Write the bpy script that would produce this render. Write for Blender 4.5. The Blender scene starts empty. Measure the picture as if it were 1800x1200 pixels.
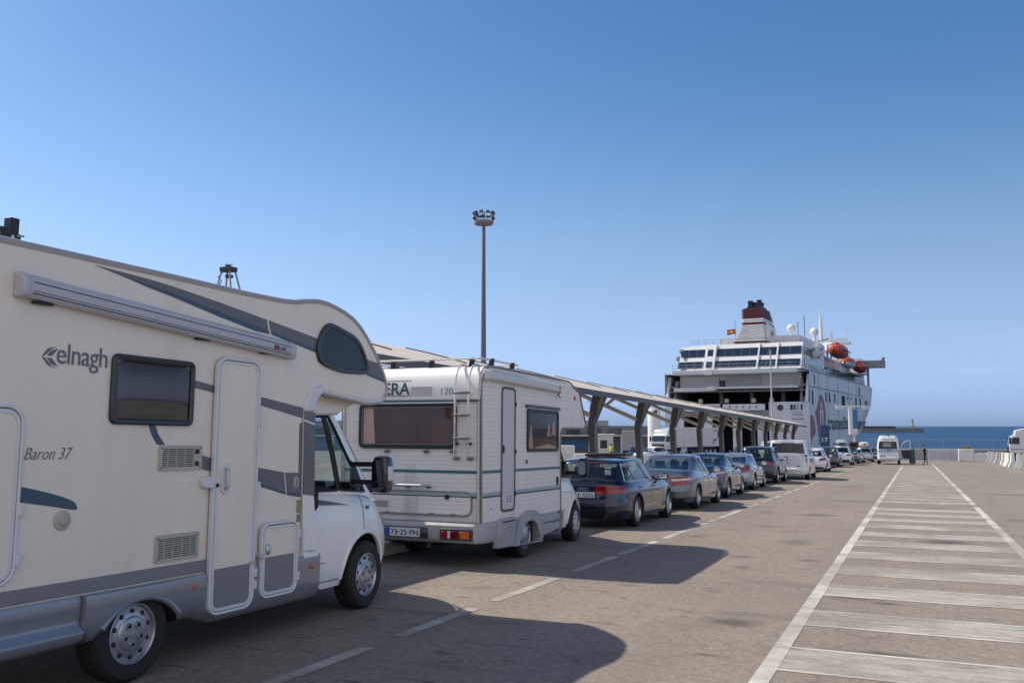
import bpy, bmesh, math, random
from mathutils import Vector, Matrix
R = math.radians
random.seed(4)
scene = bpy.context.scene
C = scene.collection
G = 0.0195                      # the quay falls gently towards the sea
TILT = math.atan(G)
def gz(y): return -G * y

# ------------------------------------------------------------------ camera, sky, sun, exposure
cam_d = bpy.data.cameras.new('camera'); cam = bpy.data.objects.new('camera', cam_d); C.objects.link(cam)
cam.location = (0, 0, 1.75); cam.rotation_euler = (R(90 + 5.32), 0, R(23.645))
cam_d.sensor_width = 36; cam_d.lens = 32; cam_d.clip_start = .05; cam_d.clip_end = 60000
cam_d.dof.use_dof = True; cam_d.dof.focus_distance = 9.0; cam_d.dof.aperture_fstop = 11
scene.camera = cam
SUN_EL, SUN_AZ = R(46), R(-88.5)   # azimuth from +Y towards +X: the sun stands to the left of the queue
world = bpy.data.worlds.new('World'); scene.world = world; world.use_nodes = True
wn, wl = world.node_tree.nodes, world.node_tree.links
sky = wn.new('ShaderNodeTexSky'); sky.sky_type = 'NISHITA'; sky.sun_disc = False
sky.sun_elevation = SUN_EL; sky.sun_rotation = SUN_AZ
sky.altitude = 0; sky.air_density = 1.0; sky.dust_density = .7; sky.ozone_density = 1.0
bg = wn['Background']; bg.inputs['Strength'].default_value = .09
# sea haze: towards the horizon the sky keeps its brightness but fades to a milky blue
tcw = wn.new('ShaderNodeTexCoord'); sxw = wn.new('ShaderNodeSeparateXYZ'); wl.new(tcw.outputs['Generated'], sxw.inputs[0])
mrw = wn.new('ShaderNodeMapRange'); mrw.interpolation_type = 'SMOOTHSTEP'; mrw.inputs[1].default_value = -.02; mrw.inputs[2].default_value = .42; mrw.inputs[3].default_value = .92; mrw.inputs[4].default_value = .25; wl.new(sxw.outputs[2], mrw.inputs[0])
bww = wn.new('ShaderNodeRGBToBW'); wl.new(sky.outputs[0], bww.inputs[0])
tnw = wn.new('ShaderNodeMix'); tnw.data_type = 'RGBA'; tnw.blend_type = 'MULTIPLY'; tnw.inputs[0].default_value = 1; wl.new(bww.outputs[0], tnw.inputs[6]); tnw.inputs[7].default_value = (.68, 1.0, 1.62, 1)
hsw = wn.new('ShaderNodeHueSaturation'); hsw.inputs['Saturation'].default_value = 1.5; hsw.inputs['Hue'].default_value = .503; wl.new(sky.outputs[0], hsw.inputs['Color'])
mxw = wn.new('ShaderNodeMix'); mxw.data_type = 'RGBA'; wl.new(mrw.outputs[0], mxw.inputs[0]); wl.new(hsw.outputs[0], mxw.inputs[6]); wl.new(tnw.outputs[2], mxw.inputs[7])
# dimmer, greyer air low over the sea with a few faint streaks of cloud
hzw = wn.new('ShaderNodeMapRange'); hzw.interpolation_type = 'SMOOTHSTEP'; hzw.inputs[1].default_value = -.01; hzw.inputs[2].default_value = .26; hzw.inputs[3].default_value = .8; hzw.inputs[4].default_value = 1; wl.new(sxw.outputs[2], hzw.inputs[0])
mpw = wn.new('ShaderNodeMapping'); mpw.inputs['Scale'].default_value = (2.2, 2.2, 16); wl.new(tcw.outputs['Generated'], mpw.inputs[0])
nzw = wn.new('ShaderNodeTexNoise'); nzw.inputs['Scale'].default_value = 2.4; nzw.inputs['Detail'].default_value = 7; nzw.inputs['Roughness'].default_value = .6; wl.new(mpw.outputs[0], nzw.inputs['Vector'])
clw = wn.new('ShaderNodeMapRange'); clw.inputs[1].default_value = .5; clw.inputs[2].default_value = .74; clw.inputs[3].default_value = 0; clw.inputs[4].default_value = .09; wl.new(nzw.outputs[0], clw.inputs[0])
bdw = wn.new('ShaderNodeMapRange'); bdw.inputs[1].default_value = .16; bdw.inputs[2].default_value = .02; bdw.inputs[3].default_value = 0; bdw.inputs[4].default_value = 1; wl.new(sxw.outputs[2], bdw.inputs[0])
cmw = wn.new('ShaderNodeMath'); cmw.operation = 'MULTIPLY'; wl.new(clw.outputs[0], cmw.inputs[0]); wl.new(bdw.outputs[0], cmw.inputs[1])
adw = wn.new('ShaderNodeMath'); adw.operation = 'ADD'; wl.new(hzw.outputs[0], adw.inputs[0]); wl.new(cmw.outputs[0], adw.inputs[1])
muw = wn.new('ShaderNodeMix'); muw.data_type = 'RGBA'; muw.blend_type = 'MULTIPLY'; muw.inputs[0].default_value = 1; wl.new(mxw.outputs[2], muw.inputs[6]); wl.new(adw.outputs[0], muw.inputs[7])
# unseen bright cloud bank, added behind the camera to fill the shaded sides
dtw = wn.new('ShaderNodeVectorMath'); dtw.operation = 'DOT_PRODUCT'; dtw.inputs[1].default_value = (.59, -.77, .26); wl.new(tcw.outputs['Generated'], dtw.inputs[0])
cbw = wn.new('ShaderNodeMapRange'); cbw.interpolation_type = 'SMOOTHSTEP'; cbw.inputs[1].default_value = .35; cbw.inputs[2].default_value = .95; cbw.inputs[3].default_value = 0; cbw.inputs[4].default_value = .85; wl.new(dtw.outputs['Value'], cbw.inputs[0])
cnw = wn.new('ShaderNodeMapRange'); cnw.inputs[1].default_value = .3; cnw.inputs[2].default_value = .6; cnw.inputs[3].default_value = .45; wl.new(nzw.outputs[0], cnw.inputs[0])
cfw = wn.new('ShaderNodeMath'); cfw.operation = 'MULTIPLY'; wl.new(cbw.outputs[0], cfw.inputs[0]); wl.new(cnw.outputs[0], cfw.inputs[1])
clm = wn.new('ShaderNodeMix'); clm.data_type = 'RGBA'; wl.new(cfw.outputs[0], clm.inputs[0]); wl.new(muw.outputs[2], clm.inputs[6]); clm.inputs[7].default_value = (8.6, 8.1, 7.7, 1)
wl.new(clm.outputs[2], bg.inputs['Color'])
sun_d = bpy.data.lights.new('sun', 'SUN'); sun_d.energy = 3.8; sun_d.angle = R(.53); sun_d.color = (1, .92, .80)
sun = bpy.data.objects.new('sun', sun_d); C.objects.link(sun)
sd = Vector((math.sin(SUN_AZ) * math.cos(SUN_EL), math.cos(SUN_AZ) * math.cos(SUN_EL), math.sin(SUN_EL)))
sun.rotation_euler = sd.to_track_quat('Z', 'Y').to_euler(); sun.location = (-40, 0, 40)
vs = scene.view_settings; vs.view_transform = 'Standard'; vs.look = 'None'; vs.gamma = 1; vs.exposure = .52

# ------------------------------------------------------------------ materials
MATS = {}
def mat(name, col, rough=.5, metal=0, coat=0, noise=0, nscale=3, bump=0, bscale=60, spec=.5, stretch=None, dirt=None):
    if name in MATS: return MATS[name]
    m = bpy.data.materials.new(name); m.use_nodes = True; MATS[name] = m
    n, l = m.node_tree.nodes, m.node_tree.links; b = n['Principled BSDF']
    b.inputs['Base Color'].default_value = (*col, 1); b.inputs['Roughness'].default_value = rough
    b.inputs['Metallic'].default_value = metal; b.inputs['Coat Weight'].default_value = coat
    b.inputs['Coat Roughness'].default_value = .04; b.inputs['Specular IOR Level'].default_value = spec
    m.diffuse_color = (*col, 1)
    if noise or bump or dirt:
        tc = n.new('ShaderNodeTexCoord'); src = tc.outputs['Object']
        if stretch:
            mp = n.new('ShaderNodeMapping'); mp.inputs['Scale'].default_value = stretch; l.new(src, mp.inputs[0]); src = mp.outputs[0]
    if noise:
        t = n.new('ShaderNodeTexNoise'); t.inputs['Scale'].default_value = nscale; t.inputs['Detail'].default_value = 6; t.inputs['Roughness'].default_value = .62
        l.new(src, t.inputs['Vector'])
        r = n.new('ShaderNodeMapRange'); r.inputs[1].default_value = .25; r.inputs[2].default_value = .75
        r.inputs[3].default_value = 1 - noise; r.inputs[4].default_value = 1 + noise * .6; l.new(t.outputs[0], r.inputs[0])
        h = n.new('ShaderNodeMix'); h.data_type = 'RGBA'; h.blend_type = 'MULTIPLY'; h.inputs[0].default_value = 1
        h.inputs[6].default_value = (*col, 1); l.new(r.outputs[0], h.inputs[7]); out = h.outputs[2]
        if dirt:
            t2 = n.new('ShaderNodeTexNoise'); t2.inputs['Scale'].default_value = dirt[1]; t2.inputs['Detail'].default_value = 8; l.new(src, t2.inputs['Vector'])
            r2 = n.new('ShaderNodeMapRange'); r2.inputs[1].default_value = dirt[2]; r2.inputs[2].default_value = dirt[2] + .15; l.new(t2.outputs[0], r2.inputs[0])
            h2 = n.new('ShaderNodeMix'); h2.data_type = 'RGBA'; l.new(r2.outputs[0], h2.inputs[0]); l.new(out, h2.inputs[6]); h2.inputs[7].default_value = (*dirt[0], 1); out = h2.outputs[2]
        l.new(out, b.inputs['Base Color'])
        r3 = n.new('ShaderNodeMapRange'); r3.inputs[3].default_value = max(0, rough - .08); r3.inputs[4].default_value = min(1, rough + .1); l.new(t.outputs[0], r3.inputs[0]); l.new(r3.outputs[0], b.inputs['Roughness'])
    if bump:
        t = n.new('ShaderNodeTexNoise'); t.inputs['Scale'].default_value = bscale; t.inputs['Detail'].default_value = 4; l.new(src, t.inputs['Vector'])
        bp = n.new('ShaderNodeBump'); bp.inputs['Strength'].default_value = bump; bp.inputs['Distance'].default_value = .01
        l.new(t.outputs[0], bp.inputs['Height']); l.new(bp.outputs[0], b.inputs['Normal'])
    return m
def glass(name, tint, gloss=1.0, rough=.02):
    m = bpy.data.materials.new(name); m.use_nodes = True; MATS[name] = m
    n, l = m.node_tree.nodes, m.node_tree.links; n.remove(n['Principled BSDF'])
    tr = n.new('ShaderNodeBsdfTransparent'); tr.inputs[0].default_value = (*tint, 1)
    gl = n.new('ShaderNodeBsdfGlossy'); gl.inputs['Roughness'].default_value = rough; gl.inputs[0].default_value = (.95, .97, 1, 1)
    lw = n.new('ShaderNodeLayerWeight'); lw.inputs['Blend'].default_value = .5
    pw = n.new('ShaderNodeMath'); pw.operation = 'POWER'; pw.inputs[1].default_value = 5; l.new(lw.outputs['Facing'], pw.inputs[0])
    fr = n.new('ShaderNodeMath'); fr.operation = 'MULTIPLY_ADD'; fr.inputs[1].default_value = .95; fr.inputs[2].default_value = .045; l.new(pw.outputs[0], fr.inputs[0])
    mu = n.new('ShaderNodeMath'); mu.operation = 'MULTIPLY_ADD'; mu.inputs[1].default_value = gloss; mu.inputs[2].default_value = .01; mu.use_clamp = True
    mx = n.new('ShaderNodeMixShader'); l.new(fr.outputs[0], mu.inputs[0]); l.new(mu.outputs[0], mx.inputs[0]); l.new(tr.outputs[0], mx.inputs[1]); l.new(gl.outputs[0], mx.inputs[2])
    l.new(mx.outputs[0], n['Material Output'].inputs[0]); m.diffuse_color = (*tint, 1)
    return m
def siding(name, col, pitch, dirtcol, depth=.5):
    """aluminium cladding with horizontal grooves, grubby towards streaks"""
    m = mat(name, col, .38, noise=.07, nscale=1.6, stretch=(1, 1, .25), dirt=(dirtcol, 2.2, .62))
    n, l = m.node_tree.nodes, m.node_tree.links; b = n['Principled BSDF']
    tc = n.new('ShaderNodeTexCoord'); sx = n.new('ShaderNodeSeparateXYZ'); l.new(tc.outputs['Object'], sx.inputs[0])
    a = n.new('ShaderNodeMath'); a.operation = 'DIVIDE'; a.inputs[1].default_value = pitch; l.new(sx.outputs[2], a.inputs[0])
    f = n.new('ShaderNodeMath'); f.operation = 'FRACT'; l.new(a.outputs[0], f.inputs[0])
    p = n.new('ShaderNodeMath'); p.operation = 'PINGPONG'; p.inputs[1].default_value = .5; l.new(f.outputs[0], p.inputs[0])
    r = n.new('ShaderNodeMapRange'); r.inputs[1].default_value = 0; r.inputs[2].default_value = .09; l.new(p.outputs[0], r.inputs[0])
    bp = n.new('ShaderNodeBump'); bp.inputs['Strength'].default_value = depth; bp.inputs['Distance'].default_value = .012
    l.new(r.outputs[0], bp.inputs['Height']); l.new(bp.outputs[0], b.inputs['Normal'])
    old = b.inputs['Base Color'].links[0].from_socket
    h = n.new('ShaderNodeMix'); h.data_type = 'RGBA'; l.new(r.outputs[0], h.inputs[0]); h.inputs[6].default_value = (col[0]*.80, col[1]*.77, col[2]*.73, 1); l.new(old, h.inputs[7])
    l.new(h.outputs[2], b.inputs['Base Color'])
    return m
BLACK = mat('black_plastic', (.012, .012, .013), .45)
RUB = mat('tyre_rubber', (.014, .014, .015), .75, noise=.3, nscale=9)
SEAL = mat('dark_seal', (.008, .008, .009), .6)
ALU = mat('brushed_aluminium', (.55, .56, .58), .35, .7)
CHROME = mat('chrome', (.75, .76, .78), .12, 1)
STEEL = mat('painted_steel_rim', (.42, .44, .48), .32, .75, noise=.12, nscale=12)
ALLOY = mat('alloy_rim', (.5, .51, .53), .25, .85)
REDL = mat('red_lamp_lens', (.32, .006, .012), .12, coat=.6)
REDD = mat('dark_red_lens', (.12, .004, .008), .12, coat=.6)
AMBER = mat('amber_lens', (.55, .13, .008), .15, coat=.5)
CLEARL = mat('clear_lens', (.6, .62, .65), .1, coat=.6)
PLATE = mat('plate_white', (.68, .69, .68), .4)
PLBLUE = mat('plate_blue', (.01, .06, .3), .4)
INK = mat('ink_black', (.01, .01, .011), .5)
DARKIN = mat('dark_interior', (.022, .022, .025), .8)
SEATM = mat('seat_fabric', (.075, .073, .072), .85, noise=.2)
CGLASS = glass('car_glass', (.66, .74, .74))
DGLASS = glass('tinted_glass', (.05, .055, .06))
CONC = mat('concrete_pale', (.52, .475, .40), .85, noise=.18, nscale=2.5, bump=.3, bscale=30)
WHITEP = mat('white_painted_concrete', (.66, .66, .65), .7, noise=.12, nscale=3)

# ------------------------------------------------------------------ mesh builder
class MB:
    def __init__(s): s.v, s.f, s.m = [], [], []
    def add(s, vs_, fs, mi=0, M=None):
        o = len(s.v)
        s.v += [tuple(M @ Vector(p)) if M else tuple(p) for p in vs_]
        for f in fs: s.f.append([i + o for i in f]); s.m.append(mi)
        return s
    def box(s, x0, x1, y0, y1, z0, z1, mi=0, M=None):
        return s.add([(x0,y0,z0),(x1,y0,z0),(x1,y1,z0),(x0,y1,z0),(x0,y0,z1),(x1,y0,z1),(x1,y1,z1),(x0,y1,z1)],
              [(0,3,2,1),(4,5,6,7),(0,1,5,4),(1,2,6,5),(2,3,7,6),(3,0,4,7)], mi, M)
    def cbox(s, c, d, mi=0, M=None):
        return s.box(c[0]-d[0]/2, c[0]+d[0]/2, c[1]-d[1]/2, c[1]+d[1]/2, c[2]-d[2]/2, c[2]+d[2]/2, mi, M)
    def prism(s, poly, axis, a, b, mi=0, M=None):
        n = len(poly)
        def P(p, t): return (t, p[0], p[1]) if axis == 'x' else (p[0], t, p[1]) if axis == 'y' else (p[0], p[1], t)
        return s.add([P(p, a) for p in poly] + [P(p, b) for p in poly],
              [list(range(n))[::-1], list(range(n, 2*n))] + [(i, (i+1) % n, n + (i+1) % n, n + i) for i in range(n)], mi, M)
    def ring(s, outer, inner, axis, a, b, mi=0, M=None):
        n = len(outer)
        def P(p, t): return (t, p[0], p[1]) if axis == 'x' else (p[0], t, p[1]) if axis == 'y' else (p[0], p[1], t)
        V = [P(p, t) for t in (a, b) for q in (outer, inner) for p in q]
        F = []
        for i in range(n):
            j = (i + 1) % n
            F += [(i, j, n+j, n+i), (2*n+i, 3*n+i, 3*n+j, 2*n+j), (i, 2*n+i, 2*n+j, j), (n+i, n+j, 3*n+j, 3*n+i)]
        return s.add(V, F, mi, M)
    def tube(s, pts, r, n=8, mi=0, closed=False, cap=True, M=None):
        pts = [Vector(p) for p in pts]; rings = []; k = len(pts)
        rr = r if isinstance(r, (list, tuple)) else [r] * k
        up = None
        for i, p in enumerate(pts):
            if closed: d = (pts[(i+1) % k] - pts[i-1])
            else: d = (pts[min(i+1, k-1)] - pts[max(i-1, 0)])
            d.normalize()
            if up is None: up = Vector((0,0,1)) if abs(d.z) < .9 else Vector((1,0,0))
            x = d.cross(up); x = x.normalized() if x.length > 1e-6 else d.orthogonal().normalized(); up = x.cross(d).normalized()
            rings.append([p + x * rr[i] * math.cos(2*math.pi*j/n) + up * rr[i] * math.sin(2*math.pi*j/n) for j in range(n)])
        V = [q for g in rings for q in g]; F = []
        for i in range(k if closed else k - 1):
            for j in range(n):
                a, b = i*n + j, i*n + (j+1) % n; c, d = ((i+1) % k)*n + (j+1) % n, ((i+1) % k)*n + j
                F.append((a, b, c, d))
        if cap and not closed: F += [list(range(n))[::-1], list(range((k-1)*n, k*n))]
        return s.add(V, F, mi, M)
    def lathe(s, prof, axis='z', c=(0,0,0), n=24, mi=0, M=None, mis=None):
        V, F = [], []
        k = len(prof)
        for r, h in prof:
            for j in range(n):
                a = 2*math.pi*j/n; u, w = r*math.cos(a), r*math.sin(a)
                V.append({'z': (c[0]+u, c[1]+w, c[2]+h), 'x': (c[0]+h, c[1]+u, c[2]+w), 'y': (c[0]+u, c[1]+h, c[2]+w)}[axis])
        o = len(s.f)
        for i in range(k - 1):
            for j in range(n): F.append((i*n+j, i*n+(j+1) % n, (i+1)*n+(j+1) % n, (i+1)*n+j))
        s.add(V, F, mi, M)
        if mis:
            for i in range(k-1):
                for j in range(n): s.m[o + i*n + j] = mis[i]
        if prof[0][0] > 1e-4 and prof[0] != prof[-1]: s.f.append([len(s.v) - len(V) + j for j in range(n)]); s.m.append(mis[0] if mis else mi)
        if prof[-1][0] > 1e-4 and prof[0] != prof[-1]: s.f.append([len(s.v) - n + j for j in range(n)]); s.m.append(mis[-1] if mis else mi)
        return s
    def sph(s, c, r, n=14, k=8, mi=0, M=None):
        r = r if isinstance(r, (tuple, list)) else (r, r, r); V, F = [], []
        for i in range(k + 1):
            t = math.pi * i / k
            for j in range(n):
                a = 2*math.pi*j/n; V.append((c[0]+r[0]*math.sin(t)*math.cos(a), c[1]+r[1]*math.sin(t)*math.sin(a), c[2]+r[2]*math.cos(t)))
        for i in range(k):
            for j in range(n): F.append((i*n+j, i*n+(j+1) % n, (i+1)*n+(j+1) % n, (i+1)*n+j))
        return s.add(V, F, mi, M)
    def grid(s, rows, mi=0, closed=False, M=None):
        k, n = len(rows), len(rows[0]); F = []
        for i in range(k - 1):
            for j in range(n if closed else n - 1):
                F.append((i*n+j, i*n+(j+1) % n, (i+1)*n+(j+1) % n, (i+1)*n+j))
        return s.add([p for r in rows for p in r], F, mi, M)
    def build(s, name, mats, parent=None, bevel=0, sharp=38, flat=False, weld=1e-4, seg=2):
        me = bpy.data.meshes.new(name); bm = bmesh.new()
        vv = [bm.verts.new(p) for p in s.v]
        mm = mats if isinstance(mats, (list, tuple)) else [mats]
        for f, mi in zip(s.f, s.m):
            try: fc = bm.faces.new([vv[i] for i in f]); fc.material_index = mi
            except ValueError: pass
        if weld: bmesh.ops.remove_doubles(bm, verts=bm.verts, dist=weld)
        bmesh.ops.dissolve_degenerate(bm, dist=1e-6, edges=bm.edges)
        bmesh.ops.recalc_face_normals(bm, faces=bm.faces)
        if not flat:
            for f in bm.faces: f.smooth = True
            for e in bm.edges:
                if len(e.link_faces) == 2 and e.calc_face_angle(0) > R(sharp): e.smooth = False
        bm.to_mesh(me); bm.free()
        for m in mm: me.materials.append(m)
        o = bpy.data.objects.new(name, me); C.objects.link(o)
        if parent: o.parent = parent
        if bevel:
            b = o.modifiers.new('bevel', 'BEVEL'); b.width = bevel; b.segments = seg; b.limit_method = 'ANGLE'; b.angle_limit = R(35)
        return o
def tag(o, label=None, cat=None, group=None, kind=None):
    if label: o['label'] = label
    if cat: o['category'] = cat
    if group: o['group'] = group
    if kind: o['kind'] = kind
    return o
def thing(name, label, cat, loc, rz=0, group=None, tilt=True):
    o = bpy.data.objects.new(name, None); C.objects.link(o); o.location = loc; o.empty_display_size = .3
    o.rotation_euler = (-TILT if tilt and abs(rz) < .5 else 0, 0, rz)
    return tag(o, label, cat, group)
def evaluated(o, name=None):
    """bake an object's modifiers into its mesh"""
    dg = bpy.context.evaluated_depsgraph_get(); dg.update()
    me = bpy.data.meshes.new_from_object(o.evaluated_get(dg)); o.modifiers.clear(); o.data = me; me.name = name or o.name
    return o
def cut(o, cutter_mb, mats):
    k = cutter_mb.build('cutter', mats); k.parent = o.parent; k.matrix_basis = o.matrix_basis
    b = o.modifiers.new('cut', 'BOOLEAN'); b.operation = 'DIFFERENCE'; b.object = k; b.solver = 'EXACT'; b.material_mode = 'TRANSFER'
    evaluated(o); bpy.data.objects.remove(k)
    return o
def text(body, h, M, m, parent=None, name='lettering', width=None, shear=0, ext=.0015, align='LEFT', space=1.0, bold=0):
    cu = bpy.data.curves.new(name, 'FONT'); cu.body = body; cu.size = 1; cu.extrude = ext / max(h, .01); cu.shear = shear; cu.space_character = space; cu.offset = bold
    cu.resolution_u = 4
    t = bpy.data.objects.new(name, cu); C.objects.link(t)
    dg = bpy.context.evaluated_depsgraph_get(); dg.update()
    me = bpy.data.meshes.new_from_object(t.evaluated_get(dg)); bpy.data.objects.remove(t)
    xs = [v.co.x for v in me.vertices]; cap = .73
    w = max(xs) - min(xs); sc = h / cap; sx = sc if not width else width / w
    off = -min(xs) if align == 'LEFT' else -(max(xs) + min(xs)) / 2
    for v in me.vertices: v.co = M @ Vector(((v.co.x + off) * sx, v.co.y * sc, v.co.z * sc))
    me.materials.clear(); me.materials.append(m); me.update()
    o = bpy.data.objects.new(name, me); C.objects.link(o)
    if parent: o.parent = parent
    return o
def frameM(o, x, y):
    """matrix whose local x/y run along the given directions from o"""
    x = Vector(x).normalized(); y = Vector(y).normalized(); z = x.cross(y)
    return Matrix(((x[0], y[0], z[0], o[0]), (x[1], y[1], z[1], o[1]), (x[2], y[2], z[2], o[2]), (0, 0, 0, 1)))
def rrect(x0, x1, y0, y1, r, n=5):
    P = []
    for cx, cy, a0 in ((x1-r, y1-r, 0), (x0+r, y1-r, 90), (x0+r, y0+r, 180), (x1-r, y0+r, 270)):
        for i in range(n + 1): a = R(a0 + 90*i/n); P.append((cx + r*math.cos(a), cy + r*math.sin(a)))
    return P
def inset(poly, d):
    """shrink a polygon (counter-clockwise) by d"""
    n = len(poly); out = []
    ar = sum(poly[i][0]*poly[(i+1) % n][1] - poly[(i+1) % n][0]*poly[i][1] for i in range(n)); sg = 1 if ar > 0 else -1
    for i in range(n):
        p0, p1, p2 = Vector(poly[i-1]), Vector(poly[i]), Vector(poly[(i+1) % n])
        e1, e2 = (p1-p0), (p2-p1)
        if e1.length < 1e-6 or e2.length < 1e-6: out.append(poly[i]); continue
        e1.normalize(); e2.normalize(); n1, n2 = Vector((-e1.y, e1.x))*sg, Vector((-e2.y, e2.x))*sg
        b = n1 + n2; b = b / max(.4, b.dot(n1) if b.length else 1) if b.length > 1e-6 else n1
        out.append((p1.x + b.x*d, p1.y + b.y*d))
    return out
def smooth_poly(pts, k=4):
    """closed Catmull-Rom through the points"""
    n = len(pts); out = []
    for i in range(n):
        p0, p1, p2, p3 = [Vector(pts[(i+j) % n]) for j in (-1, 0, 1, 2)]
        for t in range(k):
            t /= k; out.append(tuple(.5*((2*p1) + (p2-p0)*t + (2*p0-5*p1+4*p2-p3)*t*t + (3*p1-p0-3*p2+p3)*t**3)))
    return out
def spline(pts, k=6):
    out = []; n = len(pts)
    for i in range(n - 1):
        p0, p1, p2, p3 = Vector(pts[max(i-1, 0)]), Vector(pts[i]), Vector(pts[i+1]), Vector(pts[min(i+2, n-1)])
        for t in range(k):
            t /= k; out.append(tuple(.5*((2*p1) + (p2-p0)*t + (2*p0-5*p1+4*p2-p3)*t*t + (3*p1-p0-3*p2+p3)*t**3)))
    return out + [tuple(pts[-1])]
def tab(pts):
    def f(t):
        if t <= pts[0][0]: return pts[0][1]
        for (a, u), (b, w) in zip(pts, pts[1:]):
            if t <= b: k = (t-a)/(b-a) if b > a else 1; return u + (w-u)*k
        return pts[-1][1]
    return f
def stab(pts, k=8):
    q = spline([(a, b, 0) for a, b in pts], k); q = [(p[0], p[1]) for p in q]
    for i in range(1, len(q)):
        if q[i][0] <= q[i-1][0]: q[i] = (q[i-1][0] + 1e-5, q[i][1])
    return tab(q)
# ------------------------------------------------------------------ the ground, the sea
def asphalt_mat():
    m = bpy.data.materials.new('old_asphalt'); m.use_nodes = True
    n, l = m.node_tree.nodes, m.node_tree.links; b = n['Principled BSDF']; b.inputs['Roughness'].default_value = .88; b.inputs['Specular IOR Level'].default_value = .25
    tc = n.new('ShaderNodeTexCoord')
    def noise(sc, det, st=(1,1,1), ro=.6):
        mp = n.new('ShaderNodeMapping'); mp.inputs['Scale'].default_value = st; l.new(tc.outputs['Object'], mp.inputs[0])
        t = n.new('ShaderNodeTexNoise'); t.inputs['Scale'].default_value = sc; t.inputs['Detail'].default_value = det; t.inputs['Roughness'].default_value = ro
        l.new(mp.outputs[0], t.inputs['Vector']); return t.outputs[0]
    def ramp(s, a, bb, c, d):
        r = n.new('ShaderNodeMapRange'); r.inputs[1].default_value = a; r.inputs[2].default_value = bb; r.inputs[3].default_value = c; r.inputs[4].default_value = d; l.new(s, r.inputs[0]); return r.outputs[0]
    def mix(f, a, bb, mode='MIX'):
        h = n.new('ShaderNodeMix'); h.data_type = 'RGBA'; h.blend_type = mode
        for s, i in ((f, 0), (a, 6), (bb, 7)):
            if isinstance(s, (tuple, float, int)): h.inputs[i].default_value = s if not isinstance(s, tuple) else (*s, 1)
            else: l.new(s, h.inputs[i])
        return h.outputs[2]
    c = mix(ramp(noise(.28, 6), .35, .68, 0, 1), (.25, .21, .17), (.315, .268, .218))
    c = mix(ramp(noise(1.7, 5, (1, .45, 1)), .3, .75, 0, .55), c, (.235, .202, .172))
    c = mix(ramp(noise(15, 8, (1,.8,1), .82), .40, .60, 0, .62), c, (.135, .112, .092))
    c = mix(ramp(noise(34, 5, (1,.7,1), .8), .56, .66, 0, .6), c, (.46, .41, .35))
    c = mix(ramp(noise(.9, 3, (.7, 1.5, 1), .5), .60, .72, 0, .6), c, (.12, .10, .085))       # oil and tyre stains
    c = mix(ramp(noise(3.1, 2, (.8, 2.2, 1), .5), .66, .74, 0, .7), c, (.075, .065, .058))
    c = mix(ramp(noise(1.0, 4, (1.1, .035, 1)), .48, .72, 0, .42), c, (.17, .148, .126))          # wheel tracks along the lanes
    vo = n.new('ShaderNodeTexVoronoi'); vo.feature = 'DISTANCE_TO_EDGE'; vo.inputs['Scale'].default_value = .33
    mpv = n.new('ShaderNodeMapping'); l.new(tc.outputs['Object'], mpv.inputs[0]); wv = n.new('ShaderNodeTexNoise'); wv.inputs['Scale'].default_value = 1.3; wv.inputs['Detail'].default_value = 6; l.new(tc.outputs['Object'], wv.inputs['Vector'])
    av = n.new('ShaderNodeVectorMath'); av.operation = 'MULTIPLY_ADD'; av.inputs[1].default_value = (.9, .9, 0); l.new(wv.outputs['Color'], av.inputs[0]); l.new(mpv.outputs[0], av.inputs[2]); l.new(av.outputs[0], vo.inputs['Vector'])
    c = mix(ramp(vo.outputs['Distance'], .0, .007, .38, 0), c, (.09, .078, .068))                  # hairline cracks
    sep = n.new('ShaderNodeSeparateXYZ'); l.new(tc.outputs['Object'], sep.inputs[0]); wob = noise(5, 4)
    def math_(op, a, bb=None, cc=None):
        q = n.new('ShaderNodeMath'); q.operation = op
        for i, s in enumerate((a, bb, cc)):
            if s is None: continue
            if isinstance(s, (int, float)): q.inputs[i].default_value = s
            else: l.new(s, q.inputs[i])
        return q.outputs[0]
    tot = None     # individual oil drips where cars have stood
    for sx, sy, rx_, ry_, k_ in ((-1.69,9.35,.36,.30,.75),(-2.31,13.56,.17,.22,.6),(-2.27,24.4,.6,.5,.6),(-2.0,17.4,.36,.6,.45),(-2.52,14.8,.25,.22,.55),(-3.86,17.6,.26,.25,.6),(-.26,8.5,.36,.14,.7),(.51,18.7,.55,.5,.8),(-.69,11.4,.4,.16,.6),(-1.53,14.8,.22,.2,.5),(-.33,11.2,.2,.14,.7),(-3.6,24.7,.25,.4,.5),(-1.1,6.3,.2,.1,.5),(.9,10.2,.5,.2,.5),(-2.9,20.5,.5,.3,.4),(-1.9,31,.9,.5,.5),(2.6,25,.8,.5,.5),(3.4,38,1.2,.6,.5),(-2.6,42,1,.6,.5),(-3.3,11.2,.2,.1,.5)):
        dx = math_('DIVIDE', math_('SUBTRACT', sep.outputs[0], sx), rx_); dy = math_('DIVIDE', math_('SUBTRACT', sep.outputs[1], sy), ry_)
        d = math_('ADD', math_('SQRT', math_('ADD', math_('MULTIPLY', dx, dx), math_('MULTIPLY', dy, dy))), math_('MULTIPLY', wob, .9))
        f = math_('MULTIPLY', ramp(d, .75, 1.5, 1, 0), k_); tot = f if tot is None else math_('MAXIMUM', tot, f)
    c = mix(tot, c, (.07, .06, .052))
    l.new(c, b.inputs['Base Color'])
    bp = n.new('ShaderNodeBump'); bp.inputs['Strength'].default_value = .35; bp.inputs['Distance'].default_value = .006
    l.new(noise(110, 4), bp.inputs['Height']); l.new(bp.outputs[0], b.inputs['Normal'])
    return m
ASPH = asphalt_mat()
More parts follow.
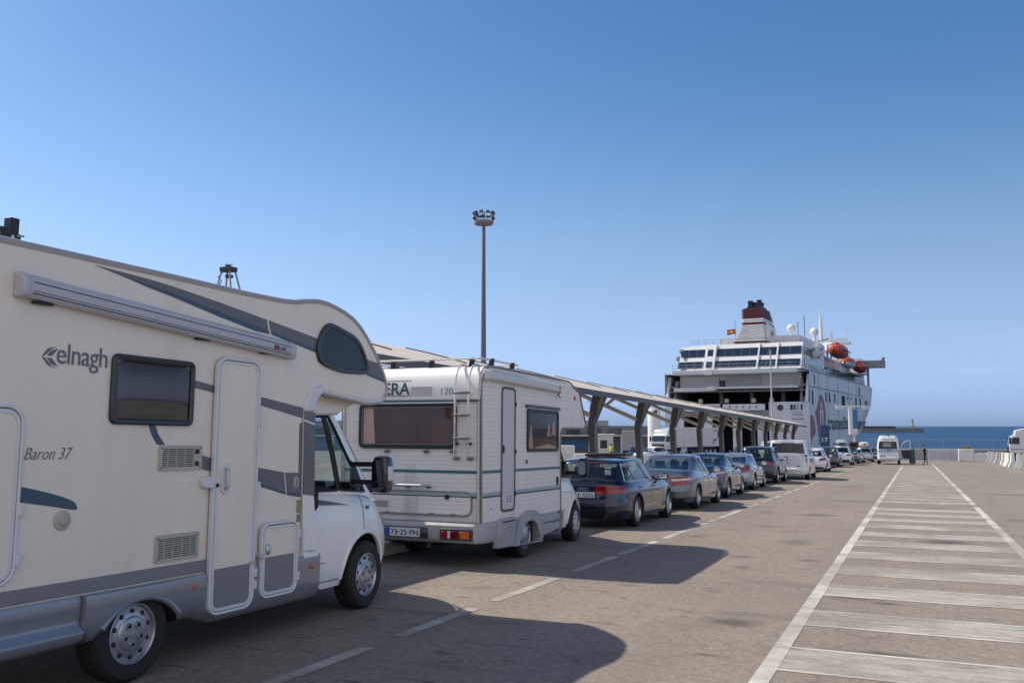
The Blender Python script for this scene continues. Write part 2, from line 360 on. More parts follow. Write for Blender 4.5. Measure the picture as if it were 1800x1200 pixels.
def paint_mat(name, cov, col, smear=True):
    m = ASPH.copy(); m.name = name
    n, l = m.node_tree.nodes, m.node_tree.links; b = n['Principled BSDF']
    old = b.inputs['Base Color'].links[0].from_socket
    tc = n.new('ShaderNodeTexCoord'); mp = n.new('ShaderNodeMapping'); mp.inputs['Scale'].default_value = (.55, 2.4, 1); l.new(tc.outputs['Object'], mp.inputs[0])
    t = n.new('ShaderNodeTexNoise'); t.inputs['Scale'].default_value = 3.2; t.inputs['Detail'].default_value = 10; t.inputs['Roughness'].default_value = .8; l.new(mp.outputs[0], t.inputs['Vector'])
    t2 = n.new('ShaderNodeTexNoise'); t2.inputs['Scale'].default_value = .8; t2.inputs['Detail'].default_value = 4; l.new(tc.outputs['Object'], t2.inputs['Vector'])
    r = n.new('ShaderNodeMapRange'); r.inputs[1].default_value = .30; r.inputs[2].default_value = .56; r.inputs[3].default_value = cov - .62; r.inputs[4].default_value = cov; l.new(t.outputs[0], r.inputs[0])
    r2 = n.new('ShaderNodeMapRange'); r2.inputs[1].default_value = .40; r2.inputs[2].default_value = .58; r2.inputs[3].default_value = .38; r2.inputs[4].default_value = 1; l.new(t2.outputs[0], r2.inputs[0])
    mu = n.new('ShaderNodeMath'); mu.operation = 'MULTIPLY'; mu.use_clamp = True; l.new(r.outputs[0], mu.inputs[0]); l.new(r2.outputs[0], mu.inputs[1])
    h = n.new('ShaderNodeMix'); h.data_type = 'RGBA'; l.new(mu.outputs[0], h.inputs[0]); l.new(old, h.inputs[6]); h.inputs[7].default_value = (*col, 1)
    l.new(h.outputs[2], b.inputs['Base Color']); return m
WORN = paint_mat('worn_white_paint', .50, (.58, .555, .51))
LINE = paint_mat('white_line_paint', .88, (.62, .60, .56)); FAINT = paint_mat('faint_line_paint', .7, (.58, .565, .53))
g = MB()
def P3(x, y, dz=0): return (x, y, gz(y) + dz)
# one sheet: an apron by the queue and a longer quay to the left where the ship's stern ramp lands
xs = [-420, -16.0, -15.0, 260]; ysl = [-120, 126.5, 171]
g.add([P3(-420,-120), P3(-15,-120), P3(260,-120), P3(260,126.5), P3(-15,126.5), P3(-15,171), P3(-420,171)], [(0,1,4,5,6), (1,2,3,4)])
g.add([P3(-15,126.5), P3(260,126.5), (260,126.5,-9), (-15,126.5,-9), P3(-15,171), (-15,171,-9), P3(-420,171), (-420,171,-9)], [(0,1,2,3), (0,3,5,4), (4,5,7,6)])
tag(g.build('ground', ASPH, sharp=20), kind='structure')
def quad_strip(mb, x0, x1, y0, y1, dz=.004, sl=0.0, sr=0.0):
    mb.add([P3(x0+sl*y0, y0, dz), P3(x1+sr*y0, y0, dz), P3(x1+sr*y1, y1, dz), P3(x0+sl*y1, y1, dz)], [(0,1,2,3)])
b1, b2, b3 = MB(), MB(), MB()
SL, SR = .0025, .001
y = 1.65; k = 0
while y < 88:
    ht = .95 + random.uniform(-.05, .05)
    if k != 14:
        quad_strip(b1, -1.06, 1.5, y, y + ht, .002, SL, SR)
        if y < 40:
            quad_strip(b2, -1.06, 1.5, y, y + .06, .004, SL, SR); quad_strip(b2, -1.06, 1.5, y + ht - .06, y + ht, .004, SL, SR)
    y += 1.96 if y < 28 else 1.75; k += 1
for (a, bb) in ((-2, 29.6), (29.62, 88)):
    quad_strip(b2, -1.20, -1.06, a, bb, .004, SL, SL)
for (a, bb) in ((-2, 29.9), (30.7, 100)):
    quad_strip(b2, 1.5, 1.65, a, bb, .004, SR, SR)
tag(b1.build('hatched_marking', WORN), kind='structure')
y = -3.0
DASH = [(-2, -.4), (1.0, 2.9), (3.4, 4.9), (5.1, 6.85), (7.3, 8.9), (9.35, 11.35), (11.95, 13.9), (14.15, 16.4), (16.9, 18.6), (18.66, 21.65), (22.2, 25.1), (26.1, 28.1), (28.9, 31), (31.3, 33.2)]
y = 34
while y < 82: DASH.append((y, y + 2.1)); y += 2.75
for i, (a, bb) in enumerate(DASH):
    b3.add([P3(-4.41 + .002*a, a, .004), P3(-4.28 + .002*a, a + .05, .004), P3(-4.28 + .002*bb, bb, .004), P3(-4.42 + .002*bb, bb - .05, .004)], [(0,1,2,3)])
tag(b2.build('road_lines', LINE), kind='structure'); tag(b3.build('lane_line', FAINT), kind='structure')
# kerbed platform under the canopy
k = MB(); k.prism([(-11.2, 0), (-7.55, 0), (-7.55, .12), (-7.62, .14), (-11.13, .14), (-11.2, .12)], 'y', 9, 94)
for i, v in enumerate(k.v): k.v[i] = (v[0], v[1], v[2] + gz(v[1]))
tag(k.build('kerbed_platform', CONC, sharp=30), kind='structure')
def sea_mat():
    m = bpy.data.materials.new('sea_water'); m.use_nodes = True
    n, l = m.node_tree.nodes, m.node_tree.links; b = n['Principled BSDF']
    b.inputs['Base Color'].default_value = (.004, .05, .135, 1); b.inputs['Roughness'].default_value = .32; b.inputs['IOR'].default_value = 1.33; b.inputs['Specular IOR Level'].default_value = .16
    tc = n.new('ShaderNodeTexCoord'); mp = n.new('ShaderNodeMapping'); mp.inputs['Scale'].default_value = (.05, .16, .1); l.new(tc.outputs['Object'], mp.inputs[0])
    t = n.new('ShaderNodeTexNoise'); t.inputs['Scale'].default_value = 4; t.inputs['Detail'].default_value = 8; l.new(mp.outputs[0], t.inputs['Vector'])
    t2 = n.new('ShaderNodeTexNoise'); t2.inputs['Scale'].default_value = .09; t2.inputs['Detail'].default_value = 5; l.new(mp.outputs[0], t2.inputs['Vector'])
    r = n.new('ShaderNodeMapRange'); r.inputs[1].default_value = .3; r.inputs[2].default_value = .7; l.new(t2.outputs[0], r.inputs[0])
    h = n.new('ShaderNodeMix'); h.data_type = 'RGBA'; l.new(r.outputs[0], h.inputs[0]); h.inputs[6].default_value = (.002, .028, .085, 1); h.inputs[7].default_value = (.004, .045, .12, 1); l.new(h.outputs[2], b.inputs['Base Color'])
    bp = n.new('ShaderNodeBump'); bp.inputs['Strength'].default_value = .8; bp.inputs['Distance'].default_value = 1.0; l.new(t.outputs[0], bp.inputs['Height']); l.new(bp.outputs[0], b.inputs['Normal'])
    return m
s = MB(); rings = [0, 300, 1200, 5000, 20000, 45000]
s.grid([[(r*math.cos(2*math.pi*j/48), 100 + r*math.sin(2*math.pi*j/48), -5) for j in range(48)] for r in [1] + rings[1:]], closed=True)
tag(s.build('sea', sea_mat()), kind='structure')
# ------------------------------------------------------------------ vehicle shells
def sg(v): return -1.0 if v < 0 else 1.0
class Shell:
    """walls lofted through superellipse outlines; t runs up the wall, a runs round it (0 right, 90 front, 180 left, -90 rear)"""
    def __init__(s, r, f, w, z, yc, nr=5, nf=3.2): s.r, s.f, s.w, s.z, s.yc, s.nr, s.nf = r, f, w, z, yc, nr, nf
    def pt(s, a, t):
        c, q = math.cos(a), math.sin(a); fr = q > 0; n = s.nf if fr else s.nr
        l = s.f(t) - s.yc if fr else s.yc - s.r(t)
        x = s.w(t) * sg(c) * abs(c) ** (2/n); y = s.yc + l * sg(q) * abs(q) ** (2/n)
        return Vector((x, y, s.z(t, y, x)))
    def nrm(s, a, t):
        e = 1e-3; t0 = min(max(t, e), 1 - e)
        u = s.pt(a + e, t0) - s.pt(a - e, t0); v = s.pt(a, t0 + e) - s.pt(a, t0 - e)
        n = u.cross(v); return n.normalized() if n.length > 1e-12 else Vector((0, 0, 1))
    def aR(s, x, t): c = min(1, abs(x) / s.w(t)) ** (s.nr/2); return -math.acos(c) if x >= 0 else -math.pi + math.acos(c)
    def aF(s, x, t): c = min(1, abs(x) / s.w(t)) ** (s.nf/2); return math.acos(c) if x >= 0 else math.pi - math.acos(c)
    def aS(s, y, t, right=True):
        if y < s.yc: q = -min(1, (s.yc - y) / (s.yc - s.r(t))) ** (s.nr/2)
        else: q = min(1, (y - s.yc) / (s.f(t) - s.yc)) ** (s.nf/2)
        a = math.asin(q); return a if right else math.pi - a
    def patch(s, mb, A0, B0, A1, B1, t0, t1, nu=6, nv=6, off=.004, mi=0, thick=0):
        rows = []
        for j in range(nv + 1):
            k = j / nv; t = t0 + (t1 - t0) * k; a0, a1 = A0 + (A1 - A0) * k, B0 + (B1 - B0) * k
            rows.append([tuple(s.pt(a0 + (a1-a0)*i/nu, t) + s.nrm(a0 + (a1-a0)*i/nu, t) * off) for i in range(nu + 1)])
        mb.grid(rows, mi)
        return rows
    def angles(s, n=112, t=.5):
        N = 3000; P = [s.pt(-math.pi/2 + 2*math.pi*i/N, t) for i in range(N + 1)]; L = [0]
        for i in range(N): L.append(L[-1] + math.hypot(P[i+1].x - P[i].x, P[i+1].y - P[i].y))
        out, j = [], 0
        half = n // 2
        for i in range(half + 1):          # right half, mirrored so that both sides match
            w = L[N//2] * i / half
            while L[j] < w - 1e-9 and j < N: j += 1
            out.append(-math.pi/2 + 2*math.pi*j/N)
        out[-1] = math.pi/2
        return out                          # from rear centre to front centre on the right
WHEELC = {}
def wheel(parent, x, y, r, wid, style, side=1, steer=0):
    """tyre with its rim; side=+1 shows its face to +x"""
    key = (style, round(r, 3), round(wid, 3))
    if key not in WHEELC:
        h = wid / 2; rr = r * (.66 if style in ('alloy', 'spoke') else .62)
        t = MB(); t.lathe([(rr, -h*.7), (rr*1.03, -h*.92), (r*.9, -h), (r*.965, -h*.86), (r, -h*.6), (r, -h*.3), (r-.006, -h*.28), (r-.006, -h*.22), (r, -h*.2), (r, h*.2), (r-.006, h*.22), (r-.006, h*.28), (r, h*.3), (r, h*.6), (r*.965, h*.86), (r*.9, h), (rr*1.03, h*.92), (rr, h*.7), (rr, -h*.7)], 'x', n=40)
        to = t.build('wheel', RUB); tm = to.data; bpy.data.objects.remove(to)
        m = MB()
        m.lathe([(rr*1.0, h*.72), (rr*1.02, h*.93), (rr*.99, h*.95), (rr*.93, h*.78), (rr*.9, -h*.6)], 'x', n=40)
        m.lathe([(rr*.9, -h*.05), (.001, -h*.02)], 'x', n=24, mi=1)
        if style == 'steel':          # pressed steel wheel with hand holes, raised centre, wheel nuts
            m.lathe([(rr*.92, h*.52), (rr*.84, h*.66), (rr*.7, h*.78), (rr*.6, h*.8), (rr*.57, h*.86), (rr*.52, h*.9), (rr*.16, h*.9), (rr*.15, h*.97), (.001, h*.99)], 'x', n=40)
            for i in range(10):
                a = 2*math.pi*(i+.5)/10; c = (h*.725, rr*.77*math.cos(a), rr*.77*math.sin(a)); m.sph(c, (.012, .02, .02), 10, 6, 1)
            for i in range(5):
                a = 2*math.pi*i/5 + .3; m.lathe([(.026, 0), (.026, .012), (.017, .012), (.016, .004)], 'x', (h*.9, rr*.35*math.cos(a), rr*.35*math.sin(a)), 12)
                m.sph((h*.9+.006, rr*.35*math.cos(a), rr*.35*math.sin(a)), (.008, .014, .014), 8, 5, 1)
        elif style == 'cover':        # plastic wheel cover with slots
            m.lathe([(rr*.97, h*.75), (rr*.9, h*.88), (rr*.7, h*.93), (rr*.4, h*.95), (rr*.3, h*1.02), (.001, h*1.03)], 'x', n=40)
            for i in range(8):
                a = 2*math.pi*i/8; m.sph((h*.92, rr*.72*math.cos(a), rr*.72*math.sin(a)), (.01, .03, .015), 10, 6, 1, None)
        else:
            ns = 5 if style == 'alloy' else 7
            for i in range(ns):
                for dz in ((-.11, .11) if style == 'alloy' else (0,)):
                    a = 2*math.pi*i/ns + .2; u = Vector((0, math.cos(a), math.sin(a))); w = Vector((0, -math.sin(a), math.cos(a)))
                    wi, wo = rr*(.07 if dz else .13), rr*(.055 if dz else .09)
                    P = [u*rr*.12 + w*(dz*rr*.4 - wi), u*rr*.12 + w*(dz*rr*.4 + wi), u*rr*.95 + w*(dz*rr + wo), u*rr*.95 + w*(dz*rr - wo)]
                    m.add([p + Vector((h*.75 if k < 2 else h*.66, 0, 0)) for k, p in enumerate(P)] + [p + Vector((h*.35, 0, 0)) for p in P], [(0,1,2,3), (4,7,6,5), (0,4,5,1), (1,5,6,2), (2,6,7,3), (3,7,4,0)])
            m.lathe([(rr*.24, h*.4), (rr*.24, h*.78), (rr*.18, h*.84), (.001, h*.85)], 'x', n=20)
            m.lathe([(rr*.62, -.01), (rr*.62, .01), (rr*.3, .012)], 'x', n=24, mi=2)
        ro = m.build('rim', [STEEL if style in ('steel', 'cover') else ALLOY, SEAL, STEEL]); rm = ro.data; bpy.data.objects.remove(ro)
        WHEELC[key] = (tm, rm)
    tm, rm = WHEELC[key]
    o = bpy.data.objects.new('wheel', tm); C.objects.link(o); o.parent = parent; o.location = (x, y, r)
    o.rotation_euler = (random.uniform(0, 1) if side > 0 else 0, 0, (0 if side > 0 else math.pi) + R(steer))
    q = bpy.data.objects.new('rim', rm); C.objects.link(q); q.parent = o
    return o
def roof_grid(mb, ringR, crown, mi=0, M=None, n=10, mi_fn=None):
    """cap between a right-hand edge polyline (rear centre to front centre) and its mirror image"""
    rows = []
    for p in ringR:
        rows.append([(p[0]*(1 - 2*i/n), p[1], p[2] + crown(p[1]) * (1 - (1 - 2*i/n)**2) * min(1, abs(p[0]) * 4)) for i in range(n + 1)])
    base = len(mb.f); mb.grid(rows, mi)
    if mi_fn:
        for fi in range(base, len(mb.f)):
            c = [sum(mb.v[i][k] for i in mb.f[fi]) / len(mb.f[fi]) for k in range(3)]; mb.m[fi] = mi_fn(c)
def shell_mesh(sh, ts, crown, mi=0, cap_fn=None, bottom=True, n=112):
    mb = MB(); A = sh.angles(n); m = len(A)
    full = A + [math.pi - a for a in A[-2:0:-1]]
    mb.grid([[tuple(sh.pt(a, t)) for a in full] for t in ts], mi, closed=True)
    roof_grid(mb, [sh.pt(a, ts[-1]) for a in A], crown, mi, mi_fn=cap_fn)
    if bottom: roof_grid(mb, [sh.pt(a, ts[0]) for a in A], lambda y: 0, 1)
    return mb
def arch_lip(root, low, yw, zc, rad, zb, belt, s_, r, m, name='wheel_arch_lip'):
    pts = []
    for i in range(25):
        a = R(-8 + 196*i/24); y, z = yw + rad*math.cos(a), zc + rad*math.sin(a)
        if z < zb + .02: continue
        t = min(.985, max(0, (z - zb)/(belt(y) - zb))); p = low.pt(low.aS(y, t), t); pts.append((s_*(p.x - r*.35), y, z))
    k = MB(); k.tube(pts, r, 6); return k.build(name, m, root)
def car(name, label, cat, group, x, yrear, p, yaw=0):
    """x = right flank, yrear = rear bumper; p = dimensions and styling"""
    L, W, H, wb, ro, wr = p['L'], p['W'], p['H'], p['wb'], p['ro'], p.get('wr', .32)
    root = thing(name, label, cat, (x - W/2, yrear, gz(yrear)), R(yaw), group)
    P = p['paint']; w2 = W / 2
    belt = stab(p['belt']); zb = p.get('zb', .2)
    Ws = stab([(0, w2*.955), (.15, w2*.985), (.45, w2), (.72, w2*.995), (.88, w2*.97), (1, w2*.90)])
    rp = stab(p.get('rearp', [(0, .14), (.15, .04), (.42, 0), (.5, .03), (.75, .06), (.92, .10), (1, .17)]))
    fp = stab([(0, L-.10), (.25, L), (.5, L), (.75, L-.06), (1, L-.25)])
    low = Shell(rp, fp, Ws, lambda t, y, x: zb + (belt(y) - zb) * t, L*.5, p.get('nr', 5.4), p.get('nf', 4.0))
    g0, g1, f1, f0 = p['gh']            # rear base, rear roof, front roof, screen base
    wbelt = p.get('wbelt', w2*.90); wroof = p.get('wroof', w2*.70)
    roofz = stab(p['roof'])
    Wg = stab([(0, wbelt), (.3, wbelt + (wroof-wbelt)*.28), (.8, wbelt + (wroof-wbelt)*.84), (.93, wroof + .015), (1, wroof - .05)])
    gr = tab([(0, g0), (1, g1)]); gf = tab([(0, f0), (1, f1)])
    ycg = p.get('ycg', (g1 + f1) / 2)
    crl = p.get('crown', .05)
    def gz_(t, y, x):
        e = abs(x) / w2; z0 = belt(y) + crl * max(0, 1 - e*e) - .03
        return z0 + (roofz(y) - z0) * (t if t < .93 else .93 + (t-.93)*.75)
    ng = p.get('ng', 5.5)
    gh = Shell(gr, gf, Wg, gz_, ycg, ng, p.get('ngf', 4.2))
    inside = lambda c: 2 if (abs(c[0]) / (wbelt*.985)) ** ng + (abs((c[1] - (g0+f0)/2) / ((f0-g0)/2 - .03))) ** 4 < 1 else 0
    ts = [0, .04, .1, .18, .26, .34, .42, .5, .58, .66, .74, .82, .88, .93, .97, 1]
    body = shell_mesh(low, ts, lambda y: crl, 0, inside).build('body', [P, BLACK, DARKIN], root, sharp=50)
    k = MB()
    for yw in (ro, ro + wb):
        for s_ in (1, -1): k.lathe([(wr + .055, -.3), (wr + .055, .3)], 'x', (s_ * (w2 - .02), yw, wr + .01), 36)
    cut(body, k, [SEAL])
    for s_ in (1, -1):
        for yw in (ro, ro + wb): arch_lip(root, low, yw, wr + .01, wr + .055, zb, belt, s_, .012, P)
    # greenhouse: painted pillars and rails, with glass between them
    t0, t1 = p.get('tw', (.07, .82)); q = MB()
    xr = p.get('xr', .80); xf = .87
    for right in (1, -1):
        m_ = (lambda a: a) if right > 0 else (lambda a: math.pi - a)
        pil = [(y0, y1) for (y0, y1, y2, y3) in p['wins'] for y0, y1 in ((y0, y1), (y2, y3))]
        edges0 = [gh.aR(xr * Wg(t0), t0)] + [gh.aS(a, t0) for a, b in pil] + [gh.aF(xf * Wg(t0), t0)]
        edges1 = [gh.aR(xr * Wg(t1), t1)] + [gh.aS(b, t1) for a, b in pil] + [gh.aF(xf * Wg(t1), t1)]
        for i in range(0, len(edges0), 2):
            inner = 0 < i < len(edges0) - 2
            gh.patch(q, m_(edges0[i]), m_(edges0[i+1]), m_(edges1[i]), m_(edges1[i+1]), t0, t1, 8, 6, 0, 1 if inner and p.get('blackB', True) else 0)
        for i in range(1, len(edges0) - 1, 2):
            wmb = MB(); gh.patch(wmb, m_(edges0[i]), m_(edges0[i+1]), m_(edges1[i]), m_(edges1[i+1]), t0, t1, 10, 6, -.006)
            if not (p.get('open') == i // 2 and right > 0): wmb.build('window', p.get('glass', CGLASS), root)
            if p.get('trim') and right > 0:
                tr = MB(); tr.tube([gh.pt(m_(edges0[i] + (edges0[i+1]-edges0[i])*j/8), t0) + Vector((.006*right, 0, 0)) for j in range(9)], .008, 5)
                tr.build('window_trim', p['trim'], root)
    if p.get('trim'):
        for right in (1, -1):
            m_ = (lambda a: a) if right > 0 else (lambda a: math.pi - a); ya, yb = p['wins'][0][1], p['wins'][-1][3]
            tp = [gh.pt(m_(gh.aS(p['wins'][0][0] + (ya - p['wins'][0][0])*i/6, t0 + (t1-t0)*i/6)), t0 + (t1-t0)*i/6) for i in range(6)] + [gh.pt(m_(gh.aS(ya + (yb-ya)*i/10, t1)), t1) for i in range(11)]
            tr = MB(); tr.tube([q_ + Vector((.005*right, 0, 0)) for q_ in tp], .010, 5); tr.build('window_trim', p['trim'], root)
    A = gh.angles(96); full = A + [math.pi - a for a in A[-2:0:-1]]
    for tt in ([0, t0], [t1, t1 + (1-t1)*.4, .93, .97, 1]):
        q.grid([[tuple(gh.pt(a, t)) for a in full] for t in tt], 0, closed=True)
    roof_grid(q, [gh.pt(a, 1) for a in A], lambda y: .035)
    q.build('roof', [P, BLACK], root, sharp=50)
    for nm, fn, xx in (('rear_window', gh.aR, xr), ('windscreen', gh.aF, xf)):
        a0, a1 = fn(-xx * Wg(t0), t0), fn(xx * Wg(t0), t0); b0, b1 = fn(-xx * Wg(t1), t1), fn(xx * Wg(t1), t1)
        wmb = MB(); gh.patch(wmb, a0, a1, b0, b1, t0, t1, 14, 6, -.006); wmb.build(nm, p.get('rglass', CGLASS) if nm == 'rear_window' else CGLASS, root)
    # seats that show through the glass
    if p.get('seats', True):
        zs = belt(L*.5)
        for y_, n_ in ((g1 + .55, 3), (f1 - .75, 2)):
            for i in range(n_):
                s_ = MB(); xx = (i - (n_-1)/2) * (wbelt*.95 / n_ * 1.6 if n_ == 3 else wbelt*.95)
                s_.cbox((xx, y_, zs - .06), (.44, .12, .36)); s_.cbox((xx, y_ - .03, zs + .22), (.25, .1, .17)); s_.tube([(xx, y_ - .02, zs+.1), (xx, y_ - .03, zs + .15)], .02, 6)
                s_.build('seat', SEATM, root, bevel=.04)
        dsh = MB(); dsh.cbox((0, f0 - .35, zs + .02), (wbelt*1.7, .3, .1)); st = [(-.36 + .17*math.cos(a*.5236), f0 - .62, zs + .06 + .17*math.sin(a*.5236)) for a in range(12)]; dsh.tube(st, .014, 6, 0, True); dsh.build('dashboard', DARKIN, root)
    # lamps, handles, mirrors, trim
    for s_ in (1, -1):
        m_ = (lambda a: a) if s_ > 0 else (lambda a: math.pi - a)
        lx, ly, lt0, lt1, lslant = p['lamp']
        lm = MB(); la0, la1 = low.aR(lx + lslant, lt0), low.aR(lx, lt1); lb0, lb1 = low.aS(ly, lt0), low.aS(ly - p.get('lback', .0), lt1)
        low.patch(lm, m_(la0), m_(lb0), m_(la1), m_(lb1), lt0, lt1, 14, 6, .012)
        lo = lm.build('tail_lamp', REDL, root)
        ll = MB(); tm = lt0 + (lt1-lt0)*.62; low.patch(ll, m_(la0 + (la1-la0)*.5 + .03), m_(lb0 - .06), m_(la0 + (la1-la0)*.7 + .03), m_(lb1 - .06), tm - .02, tm + .04, 10, 2, .017)
        ll.build('lamp_band', p.get('band', CLEARL), lo)
        for j, yh in enumerate(p.get('handles', [])):
            hb = MB(); zt = p.get('ht', .84); c = low.pt(m_(low.aS(yh, zt)), zt)
            hb.tube([c + Vector((s_*.01, -.1, 0)), c + Vector((s_*.035, -.06, .004)), c + Vector((s_*.035, .06, .004)), c + Vector((s_*.01, .1, 0))], .013, 6); hb.build('door_handle', p.get('hmat', P), root)
        ym = p.get('mirror', f0 - .38); mz = belt(ym) + .09
        xm = low.pt(low.aS(ym, .97), .97).x
        mm = MB(); mm.sph((s_*(xm + .16), ym + .02, mz), (.115, .085, .085), 14, 8, 0); mm.tube([(s_*(xm - .06), ym + .05, mz - .07), (s_*(xm + .08), ym + .04, mz - .06)], .028, 8, 1)
        mo = mm.build('side_mirror', [p.get('mmat', P), BLACK], root)
        mg = MB(); mg.prism(rrect(s_*(xm+.16)-.085, s_*(xm+.16)+.085, mz-.055, mz+.055, .03), 'y', ym - .078, ym - .068); mg.build('mirror_glass', CHROME, mo)
        # door shut lines and sill trim
        dl = MB()
        for yd, yt in p.get('doors', []):
            low.patch(dl, m_(low.aS(yd - .006, .12)), m_(low.aS(yd + .006, .12)), m_(low.aS(yt - .006, .99)), m_(low.aS(yt + .006, .99)), .14, .99, 1, 14, .002)
        if dl.f: dl.build('door_gap', SEAL, root)
        if p.get('sill'):
            sl = MB(); low.patch(sl, m_(low.aS(ro + wr + .1, .1)), m_(low.aS(ro + wb - wr - .1, .1)), m_(low.aS(ro + wr + .1, .15)), m_(low.aS(ro + wb - wr - .1, .15)), .13, .165, 12, 1, .012); sl.build('sill_trim', p['sill'], root)
        hl = MB(); low.patch(hl, m_(low.aF(w2*.45, .68)), m_(low.aS(L - .62, .70)), m_(low.aF(w2*.5, .82)), m_(low.aS(L - .7, .84)), .70, .84, 8, 4, .012); hl.build('headlamp', CLEARL, root)
    for s_ in (1, -1):
        for yw in (ro, ro + wb): wheel(root, s_ * (w2 - .135), yw, wr, .225, p.get('wheel', 'alloy'), s_)
    bl = MB()
    if p.get('lip', True): low.patch(bl, low.aR(-w2*.8, .1), low.aR(w2*.8, .1), low.aR(-w2*.75, .2), low.aR(w2*.75, .2), .02, p.get('lipt', .17), 20, 3, .006)
    if bl.f: bl.build('bumper_valance', BLACK, root)
    pt_ = p.get('plate_t', .62); cz = low.pt(-math.pi/2, pt_); plw = .26
    pr = MB(); low.patch(pr, low.aR(-.36, pt_-.09), low.aR(.36, pt_-.09), low.aR(-.40, pt_+.11), low.aR(.40, pt_+.11), pt_-.09, pt_+.11, 10, 3, .003); pr.build('plate_recess', p.get('recess', P), root)
    pb = MB(); pb.box(-plw, plw, cz.y - .018, cz.y - .004, cz.z - .055, cz.z + .055); po = pb.build('number_plate', PLATE, root)
    if p.get('plate'):
        text(p['plate'], .075, frameM((plw - .03 - .085*len(p['plate']), cz.y - .0195, cz.z - .0375), (1,0,0), (0,0,1)), INK, po, 'plate_lettering', width=.085*len(p['plate']))
    gap = MB()
    tl = p.get('lid', (.36, .95)); xx = w2*.66
    for s_ in (1, -1):
        low.patch(gap, low.aR(s_*xx, tl[0]) - .004, low.aR(s_*xx, tl[0]) + .004, low.aR(s_*(xx + .03), tl[1]) - .004, low.aR(s_*(xx+.03), tl[1]) + .004, tl[0], tl[1], 1, 10, .002)
    low.patch(gap, low.aR(-xx, tl[0]), low.aR(xx, tl[0]), low.aR(-xx, tl[0]), low.aR(xx, tl[0]), tl[0], tl[0] + .012, 14, 1, .002)
    gap.build('boot_gap', SEAL, root)
    if p.get('exhaust'):
        for s_ in (1, -1):
            e = MB(); e.lathe([(.042, 0), (.045, .1), (.036, .1), (.034, .02)], 'y', (s_*w2*.55, .02, zb + .04), 14); e.build('exhaust_pipe', CHROME, root)
    if p.get('fin'):
        f_ = MB(); yy = g1 + .22; zf = roofz(yy) + .01; f_.add([(-.02, yy - .06, zf), (.02, yy - .06, zf), (.02, yy + .1, zf), (-.02, yy + .1, zf), (-.006, yy - .07, zf + .08), (.006, yy - .07, zf + .08)], [(0,1,2,3), (0,4,5,1), (1,5,2), (0,3,4), (3,2,5,4)]); f_.build('roof_aerial', P, root)
    if p.get('wiper'):
        wz = MB(); a = gh.pt(-math.pi/2, t0 + .02); wz.tube([a + Vector((0, -.02, .01)), gh.pt(gh.aR(.42, t0 + .08), t0 + .05) + Vector((0, -.03, .01))], .012, 6); wz.build('rear_wiper', BLACK, root)
    if p.get('brake'):
        bb = MB(); gh.patch(bb, gh.aR(-.32, t1 + .02), gh.aR(.32, t1 + .02), gh.aR(-.32, t1 + .05), gh.aR(.32, t1 + .05), t1 + .015, t1 + .06, 8, 1, .01); bb.build('brake_light', REDD, root)
    return root, low, gh
# ------------------------------------------------------------------ the two motorhomes
CREAM = mat('cream_gelcoat', (.80, .735, .645), .34, noise=.05, nscale=5, spec=.5, coat=.25, stretch=(1,1,.12), dirt=((.72, .655, .56), 3.0, .60), bump=.06, bscale=1.6)
WHITEV = mat('white_cab_paint', (.84, .835, .825), .28, coat=.6, noise=.04, nscale=2)
SKIRT = mat('silver_grey_skirt', (.25, .27, .31), .3, .35, coat=.5, noise=.07, nscale=2)
BANDG = mat('grey_band', (.20, .205, .225), .4)
STRG = mat('stripe_grey', (.135, .135, .15), .4)
STRB = mat('stripe_blue_grey', (.045, .085, .14), .4)
LETG = mat('lettering_grey', (.14, .145, .17), .4)
AWN = mat('awning_case_paint', (.47, .48, .54), .38, noise=.04, nscale=4)
VENT = mat('vent_plastic', (.45, .43, .38), .5, noise=.06)
FRAMEW = mat('white_door_frame', (.66, .67, .70), .35)
PANE = glass('dark_acrylic', (.30, .29, .30), .9)
def rr_pane(parent, name, x, y0, y1, z0, z1, r, bulge=.02, m=PANE, s_=1):
    """bulged acrylic pane lying on a side wall"""
    mb = MB(); n, k = 14, 8; rows = []
    for j in range(k + 1):
        v = -1 + 2*j/k; row = []
        for i in range(n + 1):
            u = -1 + 2*i/n
            e = (abs(u)**8 + abs(v)**8) ** (1/8) if u or v else 1; q = max(abs(u), abs(v)) / e if e else 1
            b = max(0, 1 - abs(u)**4) * max(0, 1 - abs(v)**4)
            row.append((x + s_*bulge*b, (y0+y1)/2 + u*q*(y1-y0)/2, (z0+z1)/2 + v*q*(z1-z0)/2))
        rows.append(row)
    mb.grid(rows); return mb.build(name, m, parent)
def side_door(parent, name, x, y0, y1, z0, z1, r, frame, pm, low=None, lowm=None, w=.028, lab=None):
    """door leaf with a two part aluminium frame, a black seal line between them"""
    pol = rrect(y0, y1, z0, z1, r); a = inset(pol, w*.8); b = inset(pol, w*1.05); c = inset(pol, w*1.9)
    fr = MB(); fr.ring(pol, a, 'x', x - .02, x + .022); d = fr.build('door_frame' if name == 'door' else 'hatch_frame', frame, parent, bevel=.006)
    s_ = MB(); s_.ring(a, b, 'x', x - .02, x + .004); s_.build('rubber_seal', SEAL, d)
    leaf = MB(); leaf.prism(c, 'x', x - .02, x + .009); leaf.ring(b, c, 'x', x - .02, x + .016, 1)
    lf = leaf.build(name, [pm, frame], parent)
    if low:
        p2 = [p for p in inset(c, .001)]; zc = low; q = []
        q = [(yy, min(zz, zc)) for yy, zz in p2]
        lw = MB(); lw.prism(q, 'x', x + .0088, x + .0115); lw.build('lower_panel', lowm, lf)
    if lab: lf['label'] = lab
    return lf, d
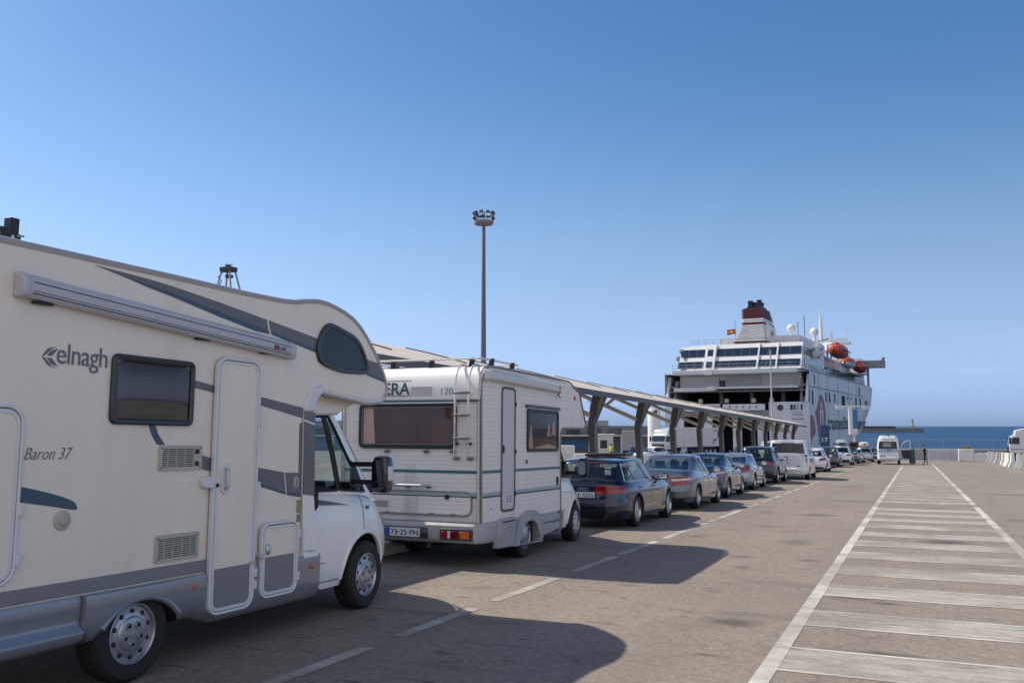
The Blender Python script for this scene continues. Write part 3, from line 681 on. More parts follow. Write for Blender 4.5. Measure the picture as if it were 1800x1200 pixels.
def cab(root, y0, low_f, belt, gh, roofz, w2, wsp, paint, wheels, wins, zb, wr, arch, wroof, style, hood_crown=.09, nfl=2.9):
    low = Shell(tab([(0, y0), (1, y0)]), stab(low_f), stab([(0, w2*.95), (.2, w2*.99), (.45, w2), (.7, w2*.99), (.9, w2*.955), (1, w2*.90)]),
                lambda t, y, x: zb + (belt(y) - zb)*t, y0 + .55, 40, nfl)
    ts = [0, .03, .08, .16, .25, .35, .45, .55, .65, .75, .84, .9, .95, .98, 1]
    g0, g1, f1, f0 = gh
    dark = lambda c: 2 if c[1] < f0 - .35 and abs(c[0]) < w2*.85 else 0
    body = shell_mesh(low, ts, lambda y: hood_crown, 0, dark).build('cab_body', [paint, BLACK, DARKIN], root, sharp=50)
    k = MB()
    for s_ in (1, -1): k.lathe([(arch, -.34), (arch, .34)], 'x', (s_*(w2 - .02), wheels, wr + .01), 40)
    cut(body, k, [SEAL])
    for s_ in (1, -1): arch_lip(root, low, wheels, wr + .01, arch + .012, zb, belt, s_, .03, paint)
    Wg = stab([(0, w2*.92), (.3, w2*.88), (.8, wroof + .03), (.93, wroof), (1, wroof - .05)])
    def gz_(t, y, x):
        e = abs(x)/w2; z0 = belt(y) + hood_crown*max(0, 1-e*e) - .03; return z0 + (roofz - z0)*t
    ghs = Shell(tab([(0, g0), (1, g1)]), tab([(0, f0), (1, f1)]), Wg, gz_, y0 + .06, 40, 4.5)
    t0, t1 = .05, .9; q = MB()
    for right in (1, -1):
        m_ = (lambda a: a) if right > 0 else (lambda a: math.pi - a)
        b = [(y_[0], y_[1]) for w_ in wins for y_ in ((w_[0], w_[1]), (w_[2], w_[3]))]
        e0 = [-math.pi/2] + [ghs.aS(p, t0) for p, _ in b] + [ghs.aF(.93*Wg(t0), t0)]
        e1 = [-math.pi/2] + [ghs.aS(p, t1) for _, p in b] + [ghs.aF(.93*Wg(t1), t1)]
        for i in range(0, len(e0), 2): ghs.patch(q, m_(e0[i]), m_(e0[i+1]), m_(e1[i]), m_(e1[i+1]), t0, t1, 8, 6, 0, 1 if 0 < i < len(e0)-2 else 0)
        for i in range(1, len(e0)-1, 2):
            wm = MB(); rows = ghs.patch(wm, m_(e0[i]), m_(e0[i+1]), m_(e1[i]), m_(e1[i+1]), t0, t1, 8, 8, -.004); wo = wm.build('cab_window', CGLASS, root)
            loop = [rows[0][j] for j in range(9)] + [rows[j][8] for j in range(1, 9)] + [rows[8][j] for j in range(7, -1, -1)] + [rows[j][0] for j in range(7, 0, -1)]
            fr = MB(); fr.tube([(p[0] + .004*right, p[1], p[2]) for p in loop], .017, 5, 0, True); fr.build('window_seal', BLACK, wo)
    A = ghs.angles(80); full = A + [math.pi - a for a in A[-2:0:-1]]
    for tt in ([0, t0], [t1, .93, .97, 1]): q.grid([[tuple(ghs.pt(a, t)) for a in full] for t in tt], 0, closed=True)
    roof_grid(q, [ghs.pt(a, 1) for a in A], lambda y: .03)
    q.build('cab_roof', [paint, BLACK], root, sharp=50)
    wm = MB(); ghs.patch(wm, ghs.aF(-.93*Wg(t0), t0), ghs.aF(.93*Wg(t0), t0), ghs.aF(-.93*Wg(t1), t1), ghs.aF(.93*Wg(t1), t1), t0, t1, 14, 6, -.004); wm.build('windscreen', CGLASS, root)
    zs = belt(y0 + .5)
    for s_ in (1, -1):
        st = MB(); st.cbox((s_*w2*.48, y0 + .22, zs + .05), (.46, .13, .6)); st.cbox((s_*w2*.48, y0 + .19, zs + .46), (.26, .1, .2)); st.build('seat', SEATM, root, bevel=.05)
        hd = MB(); low.patch(hd, *( [low.aF(s_*w2*.5, .60), low.aF(s_*w2*.82, .64), low.aF(s_*w2*.6, .8), low.aF(s_*w2*.85, .86)]), .62, .86, 8, 6, .012); hd.build('headlamp', CLEARL, root)
    d = MB(); d.cbox((0, f0 - .62, zs + .02), (w2*1.7, .4, .12)); d.tube([(-.48 + .2*math.cos(a*.5236), y0 + .72, zs + .1 + .2*math.sin(a*.5236)) for a in range(12)], .016, 6, 0, True); d.build('dashboard', DARKIN, root, bevel=.02)
    gr = MB(); low.patch(gr, low.aF(-w2*.6, .2), low.aF(w2*.6, .2), low.aF(-w2*.6, .45), low.aF(w2*.6, .45), .22, .42, 14, 3, .01); gr.build('front_grille', BLACK, root)
    for s_ in (1, -1): wheel(root, s_*(w2 - .115), wheels, wr, .225, style, s_, 4 if s_ > 0 else 4)
    return low, ghs, body
# ---- the near motorhome: cream coachbuilt with a rounded overcab bed
mh = thing('motorhome', 'cream motorhome with grey stripes and rounded overcab bed, nearest the camera', 'motorhome', (-6.45, 5.2, gz(5.2)))
def q1(Y, Hh): return (Y - 5.2 - G*Hh, Hh)
WX = 1.15
roofl = [(3.94,3.03),(5.41,3.04),(6.36,3.04),(6.83,3.05),(7.0,3.065),(7.18,3.10),(7.36,3.125),(7.52,3.125),(7.66,3.105),(7.82,3.075),(7.97,3.03),(8.11,2.96),(8.24,2.865),(8.44,2.68),(8.6,2.48),(8.655,2.37),(8.65,2.29),(8.60,2.225),(8.52,2.195),(8.37,2.175),(8.21,2.17),(7.47,2.235)]
out1 = [(1.9,.62),(1.9,2.75),(1.95,2.92),(2.08,3.01),(2.3,3.03)] + roofl + [(7.41,2.19),(7.35,2.12),(7.31,2.03),(7.31,.62)]
mb = MB(); mb.prism([q1(*p) for p in out1], 'x', -WX, WX); mb.build('coach_body', CREAM, mh, bevel=.035, seg=3, sharp=25)
edge = [q1(*p) for p in [(1.92,.8),(1.9,2.75),(1.95,2.92),(2.08,3.01),(2.3,3.03)] + roofl]
for s_ in (1, -1):
    tr = MB(); tr.tube([(s_*(WX - .012), p[0], p[1] - .012) for p in edge], .027, 8); tr.build('roof_trim', mat('trim_grey', (.40,.395,.41), .4, .2), mh)
tr = MB(); tr.tube([(WX - .004, *q1(*p)) for p in [(7.47,2.232),(8.21,2.165),(8.37,2.17),(8.52,2.19),(8.60,2.22)]], .02, 8, 0); tr.build('overcab_trim', FRAMEW, mh)
# bearded moulding behind the cab door, grey pillar below it
def arc2(a, b, t): return (a[0]+(b[0]-a[0])*t, a[1]+(b[1]-a[1])*t)
bo = [(7.155,2.03),(7.165,2.09),(7.19,2.145),(7.225,2.195),(7.27,2.235),(7.32,2.27),(7.38,2.29),(7.45,2.30)]; bi = [(7.33,2.03),(7.33,2.07),(7.335,2.10),(7.35,2.13),(7.37,2.16),(7.395,2.185),(7.43,2.205),(7.46,2.215)]
mb = MB(); mb.prism([q1(*p) for p in bo + bi[::-1]], 'x', WX - .03, WX + .03); mb.build('pillar_moulding', FRAMEW, mh, bevel=.02)
mb = MB(); mb.prism([q1(*p) for p in [(7.155,2.026),(7.325,2.026),(7.335,1.235),(7.165,1.255)]], 'x', WX - .03, WX + .018); mb.prism([q1(*p) for p in [(7.155,1.955),(7.325,1.92),(7.325,1.90),(7.155,1.935)]], 'x', WX + .012, WX + .0195, 1); mb.build('grey_pillar', [STRG, FRAMEW], mh)
mb = MB(); mb.prism([q1(*p) for p in [(7.165,1.25),(7.335,1.23),(7.40,.71),(7.175,.72)]], 'x', WX - .05, WX + .018); mb.prism([q1(*p) for p in [(7.175,.712),(7.40,.702),(7.425,.59),(7.18,.62)]], 'x', WX - .05, WX + .03); mb.build('white_pillar', WHITEV, mh, bevel=.008)
mb = MB(); mb.tube([(WX + .008, *q1(7.15, z)) for z in (2.02, 1.2, .7)], .008, 6); mb.build('pillar_beading', mat('beading', (.5,.47,.42), .4), mh)
# lower skirt: band, bulged sill and wheel arch
prof = [(WX-.12,.62),(WX-.005,.685),(WX+.022,.682),(WX+.032,.65),(WX+.028,.58),(WX+.018,.52),(WX+.025,.48),(WX+.062,.455),(WX+.068,.435),(WX+.05,.39),(WX+.01,.355),(WX-.12,.35)]
for s_ in (1, -1):
    mb = MB(); rows = []
    for Y in [1.9 + i*.1 for i in range(29)] + [4.66]: rows.append([(s_*p[0], *q1(Y, p[1])) for p in prof])
    mb.grid(rows, 0, closed=True); mb.add(rows[0], [list(range(len(prof)))]); mb.add(rows[-1], [list(range(len(prof)))])
    mb.build('rear_skirt', SKIRT, mh, sharp=60)
prof2 = [(WX-.3,.62),(WX-.005,.685),(WX+.026,.68),(WX+.034,.64),(WX+.03,.57),(WX+.03,.50),(WX+.028,.42),(WX+.015,.34),(WX-.02,.275),(WX-.1,.25),(WX-.3,.25)]
for s_ in (1, -1):
    mb = MB(); rows = []
    for i in range(56):
        Y = 4.675 + (7.43-4.675)*i/55
        lift = .11*max(0, 1-(Y-4.675)/.35)**1.5 if Y < 5.1 else 0
        dz = .09 if Y < 5.75 else .09*max(0, (6.05-Y)/.3)
        bul = .055*math.exp(-((Y-5.15)/.58)**4)
        rows.append([(s_*(p[0] + (bul if p[0] > WX-.2 and p[1] < .682 else 0)), *q1(Y, p[1] + (max(lift, dz)*min(1, max(0, (.62-p[1])/.25))))) for p in prof2])
    mb.grid(rows, 0, closed=True); mb.add(rows[0], [list(range(len(prof2)))]); mb.add(rows[-1], [list(range(len(prof2)))])
    sk = mb.build('side_skirt', SKIRT, mh, sharp=60)
    kc = MB(); kc.lathe([(.47, -.45), (.47, .25)] if s_ > 0 else [(.47, -.25), (.47, .45)], 'x', (s_*(WX - .02), 5.17-5.2, .115), 48)
    cut(sk, kc, [SEAL])
for s_ in (1, -1):
    lip = MB(); lip.tube([(s_*(WX + .066), -.03 + .482*math.cos(a), .115 + .482*math.sin(a)) for a in [R(41 + i*5.16) for i in range(20)]], .022, 8); lip.build('arch_lip', SKIRT, mh)
for s_ in (1, -1):
    mb = MB(); mb.box(min(s_*(WX-.01), s_*(WX+.014)), max(s_*(WX-.01), s_*(WX+.014)), 1.9-5.2, 5.89-5.2, .695, .79)
    mb.build('grey_band', BANDG, mh, bevel=.006)
mb = MB(); mb.box(-WX+.02, WX-.02, 1.95-5.2, 4.5-5.2, .40, .62); mb.box(-WX+.1, WX-.1, 5.9-5.2, 7.6-5.2, .30, .60); mb.build('chassis', SEAL, mh)
# stripes on the wall
def decal(root, name, poly, m, q, x=WX, th=.0035):
    mb = MB(); mb.prism([q(*p) for p in poly], 'x', x - .001, x + th); return mb.build(name, m, root)
decal(mh, 'stripe', [(4.68,2.985),(5.12,2.972),(5.41,2.955),(6.0,2.90),(6.585,2.835),(6.62,2.72),(6.44,2.735),(5.95,2.80),(5.42,2.885),(5.18,2.91)], STRG, q1)
decal(mh, 'stripe_edge', [(4.9,2.955),(5.18,2.925),(5.42,2.902),(5.95,2.825),(6.44,2.757),(6.62,2.735),(6.625,2.71),(6.44,2.715),(5.95,2.785),(5.42,2.872),(5.18,2.905)], STRB, q1, th=.005)
decal(mh, 'stripe', [(6.615,2.832),(7.38,2.745),(7.36,2.61),(7.09,2.65),(6.65,2.715)], STRG, q1)
decal(mh, 'stripe_edge', [(6.66,2.735),(7.09,2.672),(7.35,2.632),(7.35,2.605),(7.09,2.645),(6.66,2.708)], STRB, q1, th=.005)
decal(mh, 'stripe', [(8.25,2.62),(8.49,2.595),(8.625,2.40),(8.25,2.455)], STRG, q1)
decal(mh, 'stripe_edge', [(8.25,2.475),(8.61,2.42),(8.625,2.395),(8.25,2.45)], STRB, q1, th=.005)
decal(mh, 'stripe', [(5.70,2.232),(5.93,2.203),(6.43,2.15),(7.15,2.065),(7.15,1.965),(6.43,2.078),(5.93,2.143),(5.70,2.172)], STRG, q1)
decal(mh, 'stripe', [(5.81,1.63),(5.93,1.605),(6.43,1.528),(6.88,1.465),(6.915,1.268),(6.43,1.385),(5.93,1.495),(5.81,1.52)], STRG, q1)
decal(mh, 'stripe', [(6.90,1.462),(7.10,1.455),(7.10,1.915),(7.15,1.93),(7.15,1.232),(6.935,1.262)], STRG, q1)
decal(mh, 'stripe_edge', [(5.93,1.51),(6.43,1.405),(6.91,1.288),(6.915,1.262),(6.43,1.378),(5.93,1.488)], STRB, q1, th=.005)
decal(mh, 'stripe_edge', [(6.935,1.285),(7.15,1.255),(7.15,1.225),(6.938,1.255)], STRB, q1, th=.005)
decal(mh, 'stripe', smooth_poly([(3.2,1.62),(4.02,1.474),(4.2,1.438),(4.42,1.385),(4.57,1.335),(4.612,1.30),(4.605,1.268),(4.4,1.305),(4.16,1.345),(4.02,1.375),(3.2,1.50)], 3), STRB, q1)
decal(mh, 'stripe', [(5.235,1.87),(5.30,1.87),(5.34,1.79),(5.41,1.715),(5.33,1.715),(5.27,1.79)], STRB, q1)
MW = frameM((WX + .0045, *q1(4.30, 2.262)), (0, 1, 0), (0, 0, 1))
text('elnagh', .148, frameM((WX + .004, *q1(4.40, 2.262)), (0,1,0), (0,0,1)), LETG, mh, 'maker_lettering', width=.425, space=.95)
lg = MB()
for dz in (1, -1):
    lg.prism([q1(*p) for p in [(4.285,2.30+.0*dz),(4.33,2.30+.055*dz),(4.40,2.30+.075*dz),(4.36,2.30+.055*dz),(4.315,2.30+.012*dz)]], 'x', WX-.001, WX+.004)
    lg.prism([q1(*p) for p in [(4.325,2.30+.008*dz),(4.36,2.30+.045*dz),(4.41,2.30+.06*dz),(4.385,2.30+.03*dz),(4.36,2.30+.006*dz)]], 'x', WX-.001, WX+.004)
lg.build('maker_emblem', LETG, mh)
text('Baron 37', .085, frameM((WX + .003, *q1(4.19, 1.615)), (0,1,0), (0,0,1)), LETG, mh, 'model_lettering', width=.37, shear=.38, bold=-.015)
em = MB(); c_ = q1(7.06, 1.37); em.tube([(WX + .006, c_[0] + .033*math.cos(a*.314), c_[1] + .052*math.sin(a*.314)) for a in range(20)], .004, 5, 0, True); em.tube([(WX+.006, c_[0]-.008, c_[1]-.03), (WX+.006, c_[0]-.008, c_[1]+.028), (WX+.006, c_[0]+.012, c_[1]+.03)], .004, 5); em.tube([(WX+.006, c_[0]-.008, c_[1]), (WX+.006, c_[0]+.01, c_[1])], .004, 5); em.build('round_emblem', FRAMEW, mh)
# side window
y0_, z0_ = q1(4.855, 1.86); y1_, z1_ = q1(5.695, 2.375)
pol = rrect(y0_, y1_, z0_, z1_, .055); mb = MB(); mb.ring(pol, inset(pol, .045), 'x', WX - .01, WX + .03); wf = mb.build('window_frame', mat('black_window_frame', (.02,.021,.025), .35, coat=.3), mh, bevel=.012)
rr_pane(wf, 'pane', WX + .012, y0_ + .03, y1_ - .03, z0_ + .03, z1_ - .04, .05, .03)
mb = MB(); mb.box(WX - .008, WX - .002, y0_ + .04, y1_ - .04, z0_ + .04, z1_ - .04); mb.build('blind', mat('window_blind', (.035,.035,.042), .7, noise=.5, nscale=16, stretch=(1,1,.05)), wf)
mb = MB(); mb.box(WX + .03, WX + .036, y0_ + .05, y1_ - .03, z1_ - .045, z1_ - .02); mb.build('hinge_rail', BLACK, wf, bevel=.004)
# overcab window
aw = smooth_poly([q1(*p) for p in [(7.52,2.915),(7.60,2.92),(7.79,2.885),(7.97,2.845),(8.09,2.78),(8.18,2.68),(8.25,2.56),(8.245,2.49),(8.18,2.458),(7.98,2.445),(7.78,2.442),(7.56,2.468),(7.40,2.51),(7.345,2.58),(7.335,2.67),(7.38,2.79),(7.45,2.875)]], 3)
mb = MB(); mb.ring(aw, inset(aw, .05), 'x', WX - .01, WX + .032); wf = mb.build('overcab_window_frame', MATS['black_window_frame'], mh, bevel=.012)
mb = MB(); mb.prism(inset(aw, .045), 'x', WX + .004, WX + .02); mb.build('pane', PANE, wf)
mb = MB(); mb.prism(inset(aw, .06), 'x', WX - .006, WX + .001); mb.build('blind', MATS['window_blind'], wf)
# entrance door, locker hatch, garage hatch
def locker(name, Y0, Y1, Z0, Z1, r, low=None):
    a, b = q1(Y0, (Z0+Z1)/2)[0], q1(Y1, (Z0+Z1)/2)[0]
    return side_door(mh, name, WX + (.034 if Z0 < .6 else 0), a, b, Z0, Z1, r, FRAMEW, CREAM, low, BANDG)
bk = MB()
for Y0, Y1, Z0 in ((5.93, 6.425, .37), (6.56, 7.02, .41)): bk.box(WX - .01, WX + .0345, Y0 - 5.2 - .01, Y1 - 5.2 - .02, Z0, .80)
bk.build('door_step_panel', SKIRT, mh)
drs, drf = locker('door', 5.905, 6.455, .335, 2.445, .11, .705)
h_, hf_ = locker('locker_hatch', 6.53, 7.05, .375, 1.03, .10, .73)
g_, gf_ = locker('garage_hatch', 2.9, 4.165, .82, 1.97, .13)
for o_, y_ in ((drs, 5.2+.82), ):
    d = MB(); d.prism(rrect(*[v for v in (y_-5.2-.055+.0, y_-5.2+.055, 1.31, 1.57)], .05), 'x', WX + .042, WX + .055); d.build('handle_plate', FRAMEW, drs, bevel=.006)
    d = MB(); d.tube([(WX+.056, .81, 1.52), (WX+.085, .81, 1.50), (WX+.085, .81, 1.37), (WX+.056, .81, 1.35)], .014, 8); d.build('handle', ALU, drs)
d = MB(); d.prism(rrect(5.765-5.2, 5.93-5.2, 1.365, 1.455, .035), 'x', WX, WX + .06); d.tube([(WX + .058, .71, 1.385), (WX + .075, .71, 1.385)], .018, 8, 1); d.build('security_lock', [FRAMEW, BLACK], mh, bevel=.01)
for Z_ in (2.02, 1.92, 1.36, 1.26, .62, .52):
    d = MB(); d.box(WX + .03, WX + .062, 6.43-5.2, 6.46-5.2, Z_ - .035, Z_ + .035); d.build('door_hinge', FRAMEW, drf, bevel=.004)
for Z_ in (.90, .52): d = MB(); d.box(WX + .04, WX + .07, 7.02-5.2, 7.05-5.2, Z_ - .04, Z_ + .04); d.build('hatch_hinge', FRAMEW, hf_, bevel=.004)
for Z_ in (1.30, .98): d = MB(); d.box(WX + .012, WX + .034, 4.125-5.2, 4.16-5.2, Z_ - .04, Z_ + .04); d.build('hatch_hinge', FRAMEW, gf_, bevel=.004)
d = MB(); d.sph((WX + .052, 6.605-5.2, .80), (.02, .035, .05), 10, 6); d.build('hatch_latch', ALU, h_)
d = MB(); d.box(WX + .03, WX + .06, 6.36-5.2, 6.42-5.2, .70, .725); d.build('door_catch', ALU, mh, bevel=.004)
d = MB(); d.box(WX + .03, WX + .075, 6.47-5.2, 6.535-5.2, .735, .765); d.build('hatch_catch', ALU, mh, bevel=.004)
# fridge vents, filler cap, gas plaques, markers
for (Y0, Y1, Z0, Z1, extra) in ((5.345, 5.80, 1.515, 1.71, 1), (5.335, 5.795, .82, 1.025, 0)):
    a, b = q1(Y0, Z0)[0], q1(Y1, Z0)[0]
    pol = rrect(a, b, Z0, Z1, .018); m = MB(); m.ring(pol, inset(pol, .028), 'x', WX - .004, WX + .018); vf = m.build('vent_frame', VENT, mh, bevel=.004)
    m = MB(); m.prism(inset(pol, .02), 'x', WX - .004, WX + .0015); m.build('vent_back', SEAL, vf)
    m = MB(); n_ = 9
    for i in range(n_):
        z_ = Z0 + .03 + (Z1 - Z0 - .06)*(i + .5)/n_
        m.add([(WX + .003, a + .025, z_ + .006), (WX + .012, a + .025, z_ + .002), (WX + .012, b - .025, z_ + .002), (WX + .003, b - .025, z_ + .006), (WX + .003, a + .025, z_ + .001), (WX + .012, a + .025, z_ - .004), (WX + .012, b - .025, z_ - .004), (WX + .003, b - .025, z_ + .001)], [(0,1,2,3), (4,7,6,5), (1,5,6,2), (0,3,7,4), (0,4,5,1), (3,2,6,7)])
    for i in range(4): y_ = a + (b - a)*(i + 1)/5; m.box(WX + .004, WX + .013, y_ - .003, y_ + .003, Z0 + .03, Z1 - .03)
    m.build('vent_slats', VENT, vf)
    if extra:
        m = MB(); m.box(WX + .0125, WX + .0165, b - .085, b - .026, Z0 + .028, Z1 - .028); m.build('exhaust_panel', VENT, vf, bevel=.003)
        m = MB(); [m.box(WX + .0165, WX + .0185, b - .078, b - .034, z_ - .018, z_ + .018) for z_ in (Z0 + .05, Z1 - .05)]; m.build('exhaust_slot', SEAL, vf)
c_ = q1(4.50, 1.205); m = MB(); m.lathe([(.066, 0), (.066, .012), (.058, .018), (.036, .02), (.034, .034), (.02, .038), (.001, .038)], 'x', (WX - .002, *c_), 28); fc = m.build('filler_cap', VENT, mh)
m = MB(); m.cbox((WX + .04, *c_), (.012, .014, .05), 0); m.build('cap_grip', VENT, fc, bevel=.003)
m = MB(); m.box(WX - .001, WX + .014, 7.06-5.2, 7.125-5.2, 1.085, 1.205); m.build('socket_box', mat('brown_box', (.30,.25,.16), .5), mh, bevel=.004)
m = MB(); m.box(WX - .001, WX + .003, 7.065-5.2, 7.12-5.2, 1.0, 1.07); m.build('sticker', mat('sticker_green', (.14,.25,.24), .5), mh)
for Y_, Z_ in ((5.71, .605), (7.285, .572)):
    m = MB(); m.sph((WX + .048 if Y_ < 6 else WX + .038, Y_ - 5.2, Z_), (.014, .035, .022), 14, 8); m.build('marker_light', AMBER, mh)
# awning cassette along the wall
pr_ = [(0, .0), (.075, .0), (.092, .02), (.098, .055), (.10, .10), (.085, .135), (.05, .155), (0, .158)]
m = MB(); rows = []
for i in range(2):
    Y_, zb_ = ((4.10, 2.665), (6.86, 2.505))[i]
    rows.append([(WX + p[0], Y_ - 5.2 - .05, zb_ + p[1]) for p in pr_])
m.grid(rows, 0, closed=True); m.build('awning_case', AWN, mh, sharp=30)
aw_ = mh.children[-1] if False else bpy.data.objects['awning_case']
m = MB()
for zo in (.028, .045, .10): m.tube([(WX + .0995 if zo > .05 else WX + .095, 4.12-5.2-.05, 2.665 + zo), (WX + .0995 if zo > .05 else WX + .095, 6.83-5.2-.05, 2.507 + zo)], .0035, 4)
m.build('awning_groove', SEAL, aw_)
for Y_, zb_ in ((4.075, 2.666), (6.875, 2.503)):
    m = MB(); m.prism([(WX + p[0]*1.06, zb_ + p[1]*1.04 - .004) for p in pr_], 'y', Y_ - 5.25 - .03, Y_ - 5.25 + .03); m.build('awning_end_cap', AWN, aw_, bevel=.012)
m = MB(); m.box(WX + .098, WX + .1015, 6.58-5.25, 6.65-5.25, 2.565, 2.605); m.build('maker_badge', mat('badge_red', (.25,.05,.06), .5), aw_)
text('F45', .032, frameM((WX + .1005, 6.665-5.25, 2.565), (0,1,0), (0,-.05,1)), INK, aw_, 'badge_lettering', width=.085, shear=.2)
for Y_, zz in ((4.25, 2.638), (5.75, 2.56), (6.55, 2.52)): m = MB(); m.box(WX + .01, WX + .05, Y_-5.25-.07, Y_-5.25+.07, zz - .002, zz + .012); m.build('awning_bracket', BLACK, aw_)
# folded satellite aerial on the roof
m = MB(); m.tube([(.70, -.90, 3.02), (.70, -.90, 3.20)], .022, 10); m.tube([(.72, -.87, 3.10), (.72, -.76, 3.03)], .008, 6); sa = m.build('satellite_mount', ALU, mh)
m = MB(); m.lathe([(.001, -1.5), (.05, -1.49), (.058, -1.42), (.058, -1.04), (.045, -1.02)], 'y', (.70, 0, 3.155), 16); m.sph((.70, -1.05, 3.225), (.035, .03, .02)); m.sph((.70, -1.16, 3.222), (.04, .03, .018)); m.build('satellite_motor', mat('beige_plastic', (.38,.34,.28), .6), sa)
m = MB(); m.box(.66, .74, -1.02, -.93, 3.10, 3.21); m.box(.665, .735, -.94, -.87, 3.17, 3.29); m.box(.68, .72, -.90, -.84, 3.12, 3.17); m.tube([(.7, -.9, 3.185), (.7, -.80, 3.18)], .007, 6); m.tube([(.69, -.88, 3.15), (.69, -.755, 3.145)], .007, 6); m.build('satellite_receiver', BLACK, sa, bevel=.008)
# cab
belt1 = stab([(7.25-5.2, 1.235), (7.9-5.2, 1.225), (8.3-5.2, 1.20), (8.55-5.2, 1.165), (8.9-5.2, 1.09), (9.25-5.2, 1.0), (9.45-5.2, .93)])
low, ghs, cb = cab(mh, 7.29-5.2, [(0, 9.28-5.2), (.2, 9.43-5.2), (.45, 9.44-5.2), (.7, 9.40-5.2), (1, 9.27-5.2)], belt1, (2.09, 2.09, 3.02, 3.95), 2.09, 1.10, None, WHITEV, 8.38-5.2,
    [(7.42-5.2, 7.42-5.2, 7.95-5.2, 7.76-5.2), (7.99-5.2, 7.80-5.2, 8.49-5.2, 7.88-5.2)], .30, .352, .435, .90, 'steel')
for s_ in (1, -1): wheel(mh, s_*(WX - .075), 5.13-5.2, .342, .225, 'steel', s_)
dl = MB()
for yd, yt in ((8.31-5.2, 8.34-5.2), (7.335-5.2, 7.335-5.2)): low.patch(dl, low.aS(yd - .005, .4), low.aS(yd + .005, .4), low.aS(yt - .005, .99), low.aS(yt + .005, .99), .5 if yd > 2.5 else .12, .99, 1, 12, .002)
low.patch(dl, low.aS(7.34-5.2, .05), low.aS(7.92-5.2, .05), low.aS(7.34-5.2, .05), low.aS(7.92-5.2, .05), .07, .08, 8, 1, .002)
dl.build('door_gap', SEAL, mh)
m = MB(); m.prism([(2.1,2.235),(3.1,2.18),(2.98,2.13),(2.84,2.09),(2.72,2.02),(2.1,2.0)], 'x', -1.0, 1.0); m.build('overcab_moulding', CREAM, mh, bevel=.03)
m = MB(); rows_ = []
for k_ in (-1, 1):
    row_ = []
    for i in range(11):
        u_ = i/10; t_ = .915 - .05*u_ + k_*.032*(1 - u_) + .001*k_; a_ = low.aS(7.50 - 5.2 + .56*u_, t_); row_.append(tuple(low.pt(a_, t_) + low.nrm(a_, t_)*.003))
    rows_.append(row_)
m.grid(rows_); m.build('stripe', STRG, mh)
m = MB(); low.patch(m, low.aS(7.34-5.2, .06), low.aS(7.62-5.2, .06), low.aS(7.34-5.2, .06), low.aS(7.60-5.2, .3), .275, .283, 6, 1, .002); m.build('fuel_flap_gap', SEAL, mh)
c_ = low.pt(low.aS(7.385-5.2, .93), .93)
m = MB(); m.tube([(1.105, 7.37-5.2, 1.28), (1.14, 7.375-5.2, 1.25), (1.14, 7.375-5.2, 1.12), (1.105, 7.37-5.2, 1.08)], .026, 8); m.build('door_handle', BLACK, mh)
m = MB(); m.cbox((1.045, 8.44-5.2, 1.05), (.012, .06, .035)); m.build('wing_emblem', LETG, mh)
for s_ in (1, -1):
    m = MB(); a = Vector((s_*1.0, 8.02-5.2, 1.40))
    m.add([(s_*(.98), 8.18-5.2, 1.26), (s_*.98, 8.46-5.2, 1.26), (s_*.94, 8.32-5.2, 1.52), (s_*.94, 8.25-5.2, 1.56), (s_*1.06, 8.13-5.2, 1.27), (s_*1.06, 8.34-5.2, 1.27), (s_*1.03, 8.22-5.2, 1.5), (s_*1.03, 8.17-5.2, 1.52)], [(0,1,2,3), (4,7,6,5), (0,4,5,1), (1,5,6,2), (2,6,7,3), (3,7,4,0)])
    for z_ in (1.49, 1.305): m.box(min(s_*1.02, s_*1.33), max(s_*1.02, s_*1.33), 8.13-5.2, 8.20-5.2, z_, z_ + .05)
    mo = m.build('mirror_arm', BLACK, mh, bevel=.012)
    m = MB(); rows = []
    for z_, w_, dpt in ((1.225, .06, .05), (1.24, .085, .075), (1.30, .10, .09), (1.42, .102, .095), (1.53, .098, .09), (1.59, .082, .07), (1.605, .055, .04)):
        rows.append([(s_*(1.40 + w_*sg(math.cos(b))*abs(math.cos(b))**.6), 8.16-5.2 + dpt*sg(math.sin(b))*abs(math.sin(b))**.6, z_) for b in [2*math.pi*i/20 for i in range(20)]])
    m.grid(rows, 0, closed=True); m.add(rows[0], [list(range(20))]); m.add(rows[-1], [list(range(20))])
    sh = m.build('mirror_shell', mat('gloss_black_plastic', (.012,.013,.016), .18, coat=.5), mo)
    m = MB(); m.prism(rrect(s_*1.40 - .07, s_*1.40 + .07, 1.345, 1.56, .035), 'y', 8.16-5.2 - .100, 8.16-5.2 - .09); m.prism(rrect(s_*1.40 - .065, s_*1.40 + .065, 1.255, 1.33, .025), 'y', 8.16-5.2 - .100, 8.16-5.2 - .085); m.build('mirror_glass', mat('dim_mirror', (.16,.17,.19), .06, 1), sh)
    m = MB(); m.box(s_*1.485 - .025, s_*1.485 + .025, 8.11-5.2, 8.20-5.2, 1.35, 1.50); m.build('indicator', CLEARL, sh, bevel=.012)

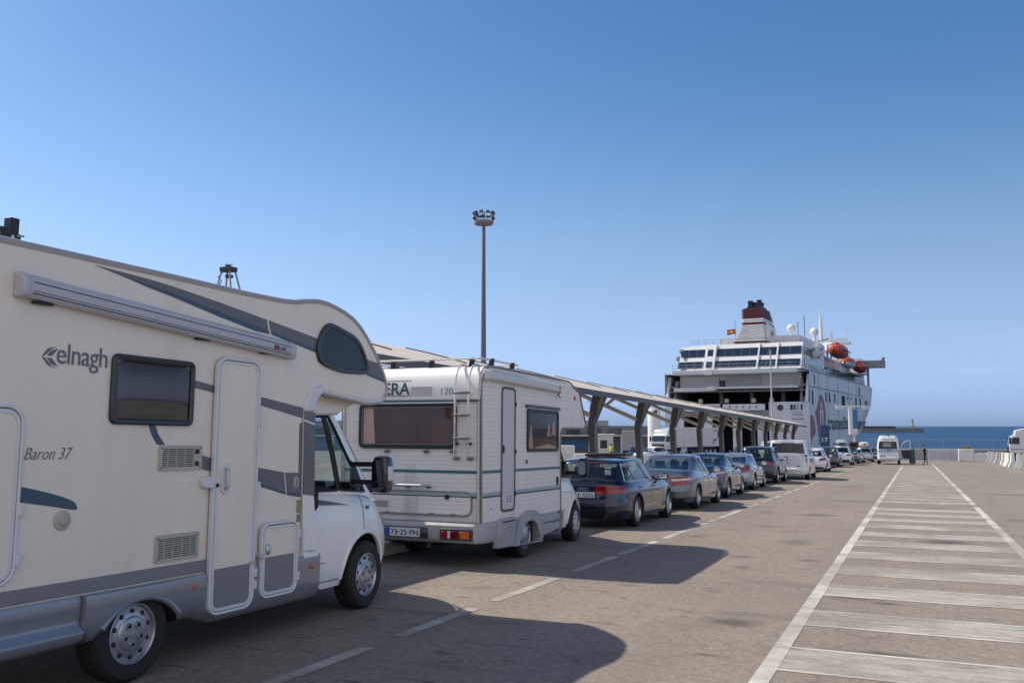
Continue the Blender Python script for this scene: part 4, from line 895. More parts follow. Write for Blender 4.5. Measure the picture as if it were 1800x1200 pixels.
# ---- the second motorhome: old boxy one with ribbed cladding and a ladder
m2 = thing('motorhome', 'old boxy white ribbed motorhome with green stripes and rear ladder, second in line', 'motorhome', (-6.67, 13.0, gz(13)))
def q2(Y, Hh): return (Y - 13 - G*Hh, Hh)
SID = siding('ribbed_cladding', (.77, .735, .70), .062, (.52, .475, .42), .3)
CAP = mat('fibreglass_cap', (.76, .73, .70), .35, noise=.08, nscale=1.8, stretch=(1,1,.3), dirt=((.50,.46,.41), 2.0, .62))
TEAL = mat('teal_stripe', (.012, .13, .15), .4); PALE = mat('pale_blue_stripe', (.30, .38, .42), .4); NAVY = mat('navy_stripe', (.012, .035, .05), .4); TEALT = mat('teal_lettering', (.01, .06, .075), .4)
BRONZE = glass('bronze_acrylic', (.82, .70, .62), .6)
out2 = [(11.54,.62),(11.54,2.36),(11.555,2.55),(11.60,2.69),(11.68,2.78),(11.80,2.825),(12.2,2.835),(14.95,2.82),(15.11,2.81),(15.66,2.655),(15.985,2.10),(15.965,2.045),(15.90,2.015),(14.81,2.005),(14.73,1.97),(14.68,1.90),(14.66,1.8),(14.66,.59)]
W2 = 1.15
mb = MB(); mb.prism([q2(*p) for p in out2], 'x', -W2, W2); body2 = mb.build('coach_body', SID, m2, bevel=.03, seg=3, sharp=25)
# smooth moulded cap over the upper rear and roof
capo = [(11.532,2.36),(11.545,2.55),(11.592,2.70),(11.675,2.792),(11.80,2.837),(12.2,2.847),(14.95,2.832)]
mb = MB(); rows = [[(-W2 + .05 + (2*W2 - .1)*i/12, *q2(*p)) for i in range(13)] for p in spline([(a, b, 0) for a, b in capo], 4) for p in [(p[0], p[1])]]
mb.grid(rows); mb.build('roof_cap', CAP, m2)
tr = MB()
for s_ in (1, -1):
    tr.tube([(s_*(W2 + .001), *q2(*p)) for p in [(11.545,.64)] + capo[:1] + [(a, b) for a, b in capo[1:]] + [(15.11,2.825),(15.66,2.665),(15.985,2.11),(15.965,2.045),(15.90,2.015),(14.81,2.0),(14.73,1.97),(14.68,1.90),(14.66,1.8),(14.66,.62)]], .016, 6)
tr.build('edge_trim', mat('worn_trim', (.22,.20,.19), .45, .3), m2)
for s_ in (1, -1):
    tr = MB(); tr.tube([(s_*(W2 - .035), *q2(*p)) for p in [(11.52,.64),(11.525,2.36)]], .022, 6); tr.build('corner_trim', mat('corner_metal', (.5,.48,.46), .4, .4), m2)
mb = MB(); mb.box(-W2 + .02, W2 - .02, q2(11.52, 2.3)[0] - .018, q2(11.54, 2.3)[0], 2.325, 2.345); mb.box(-.88, .80, q2(11.52,2.3)[0] - .04, q2(11.54,2.3)[0], 2.30, 2.322, 1); mb.build('cap_rail', [BLACK, ALU], m2)
YR = q2(11.54, 1.40)[0]
def rx(X): return X + 6.67
def rear_plate(name, x0, x1, z0, z1, m, d=.003, r=0, parent=None, d0=0):
    k_ = MB(); k_.prism(rrect(x0, x1, z0, z1, r) if r else [(x0,z0),(x1,z0),(x1,z1),(x0,z1)], 'y', YR - d0 - d, YR + .002); return k_.build(name, m, parent or m2)
rear_plate('stripe', -W2+.03, W2-.05, 1.315, 1.355, TEAL)
rear_plate('stripe', -W2+.03, W2-.05, 1.005, 1.055, PALE); rear_plate('stripe', -W2+.03, W2-.05, .978, 1.003, NAVY)
# rear window
YR = q2(11.54, 2.33)[0]
mb = MB(); po = rrect(-.85, .77, 1.655, 2.31, .09); mb.ring(po, inset(po, .05), 'y', YR - .032, YR); wf = mb.build('rear_window_frame', BLACK, m2, bevel=.01)
mb = MB(); pp_ = inset(po, .042); mb.add([(a_, YR - .02, b_) for a_, b_ in pp_], [list(range(len(pp_)))]); mb.build('pane', BRONZE, wf)
mb = MB(); mb.ring(inset(po, .055), inset(po, .068), 'y', YR - .034, YR - .02); mb.build('pane_edge', mat('pane_edge', (.16,.14,.13), .35), wf)
mb = MB(); mb.prism(inset(po, .05), 'y', YR - .006, YR + .001); mb.build('cabin_view', mat('brown_cabin', (.12,.08,.06), .8, noise=.5, nscale=2.2), wf)
mb = MB(); rows = []
for j in range(7):
    z_ = 1.70 + .57*j/6; w_ = .16 + .05*(1-j/6)
    rows.append([(-.78 + w_*i/12, YR - .0085 - .002*math.sin(i*1.9), z_) for i in range(13)])
mb.grid(rows); mb.build('curtain', mat('curtain_cloth', (.70,.64,.60), .9), wf)
for x_ in (.22, .48): mb = MB(); mb.box(x_ - (.01 if x_ < .3 else .1), x_ + (.01 if x_ < .3 else .2), YR - .0095, YR - .0065, 1.70, 2.25 if x_ < .3 else 2.1); mb.build('cupboard_edge', mat('dark_wood', (.13,.075,.045), .6), wf)
for x_ in (rx(-7.03), rx(-6.38), .72): mb = MB(); mb.sph((x_, YR - .02, 1.615), (.05, .025, .025), 10, 6); mb.build('window_catch', mat('grey_catch', (.12,.12,.125), .5), m2)
text('RIVIERA', .18, frameM((-.86, q2(11.532, 2.43)[0] - .006, 2.435), (1,0,0), (0,.06,1)), TEALT, m2, 'maker_lettering', width=.86, bold=.012)
for z_ in (2.415, 2.632): mb = MB(); mb.box(-.88, 0.02, q2(11.534, z_)[0] - (.004 if z_ < 2.5 else -.008), q2(11.534, z_)[0] + .01, z_ - .005, z_ + .005); mb.build('lettering_line', TEALT, m2)
text('120', .10, frameM((.515, q2(11.532, 2.43)[0] - .005, 2.43), (1,0,0), (0,.05,1)), mat('pale_teal_lettering', (.10,.24,.27), .4), m2, 'number_lettering', width=.19, bold=-.01)
mb = MB(); mb.box(.02, .36, q2(11.532,2.45)[0] - .002, q2(11.54, 2.45)[0], 2.41, 2.545); mb.build('faded_patch', mat('faded_sticker', (.50,.485,.465), .5), m2)
# ladder
lm = MB()
for x_ in (.775, .985):
    lm.tube([(x_, YR - .01, 1.52), (x_, YR - .06, 1.53), (x_, YR - .08, 1.58), (x_, YR - .08, 2.55), (x_, YR - .065, 2.66), (x_, YR - .02, 2.76), (x_, YR + .06, 2.835), (x_, YR + .18, 2.865), (x_, YR + .28, 2.845)], .015, 8)
ld = lm.build('ladder', mat('ladder_tube', (.62,.62,.62), .3, .6), m2)
for z_ in (1.80, 2.125, 2.44): lm = MB(); lm.box(.755, 1.005, YR - .105, YR - .065, z_ - .012, z_ + .018); lm.build('ladder_rung', mat('grey_rung', (.13,.13,.135), .5), ld, bevel=.006)
for x_ in (.775, .985):
    lm = MB(); lm.box(x_ - .025, x_ + .045, YR - .075, YR + .02, 1.505, 1.545); lm.build('ladder_foot', MATS['grey_rung'], ld, bevel=.008)
    lm = MB(); lm.box(x_ - .03, x_ + .025, YR - .085, YR + .015, 1.715, 1.745); lm.build('ladder_bracket', BLACK, ld, bevel=.005)
# rear locker flap with bar and vent
YR = q2(11.54, 1.10)[0]
mb = MB(); po = rrect(-.95, 1.02, .715, 1.065, .12); mb.ring(po, inset(po, .022), 'y', YR - .02, YR); fl = mb.build('rear_hatch_frame', mat('hatch_trim', (.25,.235,.22), .45, .3), m2, bevel=.005)
mb = MB(); mb.prism(inset(po, .026), 'y', YR - .012, YR); mb.build('rear_hatch', SID, fl)
mb = MB(); mb.box(-.93, .98, YR - .0145, YR - .011, .985, 1.0); mb.build('stripe', NAVY, fl); mb = MB(); mb.box(-.9, .95, YR - .0145, YR - .011, 1.005, 1.035); mb.build('stripe', PALE, fl)
mb = MB(); mb.lathe([(.035, 0), (.035, .02), (.018, .022), (.001, .022)], 'y', (.63, YR - .034, .985), 16); mb.build('hatch_lock', BLACK, fl)
mb = MB(); mb.tube([(-.8, YR - .06, 1.135), (.36, YR - .06, 1.135)], .02, 10); rb = mb.build('rack_bar', ALU, m2)
for x_ in (-.5, .0, .34): mb = MB(); mb.box(x_ - .02, x_ + .02, YR - .06, YR, 1.10, 1.125); mb.build('bar_bracket', BLACK, rb)
po = rrect(-.75, -.31, .79, .925, .01); mb = MB(); mb.ring(po, inset(po, .02), 'y', YR - .022, YR - .01); vf = mb.build('vent_frame', FRAMEW, m2)
mb = MB(); [mb.box(-.73, -.33, YR - .02, YR - .011, .812 + .012*i, .818 + .012*i) for i in range(8)]; mb.build('vent_slats', mat('vent_grey', (.3,.29,.27), .5), vf)
for x_ in (-.35, .38, .72): mb = MB(); mb.box(x_ - .04, x_ + .04, YR - .026, YR - .015, .735, .755); mb.build('hatch_hinge', MATS['hatch_trim'], fl, bevel=.004)
# rear bumper with plate and lamps
YR = q2(11.54, .6)[0] - .01
BUMP = mat('grey_bumper', (.40,.395,.40), .45, noise=.1, nscale=3, dirt=((.30,.27,.24), 3, .6))
mb = MB(); rows = []
bp_ = [(-.04,.635),(-.10,.628),(-.125,.60),(-.12,.44),(-.10,.405),(-.06,.365),(.02,.35)]
plan = [(-W2+.02,.9),(-W2-.015,.35),(-W2-.012,.1),(-W2+.05,0),(-W2+.14,-.02),(0,-.03),(W2-.14,-.02),(W2-.05,0),(W2+.012,.1),(W2+.015,.35),(W2+.01,.62)]
for px_, py_ in plan:
    ox = -1 if px_ < -W2+.06 else 1 if px_ > W2-.06 else 0; oy = 0 if abs(px_) > W2 - .02 else 1
    rows.append([(px_ + (.0 if not ox else ox*(-.02 - p[0]*.15)), YR + py_ + (p[0] if oy else p[0]*.15), p[1]) for p in bp_])
mb.grid(rows); bu = mb.build('rear_bumper', BUMP, m2, sharp=35)
mb = MB(); mb.box(-.72, .40, YR - .175+.02, YR - .14, .405, .565); mb.build('plate_recess', mat('recess_dark', (.10,.095,.09), .6), bu)
mb = MB(); mb.box(rx(-6.95), rx(-6.39), YR - .178, YR - .156, .43, .545); mb.box(rx(-6.95), rx(-6.87), YR - .18, YR - .17, .431, .544, 1); pl = mb.build('number_plate', [PLATE, PLBLUE], bu)
text('73·25·FN', .078, frameM((rx(-6.85), YR - .1795, .449), (1,0,0), (0,0,1)), INK, pl, 'plate_lettering', width=.44, bold=.01)
mb = MB(); mb.box(rx(-6.36), rx(-6.27), YR - .19, YR - .15, .42, .49); mb.build('plate_lamp', BLACK, bu, bevel=.008)
mb = MB(); mb.box(rx(-7.04), rx(-6.99), YR - .19, YR - .15, .42, .49); mb.build('plate_lamp', BLACK, bu, bevel=.008)
for s_ in (1, -1):
    x0_, x1_ = (rx(-6.075), rx(-5.575)) if s_ > 0 else (-rx(-5.575), -rx(-6.075))
    mb = MB(); mb.box(x0_, x1_, YR - .165, YR - .13, .405, .56); lh = mb.build('lamp_housing', mat('lamp_box', (.05,.048,.046), .5), bu, bevel=.006)
    seg_ = [(0,.16,REDL),(.16,.24,CLEARL),(.24,.5,REDD),(.5,.76,AMBER)] if s_ > 0 else [(0,.16,AMBER),(.16,.5,REDD),(.5,.6,CLEARL),(.6,.76,REDL)]
    for a, b, mm_ in seg_: w_ = x1_ - x0_ - .08; mb = MB(); mb.box(x0_ + .04 + w_*a/.76, x0_ + .04 + w_*b/.76 - .004, YR - .178, YR - .15, .43, .525); mb.build('lamp_lens', mm_, lh, bevel=.004)
mb = MB(); mb.tube([(.42, YR - .1, .30), (.42, YR + .5, .32)], .03, 10); mb.build('exhaust_pipe', SEAL, m2)
mb = MB(); mb.box(-.95, .95, YR + .1, 2.0, .32, .6); mb.build('chassis', SEAL, m2)
# side door, side window, stripes, awning
def sdec(name, Y0, Y1, z0, z1, m): k_ = MB(); k_.box(W2 - .001, W2 + .003, Y0 - 13 - .02, Y1 - 13 - .02, z0, z1); return k_.build(name, m, m2)
for a, b in ((11.56, 12.20), (12.72, 14.65)): sdec('stripe', a, b, 1.318, 1.358, TEAL); sdec('stripe', a, b, 1.0, 1.045, PALE); sdec('stripe', a, b, .975, .998, NAVY)
dl_, df_ = side_door(m2, 'door', W2, 12.20-13-.03, 12.70-13-.03, .745, 2.575, .09, mat('dark_door_frame', (.13,.12,.115), .45, .3), mat('white_door', (.57,.56,.58), .4, noise=.05), w=.018)
mb = MB(); mb.sph((W2 + .012, 12.265-13-.03, 1.655), (.018, .04, .065), 14, 8); mb.build('door_lock', BLACK, dl_)
for Z_ in (2.33, 1.62, .99): mb = MB(); mb.box(W2 + .01, W2 + .032, 12.685-13-.03, 12.712-13-.03, Z_ - .03, Z_ + .03); mb.build('door_hinge', BLACK, df_, bevel=.003)
mb = MB()
for a in (12.39, 12.50):
    for i in range(3): mb.box(W2 + .008, W2 + .0115, a - 13 - .03, a + .07 - 13 - .03, .955 - .035*i, .968 - .035*i)
mb.build('vent_slot', mat('slot_blue', (.12,.14,.22), .5), dl_)
ya, yb = 13.17-13-.035, 14.54-13-.035; po = rrect(ya, yb, 1.61, 2.29, .07); mb = MB(); mb.ring(po, inset(po, .05), 'x', W2 - .01, W2 + .028); wf = mb.build('window_frame', BLACK, m2, bevel=.01)
rr_pane(wf, 'pane', W2 + .014, ya + .035, yb - .035, 1.645, 2.25, .06, .02, BRONZE)
mb = MB(); mb.box(W2 - .008, W2 + .001, ya + .045, yb - .045, 1.65, 2.24); mb.build('cabin_view', mat('grey_cabin', (.07,.065,.075), .8, noise=.3), wf)
for a0, a1, z0, z1 in ((.06, .26, 1.66, 2.0), (.86, 1.02, 1.86, 2.05), (1.06, 1.26, 1.88, 2.08)):
    mb = MB(); mb.prism([(ya + a0, z0), (ya + a1, z0), (ya + a1*.75 + a0*.25, z1), (ya + (a0+a1)/2, z1 + .03)], 'x', W2 + .002, W2 + .006); mb.build('curtain', mat('lace_curtain', (.60,.57,.54), .9), wf)
mb = MB(); mb.prism([(ya + .3, 1.655), (yb - .06, 1.655), (yb - .1, 1.69), (yb - .5, 1.735), (yb - .75, 1.70), (ya + .45, 1.69)], 'x', W2 + .003, W2 + .008); mb.build('lace_trim', MATS['lace_curtain'], wf)
mb = MB(); mb.box(W2 - .002, W2 + .04, ya - .06, yb + .04, 2.305, 2.345); mb.box(W2 + .004, W2 + .03, ya - .03, yb + .03, 2.285, 2.303, 1); mb.build('window_hinge_rail', [mat('rail_dark', (.09,.085,.08), .5), ALU], m2, bevel=.006)
po = [(0,.0),(.07,.0),(.095,.02),(.10,.07),(.09,.12),(.05,.145),(0,.15)]
mb = MB(); rows = [[(W2 + p[0], Y_ - 13 - .05, zb_ + p[1]) for p in po] for Y_, zb_ in ((11.66, 2.632), (14.44, 2.60))]; mb.grid(rows, 0, closed=True); ac = mb.build('awning_case', mat('white_awning_case', (.58,.58,.60), .4, noise=.06), m2, sharp=30)
for Y_, zb_ in ((11.63, 2.632), (14.46, 2.60)): mb = MB(); mb.prism([(W2 + p[0]*1.05, zb_ + p[1]*1.04 - .003) for p in po], 'y', Y_ - 13.05 - .035, Y_ - 13.05 + .035); mb.build('awning_end_cap', MATS['white_awning_case'], ac, bevel=.012)
mb = MB(); mb.box(W2 + .094, W2 + .104, 14.36-13.05, 14.43-13.05, 2.65, 2.70); mb.build('maker_badge', mat('badge_orange', (.45,.20,.12), .5), ac)
mb = MB(); mb.tube([(W2 + .05, 14.52-13.05, 2.72), (W2 + .07, 14.53-13.05, 2.62), (W2 + .05, 14.42-13.05, 2.56), (W2 + .06, 14.52-13.05, 2.52)], .012, 6); mb.build('crank_hook', BLACK, ac)
for Y_, Z_ in ((11.66, 2.66), (15.40, 2.55)):
    mb = MB(); mb.box(W2 - .005, W2 + .02, Y_ - 13.05 - .035, Y_ - 13.05 + .035, Z_ - .03, Z_ + .03); mb.build('marker_light', REDL, m2, bevel=.006)
mb = MB(); mb.sph((W2 + .006, 14.50-13.02, 1.12), (.02, .045, .075), 14, 8); mb.build('filler_cap', BLACK, m2)
mb = MB(); mb.sph((W2 + .006, 11.86-13.02, .86), (.02, .04, .06), 12, 7); mb.build('socket_cap', FRAMEW, m2)
mb = MB(); mb.box(W2, W2 + .02, 13.12-13.02, 13.18-13.02, 1.43, 1.49); mb.build('side_latch', mat('grey_catch', (.12,.12,.125), .5), m2, bevel=.01)
# battered skirts
SK2 = mat('battered_skirt', (.36,.36,.40), .45, noise=.25, nscale=5, dirt=((.22,.20,.19), 6, .58))
mb = MB(); mb.prism([(11.99-13,.245),(12.57-13,.225),(12.70-13,.64),(12.62-13,.66),(12.05-13,.655),(12.04-13,.55)], 'x', W2 - .05, W2 + .05); mb.build('skirt_flap', SK2, m2, bevel=.02)
mb = MB(); mb.box(W2 + .05, W2 + .054, 12.14-13, 12.60-13, .60, .618); mb.build('flap_slot', SEAL, m2)
ao = [(12.60,.22),(12.66,.40),(12.76,.56),(12.92,.67),(13.12,.715),(13.36,.71),(13.55,.655),(13.68,.55),(13.735,.42),(13.735,.27),(13.70,.20),(13.60,.20)]
ai = [(12.78,.22),(12.80,.32),(12.86,.42),(12.95,.50),(13.08,.55),(13.25,.56),(13.40,.53),(13.50,.46),(13.55,.38),(13.57,.30),(13.58,.24),(13.585,.22)]
for s_ in (1, -1): mb = MB(); mb.ring([(a-13, b) for a, b in ao][:], [(a-13, b) for a, b in ai], 'x', s_*(W2 - .12), s_*(W2 + .055)); mb.f = [f for f in mb.f]; mb.build('arch_moulding', SK2, m2, bevel=.018)
mb = MB(); mb.prism([(13.745-13,.62),(14.62-13,.585),(14.62-13,.47),(13.74-13,.47)], 'x', W2 - .05, W2 + .02); mb.prism([(13.74-13,.46),(14.62-13,.46),(14.60-13,.335),(13.74-13,.27)], 'x', W2 - .05, W2 + .024); mb.build('side_skirt', SK2, m2, bevel=.012)
mb = MB(); mb.prism([(14.55-13,.63),(14.68-13,.62),(14.70-13,.5),(14.60-13,.30),(14.5-13,.28),(14.585-13,.5)], 'x', W2 - .06, W2 + .045); mb.build('skirt_end', mat('dark_skirt', (.2,.2,.21), .5), m2, bevel=.012)
# roof rack
RK = mat('rack_tube', (.60,.59,.57), .4, .3)
mb = MB(); z_ = 2.955
loopr = [(-1.0, 11.72-13, z_), (-1.03, 11.8-13, z_), (-1.03, 13.05-13, z_), (1.03, 13.05-13, z_), (1.03, 11.8-13, z_), (1.0, 11.72-13, z_)]
mb.tube(loopr, .016, 8, 0, True); rk = mb.build('roof_rack', RK, m2)
for x_, y_ in ((-1.03,11.9), (-.45,11.75), (.20,11.75), (.86,11.75), (1.03,12.05), (1.03,12.8), (-1.03,12.8)):
    mb = MB(); mb.prism([(x_ - .035, 2.83), (x_ + .035, 2.83), (x_ + .05, 2.975), (x_ - .01, 2.975)], 'y', y_ - 13 - .03, y_ - 13 + .03); mb.build('rack_post', BLACK, rk, bevel=.005)
mb = MB(); [mb.box(-1.0, 1.0, y_ - 13 - .02, y_ - 13 + .02, 2.865, 2.885) for y_ in (12.1, 12.5, 12.9)]; [mb.box(s_*.99 - .02, s_*.99 + .02, 11.85-13, 13.1-13, 2.845, 2.865) for s_ in (1, -1)]; mb.build('rack_bars', BLACK, rk)
# cab
belt2 = stab([(14.6-13, 1.14), (15.3-13, 1.13), (15.6-13, 1.10), (15.9-13, 1.03), (16.3-13, .93), (16.6-13, .84), (16.8-13, .76)])
CAB2 = mat('old_white_cab_paint', (.78,.76,.74), .3, coat=.4, noise=.06, nscale=2)
low2, gh2, cb2 = cab(m2, 14.64-13, [(0, 16.72-13), (.25, 16.78-13), (.5, 16.66-13), (.75, 16.5-13), (1, 16.28-13)], belt2, (1.64, 1.64, 2.42, 3.22), 2.0, 1.05, None, CAB2, 15.74-13,
    [(14.74-13, 14.74-13, 15.66-13, 15.12-13)], .28, .335, .41, .86, 'cover')
for s_ in (1, -1): wheel(m2, s_*(W2 - .115), 13.16-13, .335, .20, 'cover', s_); 
for s_ in (1, -1): wheel(m2, s_*(W2 - .36), 13.16-13, .335, .20, 'cover', s_)
dl = MB()
for yd in (14.70, 15.50): low2.patch(dl, low2.aS(yd - 13 - .004, .3), low2.aS(yd - 13 + .004, .3), low2.aS(yd - 13 - .004, .98), low2.aS(yd - 13 + .004, .98), .45, .98, 1, 10, .002)
low2.patch(dl, low2.aS(14.7-13, .72), low2.aS(15.9-13, .72), low2.aS(14.7-13, .72), low2.aS(15.9-13, .72), .72, .728, 10, 1, .002); low2.patch(dl, low2.aS(14.7-13, .3), low2.aS(15.15-13, .3), low2.aS(14.7-13, .3), low2.aS(15.15-13, .3), .36, .368, 8, 1, .002)
dl.build('door_gap', SEAL, m2)
for s_ in (1, -1):
    mb = MB(); mb.prism([(15.12-13, 1.16), (15.56-13, 1.14), (15.34-13, 1.38), (15.26-13, 1.44)], 'x', s_*.90, s_*1.02); mb.box(min(s_*1.0, s_*1.22), max(s_*1.0, s_*1.22), 15.32-13, 15.40-13, 1.19, 1.26); mo = mb.build('mirror_arm', BLACK, m2, bevel=.012)
    mb = MB(); rows = []
    for z__, w_, d_ in ((1.15, .05, .04), (1.17, .08, .06), (1.25, .095, .075), (1.36, .10, .08), (1.44, .09, .07), (1.485, .06, .04)):
        rows.append([(s_*(1.30 + w_*sg(math.cos(b))*abs(math.cos(b))**.7), 15.40-13 + d_*sg(math.sin(b))*abs(math.sin(b))**.7, z__) for b in [2*math.pi*i/18 for i in range(18)]])
    mb.grid(rows, 0, closed=True); mb.add(rows[0], [list(range(18))]); mb.add(rows[-1], [list(range(18))]); sh = mb.build('mirror_shell', BLACK, mo)
    mb = MB(); mb.prism(rrect(s_*1.30 - .065, s_*1.30 + .065, 1.20, 1.44, .045), 'y', 15.40-13 - .088, 15.40-13 - .078); mb.build('mirror_glass', CHROME, sh)
# ------------------------------------------------------------------ the queue of cars
def paint(name, col, metal=.55, rough=.22): return mat(name, col, rough, metal, 1.0, noise=.03, nscale=6)
NAVYP = paint('navy_pearl_paint', (.014, .022, .042)); GREYP = paint('steel_grey_paint', (.14, .155, .19), .6); BLUEP = paint('dark_blue_paint', (.022, .042, .08)); SILV = paint('silver_paint', (.33, .35, .385), .6)
SUVP = paint('dark_slate_paint', (.018, .027, .045)); WHT = paint('white_car_paint', (.66, .68, .72), 0, .25); DGREY = paint('charcoal_paint', (.05, .052, .055), .4); SIL2 = paint('light_silver_paint', (.40, .42, .45), .55); BLK = paint('black_car_paint', (.012, .014, .018), .3)
Q = 'cars queuing in the ferry lane'
SED = dict(belt=[(0,.93),(.12,1.0),(.6,1.045),(1.2,1.02),(2,.97),(3.2,.93),(3.7,.93),(4.3,.84),(4.85,.66)], roof=[(1.3,1.36),(1.8,1.43),(2.2,1.45),(2.7,1.43),(3.1,1.36)], gh=(.78,1.62,2.72,3.72),
    wins=[(1.60,1.62,1.98,1.82),(2.0,1.84,2.40,2.02),(2.47,2.09,3.32,2.74)], lamp=(.32,.46,.585,.845,.10), handles=(1.95,2.85), doors=[(1.62,1.75),(2.44,2.42),(3.42,3.42)], fin=True, mirror=3.2, tw=(.08,.84))
c_, lo, gh = car('estate_car', 'dark navy estate car with chrome window line and open sunroof', 'car', Q, -5.40, 18.02, dict(paint=NAVYP, L=4.85, W=1.84, H=1.44, wb=2.72, ro=1.08, wr=.33,
    belt=[(0,.93),(.3,.955),(1.5,.945),(2.8,.92),(3.3,.91),(3.7,.90),(4.3,.82),(4.85,.62)], roof=[(.2,1.33),(.7,1.39),(1.3,1.43),(1.8,1.44),(2.3,1.42),(2.9,1.34)], gh=(.13,.60,2.35,3.42), ng=5.2, xr=.80, wroof=.70,
    rearp=[(0,.14),(.15,.04),(.42,0),(.52,.06),(.75,.08),(.92,.10),(1,.14)],
    wins=[(.46,.64,1.13,.86),(1.20,.93,2.12,1.50),(2.20,1.57,3.05,2.32)], lamp=(.28,.42,.70,.90,0), handles=(1.28,2.35), doors=[(1.35,1.15),(2.15,2.12),(3.12,3.12)], trim=CHROME, sill=ALU, wheel='alloy', plate='3461 GG', plate_t=.66, wiper=True, brake=True, exhaust=True, mirror=2.88, tw=(.08,.86), band=REDD, recess=NAVYP))
sr = MB(); sr.prism([(-.48,1.47),(.48,1.47),(.46,1.525),(.0,1.535),(-.46,1.525)], 'y', 1.55, 2.15); sr.build('sunroof', BLACK, c_, bevel=.01)
badge = MB(); [badge.tube([(i*.055 - .083 + .034*math.cos(a*.449), .075, .80 + .034*math.sin(a*.449)) for a in range(14)], .006, 5, 0, True) for i in range(4)]; badge.build('rings_emblem', CHROME, c_)
s = dict(SED); s.update(paint=GREYP, L=4.87, W=1.85, H=1.46, wb=2.85, ro=1.12, wr=.325, sill=ALU, wheel='spoke', plate='7038 GRS', plate_t=.66, exhaust=True)
c_, lo, gh = car('saloon_car', 'metallic grey saloon behind the navy estate, slanted red tail lamps with white band', 'car', Q, -5.40, 24.0, s)
t_ = MB(); [t_.box(.50 + i*.05, .535 + i*.05, .058, .068, .875, .905) for i in range(4)]; t_.build('model_badge', CHROME, c_)
s = dict(SED); s.update(paint=BLUEP, L=4.6, W=1.78, H=1.44, wb=2.70, ro=1.12, wr=.32, sill=CHROME, wheel='spoke', open=2, lamp=(.46,.46,.62,.86,.06), band=CLEARL, plate_t=.55,
    wins=[(1.55,1.58,1.92,1.76),(1.94,1.78,2.32,1.95),(2.38,2.02,3.18,2.64)], gh=(.72,1.52,2.62,3.56), mirror=3.05)
car('saloon_car', 'dark blue saloon with its driver window open and chrome sill', 'car', Q, -5.60, 29.6, s)
car('hatchback_car', 'silver coupe with a black tail panel between big red lamps', 'car', Q, -5.70, 35.7, dict(paint=SILV, L=4.35, W=1.76, H=1.40, wb=2.68, ro=1.12, wr=.32,
    belt=[(0,.94),(.25,1.02),(1.0,1.0),(2.2,.93),(3.2,.90),(3.8,.80),(4.35,.60)], roof=[(.9,1.30),(1.4,1.38),(1.9,1.40),(2.3,1.38),(2.8,1.3)], gh=(.28,1.25,2.35,3.25), wins=[(1.05,1.30,1.62,1.58),(1.70,1.64,2.92,2.36)], lamp=(.36,.40,.62,.90,.1), band=REDD, handles=(1.95,), doors=[(1.62,1.62),(2.98,2.98)], mirror=2.8, plate_t=.45, wheel='spoke', recess=SILV, exhaust=False))
bp = MB(); bp.add([(-.62,.055,.93),(.62,.055,.93),(.58,.10,1.02),(-.58,.10,1.02)], [(0,1,2,3)])
car('sport_utility_car', 'dark slate tall estate with slim red lamps, beside the white van', 'car', Q, -5.66, 42.3, dict(paint=SUVP, L=4.63, W=1.88, H=1.67, wb=2.78, ro=1.0, wr=.37, zb=.26,
    belt=[(0,1.05),(.3,1.08),(1.5,1.06),(3.0,1.02),(3.6,1.0),(4.2,.92),(4.63,.74)], roof=[(.2,1.58),(.8,1.645),(1.5,1.67),(2.2,1.66),(2.8,1.58)], gh=(.12,.50,2.35,3.35), ng=4.6, wins=[(.5,.72,1.0,.86),(1.08,.93,1.95,1.55),(2.03,1.62,2.98,2.35)], lamp=(.30,.42,.74,.90,.0), band=REDD, handles=(1.2,2.2), doors=[(1.2,1.1),(2.0,2.0),(3.0,3.0)], mirror=2.8, wiper=True, plate_t=.6, wheel='spoke', lipt=.26, glass=CGLASS))
v_, lo, gh = car('panel_van', 'white passenger van with dark tinted rear glass', 'van', Q, -4.87, 48.2, dict(paint=WHT, L=4.97, W=1.98, H=2.02, wb=2.95, ro=1.0, wr=.33, zb=.28, nr=9,
    belt=[(0,1.27),(1,1.27),(3.4,1.24),(3.9,1.20),(4.4,1.10),(4.97,.85)], roof=[(.05,1.96),(.5,2.0),(1.5,2.02),(3,2.02),(3.6,1.95)], gh=(.06,.16,3.2,4.35), ng=10, wbelt=.975, wroof=.86, xr=.86, rearp=[(0,.08),(.1,.02),(.3,0),(.36,.05),(.9,.06),(1,.07)],
    wins=[(.35,.42,1.55,1.55),(1.66,1.66,2.85,2.80),(2.95,2.88,4.0,3.30)], glass=DGLASS, rglass=DGLASS, lamp=(.90,.16,.60,.97,-.0), band=CLEARL, handles=(2.75,), doors=[(1.6,1.6),(2.9,2.9),(3.95,3.95)], mirror=3.75, plate_t=.22, wheel='cover', seats=False, brake=True, lip=False, mmat=BLACK, tw=(.08,.80), lid=(.17,.97)))
g_ = MB(); g_.box(-.004, .004, .04, .07, .55, 1.2); g_.build('door_gap', SEAL, v_); g_ = MB(); g_.sph((.52,.045,.70), (.075,.012,.03), 12, 6); g_.build('maker_badge', NAVY, v_)
g_ = MB(); g_.box(.04, .26, .028, .055, 1.05, 1.08); g_.build('rear_handle', WHT, v_, bevel=.006)
